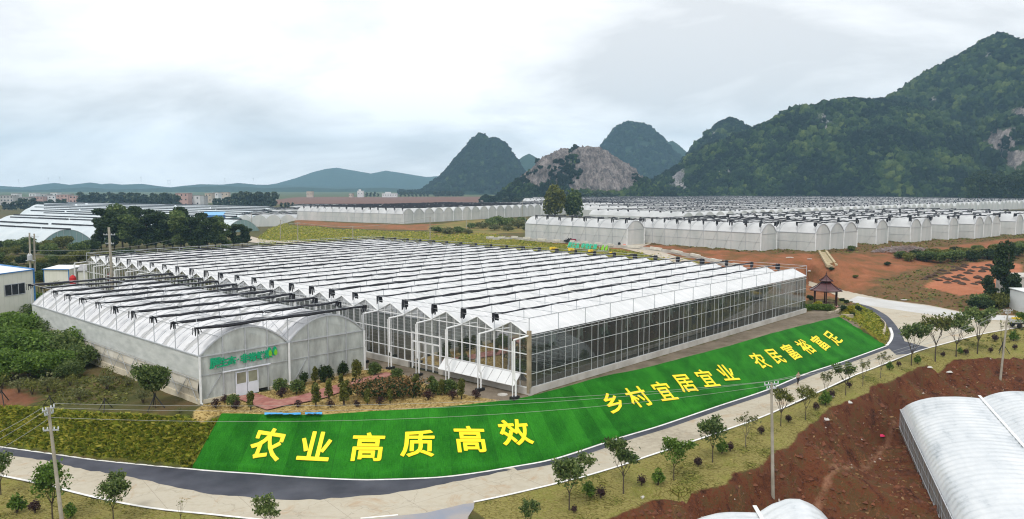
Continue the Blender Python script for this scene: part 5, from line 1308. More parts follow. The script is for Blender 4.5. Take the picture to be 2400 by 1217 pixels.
# heap of dry stalks
P = on_ground(2118, 590); mb = MB(); r_ = random.Random(5)
for k in range(700):
    a = r_.uniform(0, 6.28); rr = r_.random()**.5; x, y = rr*math.cos(a)*11, rr*math.sin(a)*3.0; z = (1-rr*rr)*1.6*r_.uniform(.3, 1.1); d = r_.uniform(0, 3.14)
    L_ = r_.uniform(.4, 1.3); mb.beam((x, y, z), (x+L_*math.cos(d), y+L_*math.sin(d), z+r_.uniform(-.2, .4)), r_.uniform(.05, .14))
o = mb.build('stalk_heap', mat('dry_stalks', (.36, .30, .29), (.17, .13, .12), .8, .9)); o.location = tuple(P); o.rotation_euler = (0, 0, R(14)); tag(o, 'long grey heap of dry stalks on the red slope below the greenhouses', 'heap')
# white bits of litter and pipe on the red bank
# ---- green lettering panel lying on the grass
p00, p10 = hit(1330, 583), hit(1425, 590.5); ctr = (p00+p10)/2; ex = (p10-p00)[:2]; Ls = np.linalg.norm(ex)*1.0
SG = thing('sign_panel', 'green lettering panel with two lime leaves leaning on the grass bank behind the glasshouse', 'sign', (p00[0], p00[1], gz(p00[0], p00[1])+.35), math.atan2(ex[1], ex[0]))
mb = MB()
for z in (0, 1.9): mb.beam((0, 0, z), (Ls, 0, z), .10)
for k in range(10): mb.beam((Ls*k/9, 0, 0), (Ls*k/9, 0, 1.9), .08)
mb.beam((Ls*.2, 0, 1.8), (Ls*.2, 1.6, 0), .08); mb.beam((Ls*.8, 0, 1.8), (Ls*.8, 1.6, 0), .08)
mb.build('panel_frame', mat('sign_frame', (.55, .60, .56), (.45, .5, .46), 2, .5), SG)
x = .9; 
for ch in '原生态·非常鲜果':
    if ch == '·': x += .7; continue
    me, co = glyph_mesh(ch, 1.75, .08, .05); me.materials.append(M['green_letter2'] if 'green_letter2' in M else M.setdefault('green_letter2', mat('green_letter_pale', (.03, .50, .30), (.02, .42, .25), 2, .5)))
    o = bpy.data.objects.new('lettering', me); C.objects.link(o); adopt(o, SG); o.rotation_euler = (math.pi/2, 0, 0); o.location = (x, -.1, .95); x += Ls*.098
for i in range(2):
    mb = MB(); drop_shape(mb, (Ls*(.86+.09*i), -.12, .95), 1.7); o = mb.build('leaf_emblem', M['lime_letter'], SG)
SG.rotation_euler = (R(-20), 0, SG.rotation_euler.z)
# ---- power poles and wires
def pole(label, top, base, arms, trans=False, r0=.15, r1=.10, ins=True, name='power_pole'):
    B = thing(name, label, 'power pole', base); d = np.array(top)-np.array(base)
    mb = MB(); mb.tube([(0, 0, -.6), tuple(d*.5), tuple(d)], [r0, (r0+r1)/2, r1], 10); mb.build('shaft', M['pole_concrete'], B)
    for (fr, w_, az) in arms:
        c = d*fr; e = np.array([math.cos(az), math.sin(az), 0])*w_/2
        mb = MB(); mb.beam(tuple(c-e), tuple(c+e), .09, .09); arm = mb.build('crossarm', M['steel'], B)
        if ins:
            for k in (-1, -.45, .45, 1):
                p = c+e*k*.95; mb = MB(); mb.lathe([(.03, 0), (.055, .04), (.035, .08), (.055, .11), (.03, .16), (.04, .18)], 8, tuple(p+np.array([0, 0, .05]))); mb.build('insulator', M['insulator'], arm)
    return B, (lambda fr, k, w_, az: np.array(base)+d*fr+np.array([math.cos(az), math.sin(az), 0])*w_/2*k*.95+np.array([0, 0, .3]))
az = R(-5)
Y1 = 54.0; t1, b1 = at(113, 955, Y1), at(155, 1300, 53.2)
p1, h1 = pole('leaning grey concrete power pole in front of the left embankment', t1, b1, [(.985, 1.1, R(80)), (.955, .8, R(80)), (.845, 1.0, R(10))])
b2 = on_ground(1812, 1165); t2 = at(1808, 897, b2[1]); p2, h2 = pole('tan concrete power pole standing in the red bank in front of the turf', t2, b2, [(.985, 1.5, R(20)), (.95, 1.0, R(20))], r0=.17)
b3 = on_ground(2344, 890); t3 = at(2363, 726, b3[1]); p3, h3 = pole('leaning pale power pole on the red bank at the right', t3, b3, [(.985, 1.6, R(15)), (.95, .9, R(15))], r0=.17)
Y4 = 141; b4 = np.array([*at(263, 650, Y4)[:2], T]); t4 = at(255, 533, Y4); p4, h4 = pole('tall brown power pole between the film greenhouse and the glasshouse, tree row behind', t4, b4, [(.90, 2.2, R(-8)), (.78, 1.6, R(-8))], r0=.28, r1=.2)
Y5 = 172; poles5 = []
for i, (ut, vt, ub) in enumerate(((69, 546, 72), (80, 548, 82))):
    t5 = at(ut, vt, Y5+i); b5 = np.array([*at(ub, 660, Y5+i)[:2], T]); poles5.append((t5, b5))
    p5, h5 = pole(('left post of the twin transformer poles behind the hall', 'right post of the twin transformer poles behind the hall')[i], t5, b5, [(.93, 1.9, 0)], r0=.22, r1=.17)
mid5 = (poles5[0][1]+poles5[1][1])/2
TX = thing('transformer', 'grey transformer slung between the twin poles behind the hall', 'transformer', (mid5[0], mid5[1]-.6, T+4.6))
mb = MB(); mb.lathe([(.5, 0), (.52, .1), (.52, 1.1), (.4, 1.25)], 14); mb.build('tank', M['steel'], TX); mb = MB(); mb.box((0, .2, -.1), (1.8, .6, .16)); mb.build('platform', M['steel'], TX)
for k in (-.25, 0, .25): mb = MB(); mb.lathe([(.05, 1.2), (.08, 1.3), (.05, 1.5)], 8, (k, 0, 0)); mb.build('bushing', M['insulator'], TX)
FP = [(490, 534, 576, 'thin grey pole rising out of the dark tree row'), (657, 515, 560, 'first thin pole on the green bank left of the long greenhouse'), (698, 522, 573, 'second thin pole on the green bank, tallest against the long greenhouse wall'),
      (827, 530, 566, 'short faint pole on the grass bank below the long greenhouse'), (1008, 508, 566, 'dark pole where the grass bank turns to orange earth'), (1224, 470, 512, 'distant pole left of the yellow-green tree pair'), (1093, 515, 540, 'small pole in the scrub below the many-arched greenhouse'),
      (536, 488, 512, 'tiny pole by the blue roofed shed'), (590, 500, 535, 'thin pole at the right end of the dark tree row')]
fh = []
for u, vt, vb, lab in FP:
    b_ = on_ground(u, vb); t_ = at(u, vt, b_[1]); _, hh = pole(lab, t_, b_, [(.97, 1.8, R(10))], r0=.17, r1=.13, ins=False); fh.append(t_)
# lamp post
b_ = on_ground(2276, 723); t_ = at(2281, 693, b_[1]); LP = thing('lamp_post', 'short black lamp post in the scrub beside the upper road', 'lamp post', b_); d = t_-b_
mb = MB(); mb.tube([(0, 0, -.3), tuple(d)], [.14, .12], 8); mb.build('post', M['rubber'], LP); mb = MB(); mb.beam(tuple(d*.92), tuple(d*.92+np.array([.9, -.1, .1])), .07); mb.box(tuple(d*.92+np.array([.9, -.1, .1])), (.5, .3, .14)); mb.build('lamp_head', M['white_paint'], LP)
def wire(p, q, sag, label, r_=.014):
    p, q = np.array(p), np.array(q); pts = [tuple(p+(q-p)*t-np.array([0, 0, sag*4*t*(1-t)])) for t in np.linspace(0, 1, 28)]
    mb = MB(); mb.tube(pts, r_, 5); tag(mb.build('power_line', M['wire']), label, 'power line', 'overhead power lines')
WN = ['topmost', 'middle', 'lowest']
for i, (f1, k1, f2, k2) in enumerate(((.985, 1, .985, -1), (.955, 1, .985, 1), (.90, .2, .95, .3))):
    wire(h1(f1, k1, 1.0, R(80)), h2(f2, k2, 1.5, R(20)), .9+.25*i, f'{WN[i]} of three wires spanning the turf between the two front poles')
    wire(h1(f1, -k1, 1.0, R(80)), at(-260, 1105+30*i, 44), .5, f'{WN[i]} of three wires leaving the left front pole to the left')
for i, k in enumerate((-1, 1, .3)):
    wire(h2(.985, k, 1.5, R(20)), h3(.985, k, 1.6, R(15)), 1.0+.1*i, f'{("far side", "near side", "middle")[i]} wire between the front pole and the right pole')
wire(h3(.985, -1, 1.6, R(15)), at(2600, 705, 120), .4, 'wire leaving the right pole past the white building')
wire(poles5[0][0]*.5+poles5[0][1]*.5+np.array([0, 0, 1.5]), fh[0], 2.6, 'upper pale wire sagging past the dark tree row', .035)
wire(poles5[1][0]*.5+poles5[1][1]*.5+np.array([0, 0, .6]), fh[0]-np.array([0, 0, .5]), 3.2, 'lower pale wire sagging past the dark tree row', .035)
wire(fh[0], fh[8], .5, 'pale wire along the right half of the dark tree row', .05)
wire(fh[1], fh[2], .8, 'wire between the two thin poles on the green bank', .05); wire(fh[2], fh[4], 2.4, 'long wire across the grass bank below the long greenhouse', .05)
# ---- yellow-brown figure walking on the road
P = np.array([*G(1870, 903, 0)[:2], 0.0])
PR = thing('person', 'person with dark hair, beige jacket and black trousers walking along the road below the turf', 'person', (P[0], P[1], .02), R(200))
def skin(name, joints, edges, m, parent, sub=1):
    me = bpy.data.meshes.new(name); me.from_pydata([j[0] for j in joints], edges, []); o = bpy.data.objects.new(name, me); C.objects.link(o)
    md = o.modifiers.new('s', 'SKIN'); me.skin_vertices
    for v, j in zip(me.skin_vertices[0].data, joints): v.radius = (j[1], j[2] if len(j) > 2 else j[1])
    me.skin_vertices[0].data[0].use_root = True
    o.modifiers.new('u', 'SUBSURF').levels = sub; o.modifiers['u'].render_levels = sub
    dg = bpy.context.evaluated_depsgraph_get(); dg.update(); m2 = bpy.data.meshes.new_from_object(o.evaluated_get(dg)); bpy.data.objects.remove(o)
    m2.materials.clear(); m2.materials.append(m); m2.polygons.foreach_set('use_smooth', [True]*len(m2.polygons)); o = bpy.data.objects.new(name, m2); C.objects.link(o); return adopt(o, parent)
skn = mat('skin', (.42, .25, .17), (.38, .22, .15), 4, .6)
J = [((0, 0, .92), .13, .10), ((0, .0, 1.12), .13, .10), ((0, 0, 1.36), .16, .10), ((0, .01, 1.47), .06, .06), ((0, .03, 1.56), .075, .085), ((0, .035, 1.66), .075, .09), ((0, .02, 1.72), .045, .05),
     ((.10, 0, .88), .085, .09), ((.11, .14, .50), .062, .065), ((.11, .10, .10), .042, .045), ((.11, .22, .04), .04, .035),
     ((-.10, 0, .88), .085, .09), ((-.11, -.04, .48), .062, .065), ((-.11, -.26, .13), .042, .045), ((-.11, -.16, .04), .04, .035),
     ((.19, 0, 1.38), .06), ((.25, -.06, 1.12), .045), ((.20, .14, .98), .034), ((.18, .22, .97), .03), ((-.19, 0, 1.38), .06), ((-.25, -.03, 1.12), .045), ((-.16, .18, 1.08), .034), ((-.10, .24, 1.10), .03)]
Ed = [(0, 1), (1, 2), (2, 3), (3, 4), (4, 5), (5, 6), (0, 7), (7, 8), (8, 9), (9, 10), (0, 11), (11, 12), (12, 13), (13, 14), (2, 15), (15, 16), (16, 17), (17, 18), (2, 19), (19, 20), (20, 21), (21, 22)]
skin('body', J, Ed, skn, PR)
jk = mat('beige_jacket', (.36, .29, .20), (.28, .22, .15), 6, .8); bk = mat('black_trousers', (.012, .012, .014), (.02, .02, .02), 6, .8)
skin('jacket', [((0, 0, .86), .17, .13), ((0, 0, 1.12), .155, .125), ((0, 0, 1.37), .185, .125), ((0, .0, 1.44), .09, .08), ((.20, 0, 1.37), .078), ((.26, -.06, 1.12), .062), ((.20, .14, 1.0), .05), ((-.20, 0, 1.37), .078), ((-.26, -.03, 1.12), .062), ((-.17, .16, 1.08), .05)],
     [(0, 1), (1, 2), (2, 3), (2, 4), (4, 5), (5, 6), (2, 7), (7, 8), (8, 9)], jk, PR)
skin('trousers', [((0, 0, .90), .15, .115), ((.10, 0, .86), .10, .10), ((.11, .14, .50), .078, .08), ((.11, .11, .16), .06, .06), ((-.10, 0, .86), .10, .10), ((-.11, -.04, .48), .078, .08), ((-.11, -.24, .18), .06, .06)], [(0, 1), (1, 2), (2, 3), (0, 4), (4, 5), (5, 6)], bk, PR)
skin('hair', [((0, .0, 1.62), .085, .075), ((0, .02, 1.70), .092, .098), ((0, .03, 1.755), .05, .06)], [(0, 1), (1, 2)], mat('dark_hair', (.008, .007, .006), (.014, .012, .01), 8, .6), PR)
skin('bag', [((-.24, -.14, 1.0), .09, .06), ((-.24, -.14, 1.18), .07, .05)], [(0, 1)], bk, PR)
PR.scale = (1.0, 1.0, 1.0)
# ---- red walking tractor parked before the plateau greenhouse
P = G(1338, 570, 6.15); P[2] = gz(P[0], P[1]); TRc = thing('tractor', 'small dark red tractor parked in front of the single plateau greenhouse', 'tractor', P, R(-25))
rd = mat('tractor_red', (.24, .012, .035), (.18, .01, .025), 2, .4)
mb = MB(); mb.box((.9, 0, 1.0), (1.5, .7, .65)); mb.box((.9, 0, 1.38), (1.3, .55, .12)); mb.box((1.72, 0, .95), (.14, .6, .55)); mb.box((-.3, .62, 1.25), (1.1, .28, .12)); mb.box((-.3, -.62, 1.25), (1.1, .28, .12)); mb.box((-.2, 0, .8), (1.2, .6, .4)); mb.build('hood', rd, TRc)
mb = MB(); mb.box((-.5, 0, 1.25), (.5, .55, .12)); mb.box((-.78, 0, 1.5), (.12, .55, .5)); mb.build('seat', M['rubber'], TRc)
mb = MB(); mb.beam((.1, 0, 1.2), (-.1, 0, 1.65), .06); mb.lathe([(.2, 0), (.2, .04)], 12, (-.1, 0, 1.65)); mb.build('steering_wheel', M['rubber'], TRc)
def wheel(name, r_, wdt, loc, parent):
    mb = MB(); mb.lathe([(r_*.55, -wdt/2), (r_*.92, -wdt/2), (r_, -wdt*.3), (r_, wdt*.3), (r_*.92, wdt/2), (r_*.55, wdt/2)], 18); o = mb.build(name, M['rubber'], parent); o.rotation_euler = (math.pi/2, 0, 0); o.location = loc
    mb = MB(); mb.lathe([(r_*.56, -wdt*.35), (r_*.2, -wdt*.2), (r_*.2, wdt*.2), (r_*.56, wdt*.35)], 14); mb.build('rim', M['white_paint'], o)
for s in (-1, 1): wheel('wheel', .78, .42, (-.4, .72*s, .78), TRc); wheel('wheel', .42, .26, (1.35, .55*s, .42), TRc)
mb = MB(); mb.box((-1.7, 0, .75), (1.0, 1.7, .5)); mb.beam((-1.2, 0, .8), (-.7, 0, .8), .14); mb.beam((-1.7, -.7, 1.0), (-1.7, -.7, 1.5), .1); mb.beam((-1.7, .7, 1.0), (-1.7, .7, 1.5), .1); mb.build('tiller', M['rubber'], TRc)
mb = MB(); mb.beam((2.1, -.4, .6), (2.1, .4, .6), .4); mb.beam((1.7, 0, .6), (2.1, 0, .6), .2); mb.build('front_weight', rd, TRc)
P = G(1454, 575, 6.4); P[2] = gz(P[0], P[1]); mb = MB(); mb.lathe([(.25, 0), (.75, .1), (.8, .6), (.55, .85), (.2, .9)], 12); o = mb.build('plastic_drum', M['rubber']); o.location = tuple(P); tag(o, 'squat black plastic drum beside the white downpipe at the gravel track', 'drum')
P = G(1465, 576, 6.4); P[2] = gz(P[0], P[1]); mb = MB(); mb.lathe([(.7, -.1), (.72, .15), (.6, .3)], 10); o = mb.build('basin', mat('pink_plastic', (.7, .25, .2), (.6, .2, .16), 2, .5)); o.location = tuple(P); tag(o, 'pink plastic basin next to the black drum', 'basin')
# ---- truck at the right edge
P = G(2378, 771, 0); TK = thing('truck', 'white flatbed truck with a yellow load parked at the right edge by the white building', 'truck', (P[0]+3.0, P[1]+1.2, .02), R(3))
wp = mat('truck_white', (.55, .56, .56), (.45, .46, .46), 1, .4)
mb = MB(); mb.box((-.8, 0, 1.05), (4.6, 2.1, .14)); 
for y in (-1.05, 1.05): mb.box((-.8, y, 1.35), (4.6, .07, .5))
mb.box((-3.1, 0, 1.35), (.07, 2.1, .5)); mb.box((1.5, 0, 1.6), (.07, 2.1, 1.0)); mb.build('flatbed', wp, TK)
mb = MB(); mb.box((-.2, 0, .75), (6.0, .9, .25)); mb.build('chassis', M['rubber'], TK)
mb = MB(); mb.add([(1.7, -1, .6), (3.4, -1, .6), (3.4, -1, 1.5), (3.0, -1, 2.3), (1.7, -1, 2.4), (1.7, 1, .6), (3.4, 1, .6), (3.4, 1, 1.5), (3.0, 1, 2.3), (1.7, 1, 2.4)], [(0, 1, 2, 3, 4), (9, 8, 7, 6, 5), (0, 5, 6, 1), (1, 6, 7, 2), (2, 7, 8, 3), (3, 8, 9, 4), (4, 9, 5, 0)])
cabin = mb.build('cab', wp, TK); mb = MB(); mb.quad((3.42, -.85, 1.55), (3.42, .85, 1.55), (3.05, .85, 2.2), (3.05, -.85, 2.2)); mb.quad((1.95, -1.02, 1.5), (3.1, -1.02, 1.5), (2.9, -1.02, 2.15), (1.95, -1.02, 2.2)); mb.build('cab_window', M['dark_pane'], cabin)
for x in (-2.1, 2.5):
    for s in (-1, 1): wheel('wheel', .45, .28, (x, .95*s, .45), TK)
mb = MB()
for k in range(5): mb.box((-2.2+k*.7, random.uniform(-.3, .3), 1.45+random.uniform(0, .1)), (.65, 1.5, .55), random.uniform(-.1, .1))
tag_o = mb.build('cargo', M['yellow_plastic']); tag_o.location = (P[0]+3.0, P[1]+1.2, .02); tag_o.rotation_euler = (0, 0, R(3)); tag(tag_o, 'heap of yellow sacks loaded on the white flatbed truck', 'cargo')
# ---- rows of dark heaps on the bare plot at the right
r_ = random.Random(11); hp_ = None; spots = [(2168, 655), (2188, 645), (2212, 652), (2222, 664), (2200, 641), (2208, 634), (2240, 650), (2222, 642), (2252, 646), (2262, 656), (2254, 666), (2275, 635), (2250, 632), (2235, 634), (2290, 650), (2295, 662), (2268, 641), (2236, 627), (2258, 626),
        (2262, 622), (2248, 630), (2302, 637), (2312, 631), (2302, 628), (2285, 628), (2318, 648), (2310, 655), (2282, 667), (2318, 622), (2222, 655), (2242, 660), (2178, 649), (2196, 656)]
hm = mat('dark_heap', (.075, .040, .024), (.04, .025, .015), 1.5, .95)
for i, (u, v) in enumerate(sorted(spots)):
    P = on_ground(u, v)
    if hp_ is None:
        mb = MB(); rows = []
        for k in range(6):
            rr = 1-k/5; rows.append((rr*1.15+.02, .62*(1-rr**1.5)-.08))
        mb.lathe(rows, 12); hp_ = mb.build('earth_heap', hm, smooth=True); o = hp_
        for vv in hp_.data.vertices: n_ = mnoise.noise(vv.co*1.7); vv.co *= 1+.35*n_
    else: o = dup(hp_)
    o.location = (P[0], P[1], P[2]+.02); o.rotation_euler = (0, 0, r_.uniform(0, 6)); o.scale = (r_.uniform(.8, 1.15), r_.uniform(.8, 1.1), r_.uniform(.7, 1.2))
    tag(o, f'dark earth heap on the bare plot at the right, {ordw(i)} from the left', 'earth heap', 'rows of dark heaps on the bare plot')
# scattered litter on the banks
lit = [(1948, 930, 'white scrap of plastic near the top of the red bank'), (1935, 985, 'white rag on the red bank below the verge'), (2066, 1023, 'bright pink bag in the gully'), (1503, 1168, 'pale end of a drain pipe at the edge of the verge'), (1992, 945, 'white scrap on the red bank by the bare tree'),
       (2178, 862, 'pale stone near the top of the red bank, right part'), (2225, 873, 'pale stone on the red bank halfway to the right pole'), (1850, 605, 'white pipe lying on the orange slope'), (1900, 608, 'short white plank on the orange slope'), (1898, 636, 'white bowl lying on the orange slope behind the pavilion'), (2122, 704, 'pale slab beside the upper road')]
for i, (u, v, lab) in enumerate(lit):
    P = on_ground(u, v); s = .05+.0016*P[1]*1.1
    mb = MB()
    if 'pipe' in lab: mb.tube([(-.9, 0, .12), (.3, .1, .16), (1.0, -.2, .1)] if v < 700 else [(0, 0, .0), (.3, .3, .05)], .14, 8)
    elif 'plank' in lab or 'slab' in lab: mb.box((0, 0, .1), (1.9, .5, .14), .1)
    else:
        pts = [(math.cos(k)*s*random.uniform(1.2, 2.4), math.sin(k)*s*random.uniform(.8, 1.6)) for k in np.linspace(0, 5.6, 8)]
        mb.add([(x, y, .02) for x, y in pts]+[(x*.5, y*.5, .2+random.uniform(-.06, .1)) for x, y in pts], [tuple(range(8, 16))]+[(k, (k+1) % 8, 8+(k+1) % 8, 8+k) for k in range(8)])
    o = mb.build('litter', mat('pink_bag', (.7, .03, .12), (.6, .02, .1), 3, .5) if 'pink' in lab else (bpy.data.materials.get('litter_white') or mat('litter_white', (.6, .58, .54), (.48, .46, .42), 3, .7))); o.location = tuple(P); tag(o, lab, 'litter')
# ================================================================== hills
def hill_mat(name, greens, rocks, rock_scale=.02):
    m, t, b = new_mat(name); b.inputs['Roughness'].default_value = .95; b.inputs['Specular IOR Level'].default_value = .05
    P = vec_node(t, 'world'); n = noise_node(t, P, .035, 8, .65); n2 = noise_node(t, P, .16, 6, .7)
    k = math_node(t, 'ADD', math_node(t, 'MULTIPLY', n, .5), math_node(t, 'MULTIPLY', n2, .5))
    g = ramp_node(t, k, [(.36, greens[0]), (.5, greens[1]), (.64, greens[2])])
    rk = math_node(t, 'ADD', math_node(t, 'MULTIPLY', noise_node(t, vec_node(t, 'world', (1, 1, .30)), .10, 9, .75, .6), .6), math_node(t, 'MULTIPLY', noise_node(t, vec_node(t, 'world', (1, 1, .22)), .42, 6, .7, .3), .4))
    rc = ramp_node(t, rk, [(.36, rocks[0]), (.48, rocks[1]), (.56, rocks[2]), (.68, rocks[3])])
    a = t.nodes.new('ShaderNodeAttribute'); a.attribute_name = 'rock'
    br = math_node(t, 'SUBTRACT', noise_node(t, vec_node(t, 'world', (1, 1, .5)), .085, 8, .75), .5)
    f = math_node(t, 'ADD', a.outputs['Fac'], math_node(t, 'MULTIPLY', br, 2.4))
    f = ramp_node(t, f, [(.45, (0, 0, 0)), (.60, (1, 1, 1))])
    t.links.new(mixc(t, f, g, rc), b.inputs['Base Color']); bump(t, b, math_node(t, 'ADD', n2, math_node(t, 'MULTIPLY', rk, .8)), 1.0, 3.0)
    return m
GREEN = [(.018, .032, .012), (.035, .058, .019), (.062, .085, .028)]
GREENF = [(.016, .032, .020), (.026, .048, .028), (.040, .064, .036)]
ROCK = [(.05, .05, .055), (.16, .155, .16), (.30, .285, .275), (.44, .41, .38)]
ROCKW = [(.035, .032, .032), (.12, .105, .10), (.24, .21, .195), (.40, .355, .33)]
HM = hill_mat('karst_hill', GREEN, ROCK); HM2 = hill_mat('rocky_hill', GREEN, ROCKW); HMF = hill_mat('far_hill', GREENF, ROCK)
def hill(prof, D, base_z, wid, mtl, rough=.10, spots=(), steep=1.5, seed=0.0, nx=220, ny=90, rock0=.0, gully=1.0, crag=0.0, sink=9):
    """prof: ridge line read off the picture (u, v); D: distance of the ridge; wid(h): half depth in metres"""
    R_ = np.array([at(u, v+sink, D) for u, v in prof]); xs = np.linspace(R_[0, 0], R_[-1, 0], nx); hs = np.interp(xs, R_[:, 0], R_[:, 2])-base_z
    js = np.linspace(-1, 1, ny)
    X, Jm = np.meshgrid(xs, js); Hh_ = np.tile(np.maximum(hs, 0), (ny, 1))
    # depth narrows towards the ends so the hill closes
    span = xs[-1]-xs[0]; endf = np.clip(np.minimum(X-xs[0], xs[-1]-X)/(.15*span), 0, 1)**.5
    hm = np.convolve(np.pad(hs, 24, 'edge'), np.ones(49)/49, 'valid')
    Wd = np.tile([wid(h) for h in hm], (ny, 1))
    a = np.abs(Jm); S = (1-a**steep); 
    V = np.zeros((ny, nx, 3)); top = max(hs.max(), 1)
    for j in range(ny):
        for i in range(nx):
            x, y, h = X[j, i], D+Jm[j, i]*Wd[j, i], Hh_[j, i]*S[j, i]
            k = min(1, 2.2*a[j, i])
            n1 = mnoise.fractal((x/top*1.6+seed, y/top*1.6, seed), .9, 2.1, 5); n2 = mnoise.fractal((x/top*5+seed, y/top*5, h/top*4), .8, 2.1, 4)
            z = base_z+h+rough*top*S[j, i]**.35*(n1*k*gully*(.35+.65*min(1, 3*S[j, i]))+n2*(.10+.32*k)+(crag*top*mnoise.fractal((x/top*13+seed, y/top*13, h/top*9), .8, 2.1, 3)*min(1, 3*S[j, i]) if crag else 0)/max(rough*top*S[j, i]**.35, .01))
            if j in (0, ny-1): z = base_z-6
            V[j, i] = (x+n2*.05*top*k, y+n1*.10*top*k, z)
    idx = np.arange(nx*ny).reshape(ny, nx); Fq_ = np.stack([idx[:-1, :-1].ravel(), idx[:-1, 1:].ravel(), idx[1:, 1:].ravel(), idx[1:, :-1].ravel()], 1)
    o = raw_mesh('hill', V.reshape(-1, 3), Fq_, mtl, smooth=True); tag(o, kind='structure')
    rk = np.full(nx*ny, rock0); U, Vv = px_of(V.reshape(-1, 3))
    for u, v, ru, rv, s in spots: rk += s*np.exp(-(((U-u)/ru)**2+((Vv-v)/rv)**2))
    rk = np.minimum(rk, 1.05); at_ = o.data.attributes.new('rock', 'FLOAT', 'POINT'); at_.data.foreach_set('value', rk.astype(np.float32))
    return V, rk.reshape(ny, nx)
hA = hill([(1430, 470), (1480, 452), (1520, 425), (1560, 398), (1600, 372), (1640, 345), (1690, 322), (1740, 303), (1800, 282), (1850, 256), (1920, 240), (1990, 229), (2040, 230), (2090, 232), (2150, 250), (2230, 290), (2320, 360), (2420, 470)], 1080, 6.5, lambda h: 60+h*1.15, HM, .24,
          [(1588, 408, 20, 36, .85), (1550, 382, 14, 14, .8), (1625, 436, 40, 8, .6), (1740, 306, 22, 10, .7), (1840, 298, 24, 12, .6), (1930, 290, 22, 18, .7), (1900, 270, 60, 8, .45), (1700, 405, 22, 14, .5)], 1.35, 1.0, 300, 110, .05)
hB = hill([(1850, 470), (1930, 420), (2000, 340), (2060, 235), (2100, 213), (2150, 186), (2190, 161), (2250, 126), (2290, 101), (2335, 81), (2365, 96), (2388, 128), (2420, 150), (2470, 180), (2540, 240), (2640, 300), (2760, 470)], 1230, 6.5, lambda h: 90+h*1.0, HM, .22,
          [(2190, 235, 50, 10, .5), (2240, 310, 30, 16, .45), (2080, 330, 50, 12, .4), (2310, 130, 30, 10, .4)], 1.3, 4.0, 280, 110, .05)
hC = hill([(2150, 470), (2210, 440), (2255, 385), (2290, 330), (2330, 285), (2370, 255), (2410, 235), (2470, 225), (2560, 260), (2700, 470)], 1000, 6.5, lambda h: 45+h*.8, HM2, .12, [(2345, 325, 42, 36, .95), (2378, 372, 40, 28, .8), (2392, 262, 30, 24, .75)], 1.8, 7.0, 200, 110, .0, 1.0, .045, 6)
hD = hill([(1560, 420), (1600, 375), (1632, 330), (1660, 300), (1690, 279), (1716, 274), (1750, 290), (1800, 330), (1880, 420)], 1380, 6.5, lambda h: 60+h*.8, HM, .10, [(1660, 315, 40, 25, .35)], 1.5, 2.2, 120, 60, .1)
hE = hill([(1130, 475), (1165, 464), (1200, 436), (1235, 402), (1268, 371), (1308, 352), (1340, 346), (1380, 344), (1412, 349), (1450, 370), (1480, 391), (1497, 408), (1530, 440), (1580, 470)], 940, 6, lambda h: 40+h*.75, HM2, .20,
          [(1345, 372, 16, 20, -.55), (1340, 405, 20, 14, -.4), (1235, 450, 60, 14, -.8), (1390, 460, 170, 15, -1.1), (1180, 450, 34, 34, -.9), (1520, 445, 40, 30, -.8), (1385, 425, 60, 8, -.25)], 1.9, 3.3, 280, 120, 1.0, 1.0, .06, 3)
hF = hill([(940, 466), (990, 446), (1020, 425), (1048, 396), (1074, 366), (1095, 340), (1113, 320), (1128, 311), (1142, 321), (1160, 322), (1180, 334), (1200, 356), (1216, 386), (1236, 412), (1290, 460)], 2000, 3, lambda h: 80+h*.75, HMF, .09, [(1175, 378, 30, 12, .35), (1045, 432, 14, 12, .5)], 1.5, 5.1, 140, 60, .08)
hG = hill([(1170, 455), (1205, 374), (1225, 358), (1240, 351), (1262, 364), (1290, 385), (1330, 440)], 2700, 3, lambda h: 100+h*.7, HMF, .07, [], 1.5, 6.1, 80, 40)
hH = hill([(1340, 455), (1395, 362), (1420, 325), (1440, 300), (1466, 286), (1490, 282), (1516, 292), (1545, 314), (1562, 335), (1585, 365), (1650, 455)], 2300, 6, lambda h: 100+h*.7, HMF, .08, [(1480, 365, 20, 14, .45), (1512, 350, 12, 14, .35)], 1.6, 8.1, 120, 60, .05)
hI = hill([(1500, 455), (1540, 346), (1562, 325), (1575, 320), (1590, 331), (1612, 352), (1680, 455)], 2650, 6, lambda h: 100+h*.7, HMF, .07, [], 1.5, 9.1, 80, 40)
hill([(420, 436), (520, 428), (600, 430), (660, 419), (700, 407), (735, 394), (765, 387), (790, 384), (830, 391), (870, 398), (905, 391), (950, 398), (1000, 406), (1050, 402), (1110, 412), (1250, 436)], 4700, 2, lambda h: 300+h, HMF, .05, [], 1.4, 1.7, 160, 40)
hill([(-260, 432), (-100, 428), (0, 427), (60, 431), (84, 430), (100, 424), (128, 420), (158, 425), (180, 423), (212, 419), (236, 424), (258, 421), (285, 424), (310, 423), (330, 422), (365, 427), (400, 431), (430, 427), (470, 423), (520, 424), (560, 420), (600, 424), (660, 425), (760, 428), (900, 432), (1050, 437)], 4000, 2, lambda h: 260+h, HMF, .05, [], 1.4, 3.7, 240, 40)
hill([(-260, 436), (-60, 432), (60, 437), (120, 436), (200, 430), (260, 436), (330, 434), (430, 430), (520, 427), (620, 432), (700, 430), (800, 434), (900, 431), (1000, 438), (1120, 446)], 3000, 2, lambda h: 200+h, HMF, .08, [], 1.4, 5.7, 240, 40)

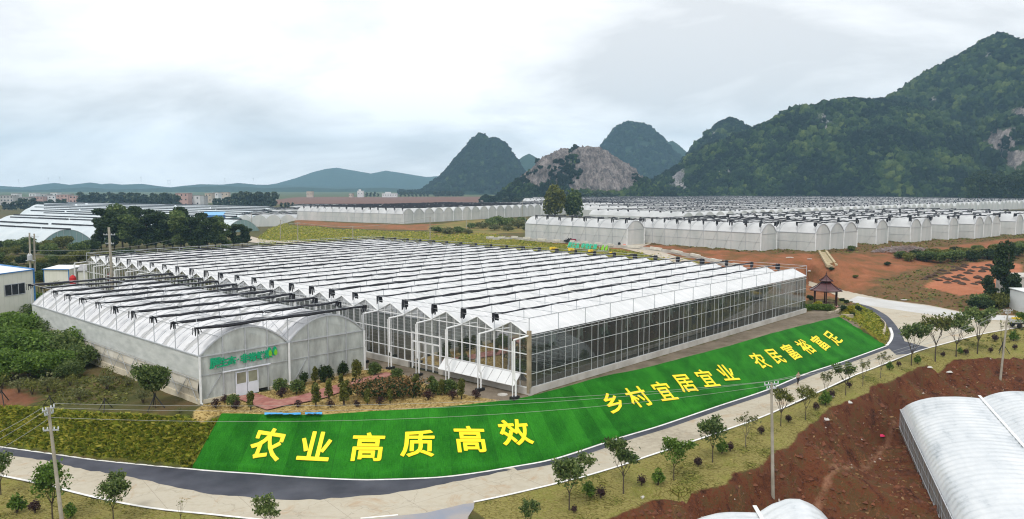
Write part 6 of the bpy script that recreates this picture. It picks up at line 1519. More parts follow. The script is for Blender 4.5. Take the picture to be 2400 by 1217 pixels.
# ================================================================== growing things
def leaf_quads(ctr, size, rng_, up=.25, asp=1.6, jit=.45):
    n = len(ctr); d = rng_.normal(size=(n, 3)); d /= np.linalg.norm(d, axis=1)[:, None]
    e = rng_.normal(size=(n, 3)); e[:, 2] += up; e -= d*(e*d).sum(1)[:, None]; e /= np.linalg.norm(e, axis=1)[:, None]
    s = size*(1+jit*rng_.uniform(-1, 1, n))[:, None]
    a, b = d*s*.5*asp, e*s*.5
    V = np.stack([ctr-a, ctr-b*.9, ctr+a, ctr+b*.9], 1).reshape(-1, 3); return V, np.arange(4*n).reshape(n, 4)
LM = {}
LM['dark'] = leaf_mat('leaf_dark', (.010, .022, .006), (.024, .048, .012), (.055, .085, .022))
LM['mid'] = leaf_mat('leaf_mid', (.026, .050, .012), (.085, .135, .032), (.22, .27, .085), .4)
LM['olive'] = leaf_mat('leaf_olive', (.040, .052, .010), (.115, .13, .024), (.23, .23, .055), .35)
LM['bright'] = leaf_mat('leaf_bright', (.035, .075, .009), (.09, .165, .018), (.17, .26, .045), .35)
LM['yellow'] = leaf_mat('leaf_yellow', (.16, .17, .006), (.27, .26, .010), (.38, .34, .02))
LM['purple'] = leaf_mat('leaf_purple', (.026, .012, .014), (.050, .024, .024), (.085, .045, .036))
LM['bronze'] = leaf_mat('leaf_bronze', (.10, .055, .02), (.20, .115, .045), (.33, .20, .09))
LM['pale'] = leaf_mat('leaf_pale', (.07, .09, .03), (.12, .135, .05), (.19, .18, .075))
def hill_leaf():
    m, t, b_ = new_mat('leaf_hill'); a_ = t.nodes.new('ShaderNodeAttribute'); a_.attribute_name = 'tint'; n_ = noise_node(t, vec_node(t, 'world'), .45, 5, .7)
    f_ = math_node(t, 'ADD', math_node(t, 'MULTIPLY', a_.outputs['Fac'], .75), math_node(t, 'MULTIPLY', math_node(t, 'SUBTRACT', n_, .5), .9))
    t.links.new(ramp_node(t, f_, [(0, (.003, .008, .004)), (.3, (.008, .019, .007)), (.55, (.030, .055, .014)), (.85, (.095, .125, .028))]), b_.inputs['Base Color']); b_.inputs['Roughness'].default_value = .8; b_.inputs['Specular IOR Level'].default_value = .1
    bump(t, b_, n_, 1.0, 1.5); return m
LM['hill'] = hill_leaf()
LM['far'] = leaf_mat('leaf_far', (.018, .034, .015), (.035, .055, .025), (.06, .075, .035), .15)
LM['straw'] = leaf_mat('leaf_straw', (.28, .20, .07), (.46, .34, .13), (.58, .46, .21), .4)
LM['turfy'] = leaf_mat('leaf_turfy', (.05, .075, .008), (.20, .25, .022), (.50, .44, .07), .45)
LM['sod'] = leaf_mat('leaf_sod', (.17, .17, .025), (.31, .28, .06), (.46, .38, .13), .4)
class Grow:
    """limbs as tubes plus leaf cards"""
    def __init__(s, seed): s.r = random.Random(seed); s.g = np.random.default_rng(seed); s.mb = MB(); s.tips = []
    def limb(s, p, d, L, r0, depth, spread, n=2, up=.25):
        pts = [Vector(p)]; dd = Vector(d).normalized()
        for k in range(3):
            dd = (dd+Vector((s.r.uniform(-.16, .16), s.r.uniform(-.16, .16), up*.25))).normalized(); pts.append(pts[-1]+dd*L/3)
        s.mb.tube(pts, [r0, r0*.85, r0*.72, r0*.55], 5, cap=False)
        if depth == 0: s.tips.append((pts[-1], dd, L)); s.tips.append((pts[-2], dd, L)); return
        for k in range(n):
            a = s.r.uniform(0, 6.28)+k*6.28/n; q = Vector((math.cos(a), math.sin(a), s.r.uniform(.2, .7)))
            nd = (dd*(1-spread)+q*spread).normalized(); s.limb(pts[-1] if k % 2 == 0 else pts[-2].lerp(pts[-1], .6), nd, L*s.r.uniform(.62, .86), r0*.58, depth-1, spread, n, up)
def young_tree(seed, h, stem, crown_w, leaves, leaf, key, fan=.45, bark='bark', sparse=1.0, limbs=5, flat=.75, fill=.0):
    """height h, clear stem, vase of thin limbs, leafy top; returns (bark MB, leaf V,F)"""
    g = Grow(seed); g.mb.tube([(0, 0, -.15), (g.r.uniform(-.04, .04), g.r.uniform(-.04, .04), stem*.5), (0, 0, stem)], [.075*h/5, .06*h/5, .052*h/5], 7, cap=False)
    Lc = h-stem
    for k in range(limbs):
        a = 6.28*k/limbs+g.r.uniform(-.3, .3); d = (math.cos(a)*fan, math.sin(a)*fan, 1)
        g.limb((0, 0, stem*g.r.uniform(.85, 1)), d, Lc*.46*g.r.uniform(.8, 1.1), .034*h/5, 2, .38, 2, .3)
    tips = np.array([t[0] for t in g.tips]); sc = crown_w/2/max(.3, np.percentile(np.hypot(tips[:, 0], tips[:, 1]), 92)); zs = (h-.12)/max(tips[:, 2].max(), .1)
    for i, v in enumerate(g.mb.v):
        k = min(1, max(0, (v[2]-stem)/(Lc*.4))); g.mb.v[i] = (v[0]*(1+(sc-1)*k), v[1]*(1+(sc-1)*k), v[2]*(1+(zs-1)*k))
    tips[:, :2] *= sc; tips[:, 2] *= zs
    keep = tips[tips[:, 2] > stem+Lc*(.30 if fill == 0 else .12)]
    if sparse < 1: keep = keep[g.g.random(len(keep)) < sparse]
    c = keep[g.g.integers(0, len(keep), leaves)]+g.g.normal(size=(leaves, 3))*np.array([.13, .13, .11])*crown_w*.5
    if fill > 0:
        m = int(leaves*fill); q = g.g.normal(size=(m, 3)); q /= np.linalg.norm(q, axis=1)[:, None]; q *= (g.g.random(m)**.4)[:, None]
        c = np.concatenate([c, q*np.array([crown_w*.48, crown_w*.48, Lc*.42])+[0, 0, stem+Lc*.56]])
    V, Fq_ = leaf_quads(c, leaf, g.g, .3); return g.mb, V, Fq_
def make_tree(name, label, cat, group, mbk, V, Fq_, key, bark='bark'):
    o = thing(name, label, cat, (0, 0, 0), 0, group); mbk.build('trunk', M[bark], o); raw_mesh('crown', V, Fq_, LM[key], o); return o
def blob_bush(seed, w_, h, n, leaf, lobes=6, stems=True, stem_h=.12, taper=.0, low=.05):
    g = Grow(seed); cs = []
    for k in range(lobes):
        a = 6.28*k/lobes+g.r.uniform(-.4, .4); rr = w_*.26*g.r.uniform(.5, 1.1); z = h*g.r.uniform(.3, .72); t = 1-taper*z/h; cs.append((rr*math.cos(a)*t, rr*math.sin(a)*t, z, w_*.30*g.r.uniform(.7, 1.15)*t, h*.30*g.r.uniform(.7, 1.1)))
    cs.append((0, 0, h*.62, w_*.30, h*.36)); per = n//len(cs); C_ = []
    for x, y, z, rw, rh in cs:
        q = g.g.normal(size=(per, 3)); q /= np.linalg.norm(q, axis=1)[:, None]; q *= (g.g.random(per)**.33)[:, None]; C_.append(q*[rw, rw, rh]+[x, y, z])
    C_ = np.concatenate(C_); C_ = C_[C_[:, 2] > h*low]; V, Fq_ = leaf_quads(C_, leaf, g.g, .3)
    if stems:
        for k in range(5):
            c = cs[k % len(cs)]; g.mb.tube([(g.r.uniform(-.05, .05), g.r.uniform(-.05, .05), -.1), (c[0]*.4, c[1]*.4, h*.25), (c[0]*.8, c[1]*.8, c[2])], [.022+.012*h, .016+.008*h, .008], 5, cap=False)
    return g.mb, V, Fq_
def plant(proto, u, v, hpx, h0, rz=None, label=None, P=None, wide=1.0, first=[]):
    """put a copy of a prototype where the picture shows it, hpx picture-pixels tall"""
    if P is None: P = on_ground(u, v)
    s = hpx*math.hypot(P[1], H-P[2])/F/h0*1.03
    o = proto if proto.name not in USED else dup(proto)
    USED.add(proto.name); o.location = tuple(map(float, P)); o.rotation_euler = (0, 0, random.uniform(0, 6.28) if rz is None else rz); o.scale = (s*wide, s*wide, s)
    if label: o['label'] = label
    return o
USED = set()
# --- young trees along the verge
VG = 'young trees planted along the road verge'
def yt(seed, **k):
    key = k.pop('key'); nm = k.pop('name', 'young_tree'); bark = k.get('bark', 'bark'); return make_tree(nm, '', 'tree', VG, *young_tree(seed, key=key, **k), key, bark)
P_round = [yt(11+i, h=5.0, stem=1.7, crown_w=3.5, leaves=(1900, 1300, 1600)[i], leaf=.19, key=('mid', 'mid', 'bright')[i], fill=(.2, .05, .3)[i]) for i in range(3)]
P_vase = [yt(31+i, h=5.2, stem=1.9, crown_w=3.0, leaves=1300, leaf=.17, key='olive', fan=.5, limbs=7) for i in range(2)]
P_top = [yt(41+i, h=5.4, stem=1.7, crown_w=3.5, leaves=1700, leaf=.19, key='mid', fan=.55, limbs=7) for i in range(2)]
P_thin = [yt(51+i, h=4.6, stem=1.2, crown_w=2.3, leaves=230, leaf=.17, key='pale', fan=.32, sparse=.5, bark='bark_pale') for i in range(2)]
P_bare = [yt(61, h=4.6, stem=1.3, crown_w=2.2, leaves=40, leaf=.16, key='olive', fan=.4)]
TREES = [(P_round[0], 1334, 1196, 118, 5.0, 'round dark-leaved young tree nearest the bottom on the verge'),
 (P_round[1], 1461, 1157, 120, 5.0, 'broad open-crowned young tree on the verge, bare lower limbs, below the 乡 character'), (P_round[2], 1579, 1126, 92, 5.0, 'small tilted young tree right of the broad open-crowned one'),
 (P_round[0], 1670, 1084, 99, 5.0, 'leafy young tree at the white line below the 宜 characters'), (P_thin[0], 1747, 1048, 86, 4.6, 'sparse broom-shaped young tree just left of the tan pole'),
 (P_vase[0], 1830, 999, 84, 5.2, 'vase-shaped brownish young tree touching the right of the tan pole'), (P_vase[1], 1888, 985, 74, 5.2, 'vase-shaped young tree with dark top in front of the walking person'),
 (P_thin[1], 1936, 942, 76, 4.6, 'sparse yellowish sapling right of the walking person'), (P_round[1], 1982, 927, 77, 5.0, 'round dark young tree between two sparse saplings on the verge'),
 (P_thin[0], 2022, 905, 66, 4.6, 'thin pale sapling, first of two before the turf corner'), (P_thin[1], 2064, 887, 66, 4.6, 'thin pale sapling nearest the turf corner'),
 (P_top[0], 2136, 857, 94, 5.4, 'tree with dense dark top and bare limbs, leftmost at the road junction'), (P_vase[0], 2192, 847, 105, 5.2, 'wide brush-like tree at the junction, left of a touching pair'),
 (P_top[1], 2241, 836, 96, 5.4, 'dense-topped tree at the junction, right of a touching pair'), (P_top[0], 2291, 830, 104, 5.4, 'tallest dark-topped tree at the junction, left of the right pole'),
 (P_bare[0], 2349, 827, 82, 4.6, 'narrow bare-limbed tree with stakes beside the right pole'), (P_round[2], 2393, 776, 42, 5.0, 'small leafy tree in front of the truck at the right edge'),
 (P_round[1], 2, 1160, 92, 5.0, 'half-seen leafy tree at the lower left corner of the view'), (P_round[2], 124, 1222, 124, 5.0, 'leafy tree behind the left leaning pole'), (P_round[0], 266, 1226, 100, 5.0, 'dense round tree on the lower left verge, right of the leaning pole'),
 (P_bare[0], 424, 1226, 56, 4.6, 'nearly bare forked sapling at the bottom edge'), (P_top[1], 632, 1262, 92, 5.4, 'round green tree top rising from the bottom edge left of the middle'), (P_round[1], 1238, 1252, 70, 5.0, 'round green crown at the bottom edge below the turf')]
for pr, u, v, hp__, h0, lab in TREES: plant(pr, u, v, hp__, h0, label=lab, wide=1.0 if v < 1200 else 1.05)
# staked trees and tripods on the left embankment
P_dense = make_tree('round_tree', 'dense round tree with stakes beside the long side of the film greenhouse', 'tree', 'young trees planted along the road verge', *young_tree(71, h=5.0, stem=1.5, crown_w=3.7, leaves=2600, leaf=.19, key='mid', fill=.9), 'mid')
plant(P_dense, 364, 956, 98, 5.0, label='dense round staked tree beside the long side of the film greenhouse')
STK = None
for u, v, lab, hpx in ((364, 958, 'tripod of dark stakes propping the dense round tree', 34), (247, 962, 'dark stake tripod standing free left of the dense round tree', 28), (117, 950, 'dark stake tripod just behind the left leaning pole', 22), (5, 945, 'dark stake tripod cut by the left edge', 30), (2349, 828, 'thin stake tripod round the bare-limbed tree by the right pole', 24)):
    if STK is None:
        STK = thing('stake_tripod', lab, 'stakes', (0, 0, 0), 0, 'stake tripods for young trees')
        for k in range(3):
            a = k*2.094+.4; mb = MB(); mb.tube([(1.0*math.cos(a), 1.0*math.sin(a), -.1), (-.08*math.cos(a), -.08*math.sin(a), 1.55)], .055, 6); mb.build('stake', M['stake'], STK)
        mb = MB(); mb.lathe([(.10, 1.36), (.13, 1.42), (.10, 1.5)], 8); mb.build('binding', M['stake'], STK)
    plant(STK, u, v, hpx, 1.55, label=lab)
# --- shrubs
def bush(seed, key, w_, h, n, leaf, name, cat='shrub', group=None, **k): return make_tree(name, '', cat, group, *blob_bush(seed, w_, h, n, leaf, **k), key)
GV, GGd = 'small shrubs between the verge trees', 'clipped shrubs in the straw garden'
B_pur = bush(81, 'purple', 1.1, 1.2, 420, .10, 'purple_shrub', group=GV); B_grn = bush(82, 'bright', 1.1, 1.3, 420, .13, 'green_shrub', group=GV, lobes=4)
B_rnd = bush(83, 'mid', 1.5, 1.4, 1300, .11, 'round_shrub', group=GGd, lobes=8); B_dk = bush(84, 'dark', 1.4, 1.9, 1200, .12, 'dark_shrub', group=GGd, lobes=7); B_up = bush(85, 'olive', 1.0, 2.3, 1100, .12, 'upright_shrub', group=GGd, lobes=7, taper=.3, low=.2)
B_pg = bush(86, 'purple', 1.2, 1.2, 380, .10, 'purple_garden_shrub', group=GGd, low=.15)
VS = [('g', 1380, 1165, 36, 'yellowish shrub beside the third verge tree'), ('p', 1408, 1168, 30, 'purple shrub right of the yellowish one beside the third verge tree'), ('p', 1504, 1138, 27, 'purple shrub right of the broad open-crowned tree'), ('g', 1543, 1137, 38, 'green shrub left of the small tilted tree'),
      ('p', 1636, 1094, 26, 'purple shrub between the tilted tree and the leafy tree'), ('g', 1692, 1064, 34, 'bright green shrub right of the leafy tree at the white line'), ('p', 1711, 1058, 24, 'purple shrub next to the bright green one left of the tan pole'), ('p', 1784, 1018, 22, 'purple shrub just left of the tan pole'),
      ('g', 1934, 950, 34, 'green shrub below the sparse yellowish sapling'), ('p', 1948, 934, 22, 'purple shrub beside the sparse yellowish sapling'), ('p', 1912, 962, 20, 'dark purple shrub right of the vase tree before the person'), ('p', 1991, 910, 17, 'purple shrub right of the round dark tree'),
      ('p', 2106, 860, 15, 'purple shrub left of the junction trees'), ('g', 2150, 853, 21, 'green shrub at the foot of the leftmost junction tree'), ('p', 2264, 832, 17, 'purple shrub between the two tallest junction trees'), ('p', 2210, 837, 14, 'small purple shrub under the touching pair'),
      ('g', 2250, 830, 16, 'green shrub under the right tree of the touching pair'), ('p', 2322, 827, 15, 'purple shrub left of the bare-limbed tree'), ('p', 2332, 801, 20, 'reddish shrub clump above the bare-limbed tree'), ('p', 2378, 820, 15, 'purple shrub right of the right pole'),
      ('g', 40, 1202, 44, 'green shrub on the lower left verge between two trees'), ('p', 82, 1203, 34, 'purple shrub on the lower left verge'), ('g', 165, 1214, 34, 'yellow-green shrub right of the leaning pole foot'), ('p', 1848, 990, 20, 'purple shrub at the foot of the vase tree by the tan pole'),
      ('g', 2375, 800, 24, 'bushy green shrub near the right edge of the verge'), ('p', 1345, 1203, 20, 'low purple shrub at the foot of the third verge tree'), ('g', 2085, 868, 20, 'green shrub right of the thin sapling by the turf corner')]
for ty, u, v, hpx, lab in VS: plant(B_pur if ty == 'p' else B_grn, u, v, hpx, 1.25, label=lab)
GS = [('r', 657, 922, 36, 'round green shrub left of the middle downpipe of the film greenhouse'), ('p', 661, 932, 26, 'purple shrub under the round one left of the middle downpipe'), ('r', 696, 925, 36, 'round green shrub right of the middle downpipe'), ('d', 712, 904, 34, 'dark shrub against the film gable right of the middle downpipe'),
      ('u', 739, 900, 42, 'olive upright shrub left of the dark pair'), ('d', 758, 896, 42, 'left shrub of the dark pair by the brick path'), ('d', 771, 892, 36, 'right shrub of the dark pair by the brick path'), ('d', 804, 882, 36, 'slim dark shrub in front of the right film gable'), ('u', 834, 892, 50, 'upright shrub at the right end of the film gable'), ('u', 842, 882, 34, 'smaller upright shrub behind the one at the right end of the film gable'),
      ('r', 879, 880, 32, 'round bright shrub between the film greenhouse and the glasshouse'), ('u', 740, 954, 58, 'tall narrow shrub below the brick path'), ('u', 771, 937, 50, 'slim shrub standing in front of the brick path'), ('u', 800, 915, 40, 'slim shrub behind the tall pair right of the path'), ('u', 806, 952, 58, 'tall shrub of the pair at the left of the flower bed'), ('u', 815, 938, 48, 'shorter shrub of the pair at the left of the flower bed'),
      ('p', 699, 956, 20, 'small bare reddish shrub at the path corner'), ('p', 774, 957, 22, 'purple shrub below the slim shrub in front of the path'), ('r', 930, 892, 30, 'bushy bright shrub behind the bronze flower bed'), ('u', 975, 930, 54, 'tall leafy shrub at the right end of the bronze flower bed'), ('r', 1012, 900, 20, 'round shrub by the glasshouse doorway'), ('r', 1018, 926, 36, 'round green shrub right of the flower bed'),
      ('u', 1035, 928, 40, 'upright shrub in the cluster right of the flower bed'), ('r', 1056, 924, 36, 'round shrub at the right of the cluster'), ('p', 1003, 939, 28, 'dark purple shrub in front of the cluster'), ('p', 1061, 937, 26, 'purple shrub right of the cluster'), ('u', 1082, 936, 50, 'slender shrub left of the white vent panels'), ('p', 1115, 935, 24, 'bare purple shrub nearest the glasshouse corner'),
      ('u', 861, 950, 40, 'shrub standing in the left part of the flower bed'), ('p', 836, 955, 20, 'purple shrub at the left foot of the flower bed'), ('p', 891, 950, 22, 'purple shrub in front of the flower bed middle'), ('u', 914, 946, 34, 'olive shrub in front of the flower bed, right of the middle'),
      ('p', 506, 957, 24, 'small bare purple shrub at the left corner of the film gable'), ('p', 527, 945, 22, 'reddish shrub left of the white door'), ('r', 547, 955, 32, 'round green shrub before the white door'), ('p', 554, 960, 24, 'purple shrub under the round one before the white door'), ('u', 588, 962, 46, 'thin tall shrub at the mouth of the brick path')]
for ty, u, v, hpx, lab in GS:
    pr, h0 = {'r': (B_rnd, 1.4), 'd': (B_dk, 1.9), 'u': (B_up, 2.3), 'p': (B_pg, 1.2)}[ty]; plant(pr, u, v, hpx, h0, label=lab)
# flower bed of bronze and pink leaves
P = on_ground(910, 932); gb = blob_bush(90, 8.6, 2.0, 5200, .17, lobes=11); V = gb[1].reshape(-1, 4, 3); sel = np.random.default_rng(3).random(len(V)) < .42
FB = thing('flower_bed', 'wide mound of bronze and pinkish flowering shrubs in the straw garden', 'flower bed', P, R(12)); FB.scale = (1, .62, 1)
raw_mesh('blossom', V[sel].reshape(-1, 3)+[0, 0, .10], np.arange(sel.sum()*4).reshape(-1, 4), LM['bronze'], FB); raw_mesh('foliage', V[~sel].reshape(-1, 3), np.arange((~sel).sum()*4).reshape(-1, 4), LM['dark'], FB)
# pavilion planting
B_yel = bush(87, 'yellow', 1.7, 1.4, 1400, .12, 'golden_shrub', group='planting round the pavilion', lobes=7); B_spk = bush(88, 'dark', 1.6, 1.0, 700, .16, 'spiky_shrub', group='planting round the pavilion', lobes=5)
plant(B_yel, 1917, 724, 20, 1.4, label='golden round shrub in the hedge before the pavilion'); plant(B_yel, 1994, 731, 16, 1.4, label='golden round shrub on top of the grassy mound')
for u, v, h_, lab in ((2012, 729, 12, 'dark spiky shrub right of the golden shrub on the mound'), (1984, 712, 9, 'dark spiky shrub right of the pavilion, nearer the post'), (1974, 708, 9, 'dark spiky shrub close behind the pavilion railing'), (1974, 729, 13, 'brownish low shrub left of the golden shrub on the mound'), (1999, 741, 8, 'dark tuft on the slope of the mound'), (1898, 704, 12, 'dry brown shrub between glasshouse and pavilion')): plant(B_spk, u, v, h_, 1.0, label=lab)
rr = np.random.default_rng(5); c0, c1 = G(1890, 727, T), G(1948, 727, T); n = 2600; tt = rr.random(n); ctr = c0+(c1-c0)*tt[:, None]+np.stack([rr.uniform(-.7, .7, n), rr.uniform(-.7, .7, n), rr.uniform(.1, .95, n)], 1)
Vq, Fq_ = leaf_quads(ctr, .17, rr); HG = thing('hedge', 'low dark green clipped hedge between the glasshouse corner and the pavilion', 'hedge', tuple(c0)); raw_mesh('foliage', Vq-c0, Fq_, LM['bright'], HG)
# --- big thicket on the left
GB = 'dense shrubs massed left of the film greenhouse'
B_big = [bush(91+i, ('mid', 'bright', 'bright')[i], 5.5, 4.6, 4200, .22, 'thicket_shrub', group=GB, lobes=10, low=.0) for i in range(3)]
TH = [(60, 742, 60), (18, 760, 62), (100, 762, 58), (30, 795, 66), (78, 800, 70), (130, 805, 66), (185, 838, 76), (150, 850, 78), (95, 852, 80), (40, 850, 78), (-5, 840, 84), (10, 885, 70), (70, 884, 62), (125, 880, 62), (190, 862, 60), (165, 884, 44), (-14, 905, 50), (55, 720, 40)]
TL = ['rearmost', 'rear', 'back', 'upper', 'upper', 'upper', 'right-hand', 'middle', 'middle', 'middle', 'left', 'lower', 'lower', 'lower', 'right lower', 'lower', 'lower left', 'hall']
for i, (u, v, hpx) in enumerate(sorted(TH, key=lambda q: q[1])): plant(B_big[i % 3], u, v, hpx, 4.6, label=f'bushy green shrub in the left thicket, {ordw(i)} counting from the hall forward', wide=1.25)
SC = bush(96, 'olive', 2.0, 1.8, 260, .12, 'scrub_bush', group='sparse scrub on the earth above the left embankment', lobes=6, low=.25); SC2 = bush(97, 'pale', 2.2, 1.9, 330, .13, 'scrub_bush', group='sparse scrub on the earth above the left embankment', lobes=6, low=.3)
for i, (u, v, h_) in enumerate([(45, 920, 42), (75, 925, 44), (112, 918, 46), (128, 922, 36), (185, 940, 40), (203, 930, 18), (250, 915, 46), (255, 890, 36), (335, 945, 40), (165, 905, 34), (300, 905, 26), (236, 860, 28), (318, 880, 30), (5, 912, 40), (420, 968, 14)]):
    plant(SC if i % 2 else SC2, u, v, h_, 1.8, label=f'sparse dry bush on the earth above the left embankment, {ordw(i)} of the scatter')
# --- dark row of trees behind the film greenhouse
def grove_tree(seed, h, w_, n, leaf, key, stem=.3, bark='bark', lobes=9):
    g = Grow(seed); g.mb.tube([(0, 0, -.5), (g.r.uniform(-.2, .2), 0, h*.4), (0, g.r.uniform(-.2, .2), h*.85)], [.018*h, .014*h, .005*h], 7, cap=False); C_ = []
    for k in range(lobes):
        z = h*(stem+(1-stem)*(k+.5)/lobes*.92); a = g.r.uniform(0, 6.28); rr_ = w_*.24*g.r.uniform(.4, 1.2)*(1.1-.6*abs(z/h-.62)); q = g.g.normal(size=(n//lobes, 3)); q /= np.linalg.norm(q, axis=1)[:, None]; q *= (g.g.random(len(q))**.38)[:, None]
        c = np.array([rr_*math.cos(a), rr_*math.sin(a), z]); C_.append(q*[w_*.27*g.r.uniform(.8, 1.2), w_*.27*g.r.uniform(.8, 1.2), h*.11*g.r.uniform(.7, 1.2)]+c)
        g.mb.tube([(0, 0, z*.8), tuple(c*np.array([.6, .6, 1])), tuple(c)], [.006*h, .004*h, .002*h], 4, cap=False)
    V, Fq_ = leaf_quads(np.concatenate(C_), leaf, g.g, .3); return g.mb, V, Fq_
GR = 'row of dark trees behind the film greenhouse'
P_row = [make_tree('dark_tree', '', 'tree', GR, *grove_tree(101+i, 11, 6.5, 4200, .36, ('dark', 'mid', 'olive')[i], .22), ('dark', 'mid', 'dark')[i]) for i in range(3)]
xs_ = [(238, 588, 76), (250, 580, 90), (268, 590, 92), (288, 582, 100), (305, 590, 84), (325, 583, 98), (345, 591, 88), (365, 584, 92), (384, 590, 90), (405, 585, 88), (425, 590, 88), (432, 580, 94), (448, 590, 80), (466, 584, 84), (487, 589, 78), (505, 583, 74), (522, 586, 64), (548, 582, 56), (568, 580, 54), (580, 576, 40)]
for i, (u, v, hpx) in enumerate(xs_): plant(P_row[(i*5+i//2) % 3], u, v, hpx, 11, label=f'dark tree in the row behind the film greenhouse, {ordw(i)} from the left', wide=1.2)
# bushes in front of the valley houses
B_val = [bush(106+i, ('mid', 'dark', 'olive')[i], 7, 4.2, 2600, .36, 'valley_bush', group='bushes between the hall and the valley greenhouses', lobes=9, low=0) for i in range(3)]
k = 0
VB = []
for v0, us in ((584, range(0, 240, 30)), (600, range(10, 240, 34)), (620, range(-5, 190, 32)), (640, range(20, 200, 34)), (656, range(95, 190, 22)), (610, (250, 285, 320, 360, 400, 440, 480, 520, 560))):
    for u in us: VB.append((u+random.uniform(-7, 7), v0+random.uniform(-5, 5)))
VB = [(u, v) for u, v in VB if not (100 < u < 180 and v > 648)]
for i, (u, v) in enumerate(sorted(VB)): plant(B_val[(i*7+i//3) % 3], u, v, random.uniform(17, 32), 4.2, label=f'bush in the overgrown hollow behind the hall, {ordw(i)} from the left')
CB = bush(109, 'pale', 2.2, 2.4, 380, .16, 'cabin_shrub', group='pale shrubs before the white cabin', lobes=6)
for i, (u, v, h_) in enumerate(((122, 664, 22), (133, 662, 25), (145, 664, 22), (158, 666, 18), (114, 668, 16))): plant(CB, u, v, h_, 2.4, label=f'pale shrub in front of the white cabin, {ordw(i)} of five', P=np.array([*at(u, v, 158)[:2], T]))
# --- slope planting on the right
GSl = 'shrubs on the right-hand slope'
B_sl = [bush(111+i, ('mid', 'dark', 'olive')[i], 5, 3.4, 2000, .30, 'slope_bush', group=GSl, lobes=9, low=0) for i in range(3)]
SLB = [(2110, 606, 18), (2130, 612, 20), (2150, 608, 24), (2172, 614, 26), (2186, 604, 22), (2205, 616, 26), (2222, 606, 22), (2240, 614, 28), (2258, 604, 24), (2276, 612, 26), (2296, 604, 24), (2318, 608, 26), (2340, 602, 28), (2362, 606, 30), (2386, 600, 32), (2240, 595, 18), (2290, 592, 18), (2335, 590, 18), (2390, 588, 24), (1995, 588, 12), (2195, 592, 10), (1948, 634, 8), (2080, 622, 9), (2005, 652, 8)]
for i, (u, v, h_) in enumerate(sorted(SLB)): plant(B_sl[(i*5+1) % 3], u, v, h_, 3.4, label=f'green bush on the slope below the plateau greenhouses, {ordw(i)} from the left', wide=1.15)
P_big = make_tree('dark_tree', 'large dark tree at the right edge beside the bare plot', 'tree', None, *grove_tree(120, 13, 7.5, 5200, .42, 'dark', .12, lobes=12), 'dark')
plant(P_big, 2358, 716, 144, 13, label='large dark tree at the right edge beside the bare plot', wide=.80); plant(P_big, 2318, 718, 70, 13, label='smaller dense tree left of the large dark one at the right', wide=1.0)
for i, (u, v, h_) in enumerate(((2300, 722, 34), (2285, 722, 24), (2335, 722, 36), (2370, 720, 30), (2312, 724, 24))): plant(B_sl[i % 3], u, v, h_, 3.4, label=f'bush in the scrub under the large dark tree, {ordw(i)} of five')
# trees by the track at the middle
P_yg = make_tree('bushy_tree', '', 'tree', None, *blob_bush(125, 9, 12, 6500, .5, lobes=13, low=0, taper=.35), 'olive'); P_yg2 = make_tree('bushy_tree', '', 'tree', None, *blob_bush(126, 8.5, 12, 6000, .5, lobes=13, low=0, taper=.35), 'mid')
plant(P_yg, 1298, 505, 84, 12, label='yellow-green bushy tree, left of the pair standing among the plateau greenhouses', P=np.array([*at(1300, 500, 430)[:2], 6.4]), wide=1.05); plant(P_yg2, 1345, 500, 74, 12, label='darker bushy tree, right of the pair standing among the plateau greenhouses', P=np.array([*at(1343, 498, 436)[:2], 6.4]), wide=1.0)
B_mid = [bush(128+i, ('pale', 'mid')[i], 5, 2.6, 1200, .32, 'bank_bush', group='bushes on the bank beyond the glasshouse', lobes=8, low=0) for i in range(2)]
for i, (u, v, h_) in enumerate(sorted([(1028, 545, 14), (1050, 548, 16), (1075, 545, 14), (1098, 548, 12), (1130, 535, 16), (1150, 530, 18), (1172, 528, 22), (1195, 530, 20), (1215, 535, 22), (1235, 540, 14), (1160, 540, 14), (1190, 542, 14), (1222, 525, 16), (1105, 535, 12), (1015, 540, 9)])): plant(B_mid[i % 2], u, v, h_, 2.6, label=f'bush on the bank behind the glasshouse, {ordw(i)} from the left', wide=1.2)
# eucalyptus stand at the foot of the right hill
P_euc = [make_tree('plantation_tree', '', 'tree', 'dense stand of tall trees at the foot of the right hill', *grove_tree(131+i, 26, 11, 900, 1.5, 'dark', .3), 'dark') for i in range(2)]
ue = sorted([2275+i*11+random.uniform(-3, 3) for i in range(13)]+[2282+i*13 for i in range(10)])
for i, u in enumerate(ue): Yd = 720+(i % 3)*26; Pp = at(u, 440, Yd); plant(P_euc[i % 2], u, 0, random.uniform(62, 78), 26, label=f'tall tree in the dark stand under the right hill, {ordw(i)} from the left', P=np.array([Pp[0], Yd, 6.4]))
# foot-of-hill trees, groves of the valley
P_far = [make_tree('far_tree', '', 'tree', None, *grove_tree(141+i, 15, 12, 420, 1.7, 'far', .12, lobes=7), 'far') for i in range(3)]
def grove(lst, group, where, Yf):
    for i, (u, vb, hpx) in enumerate(sorted(lst)):
        Yd = Yf(vb); Pp = at(u, vb, Yd); Pp[2] = gz(Pp[0], Pp[1]); o = plant(P_far[(i*5+i//2) % 3], u, vb, hpx, 15, label=f'tree in {where}, {ordw(i)} from the left', P=Pp, wide=1.0); o['group'] = group
grove([(8+i*9+random.uniform(-2, 2), 486, random.uniform(14, 20)) for i in range(4)]+[(48+i*9+random.uniform(-2, 2), 485, random.uniform(18, 28)) for i in range(13)], 'low far grove left of the pink house', 'the low grove before the far town', lambda v: 760)
grove([(192+i*8+random.uniform(-2, 2), 481, random.uniform(27, 36)) for i in range(13)], 'second far grove', 'the grove right of the tall pink house', lambda v: 840)
grove([(300+i*8.5+random.uniform(-2, 2), 484, random.uniform(28, 40)) for i in range(14)], 'third far grove', 'the tall grove left of the pink three-storey house', lambda v: 780)
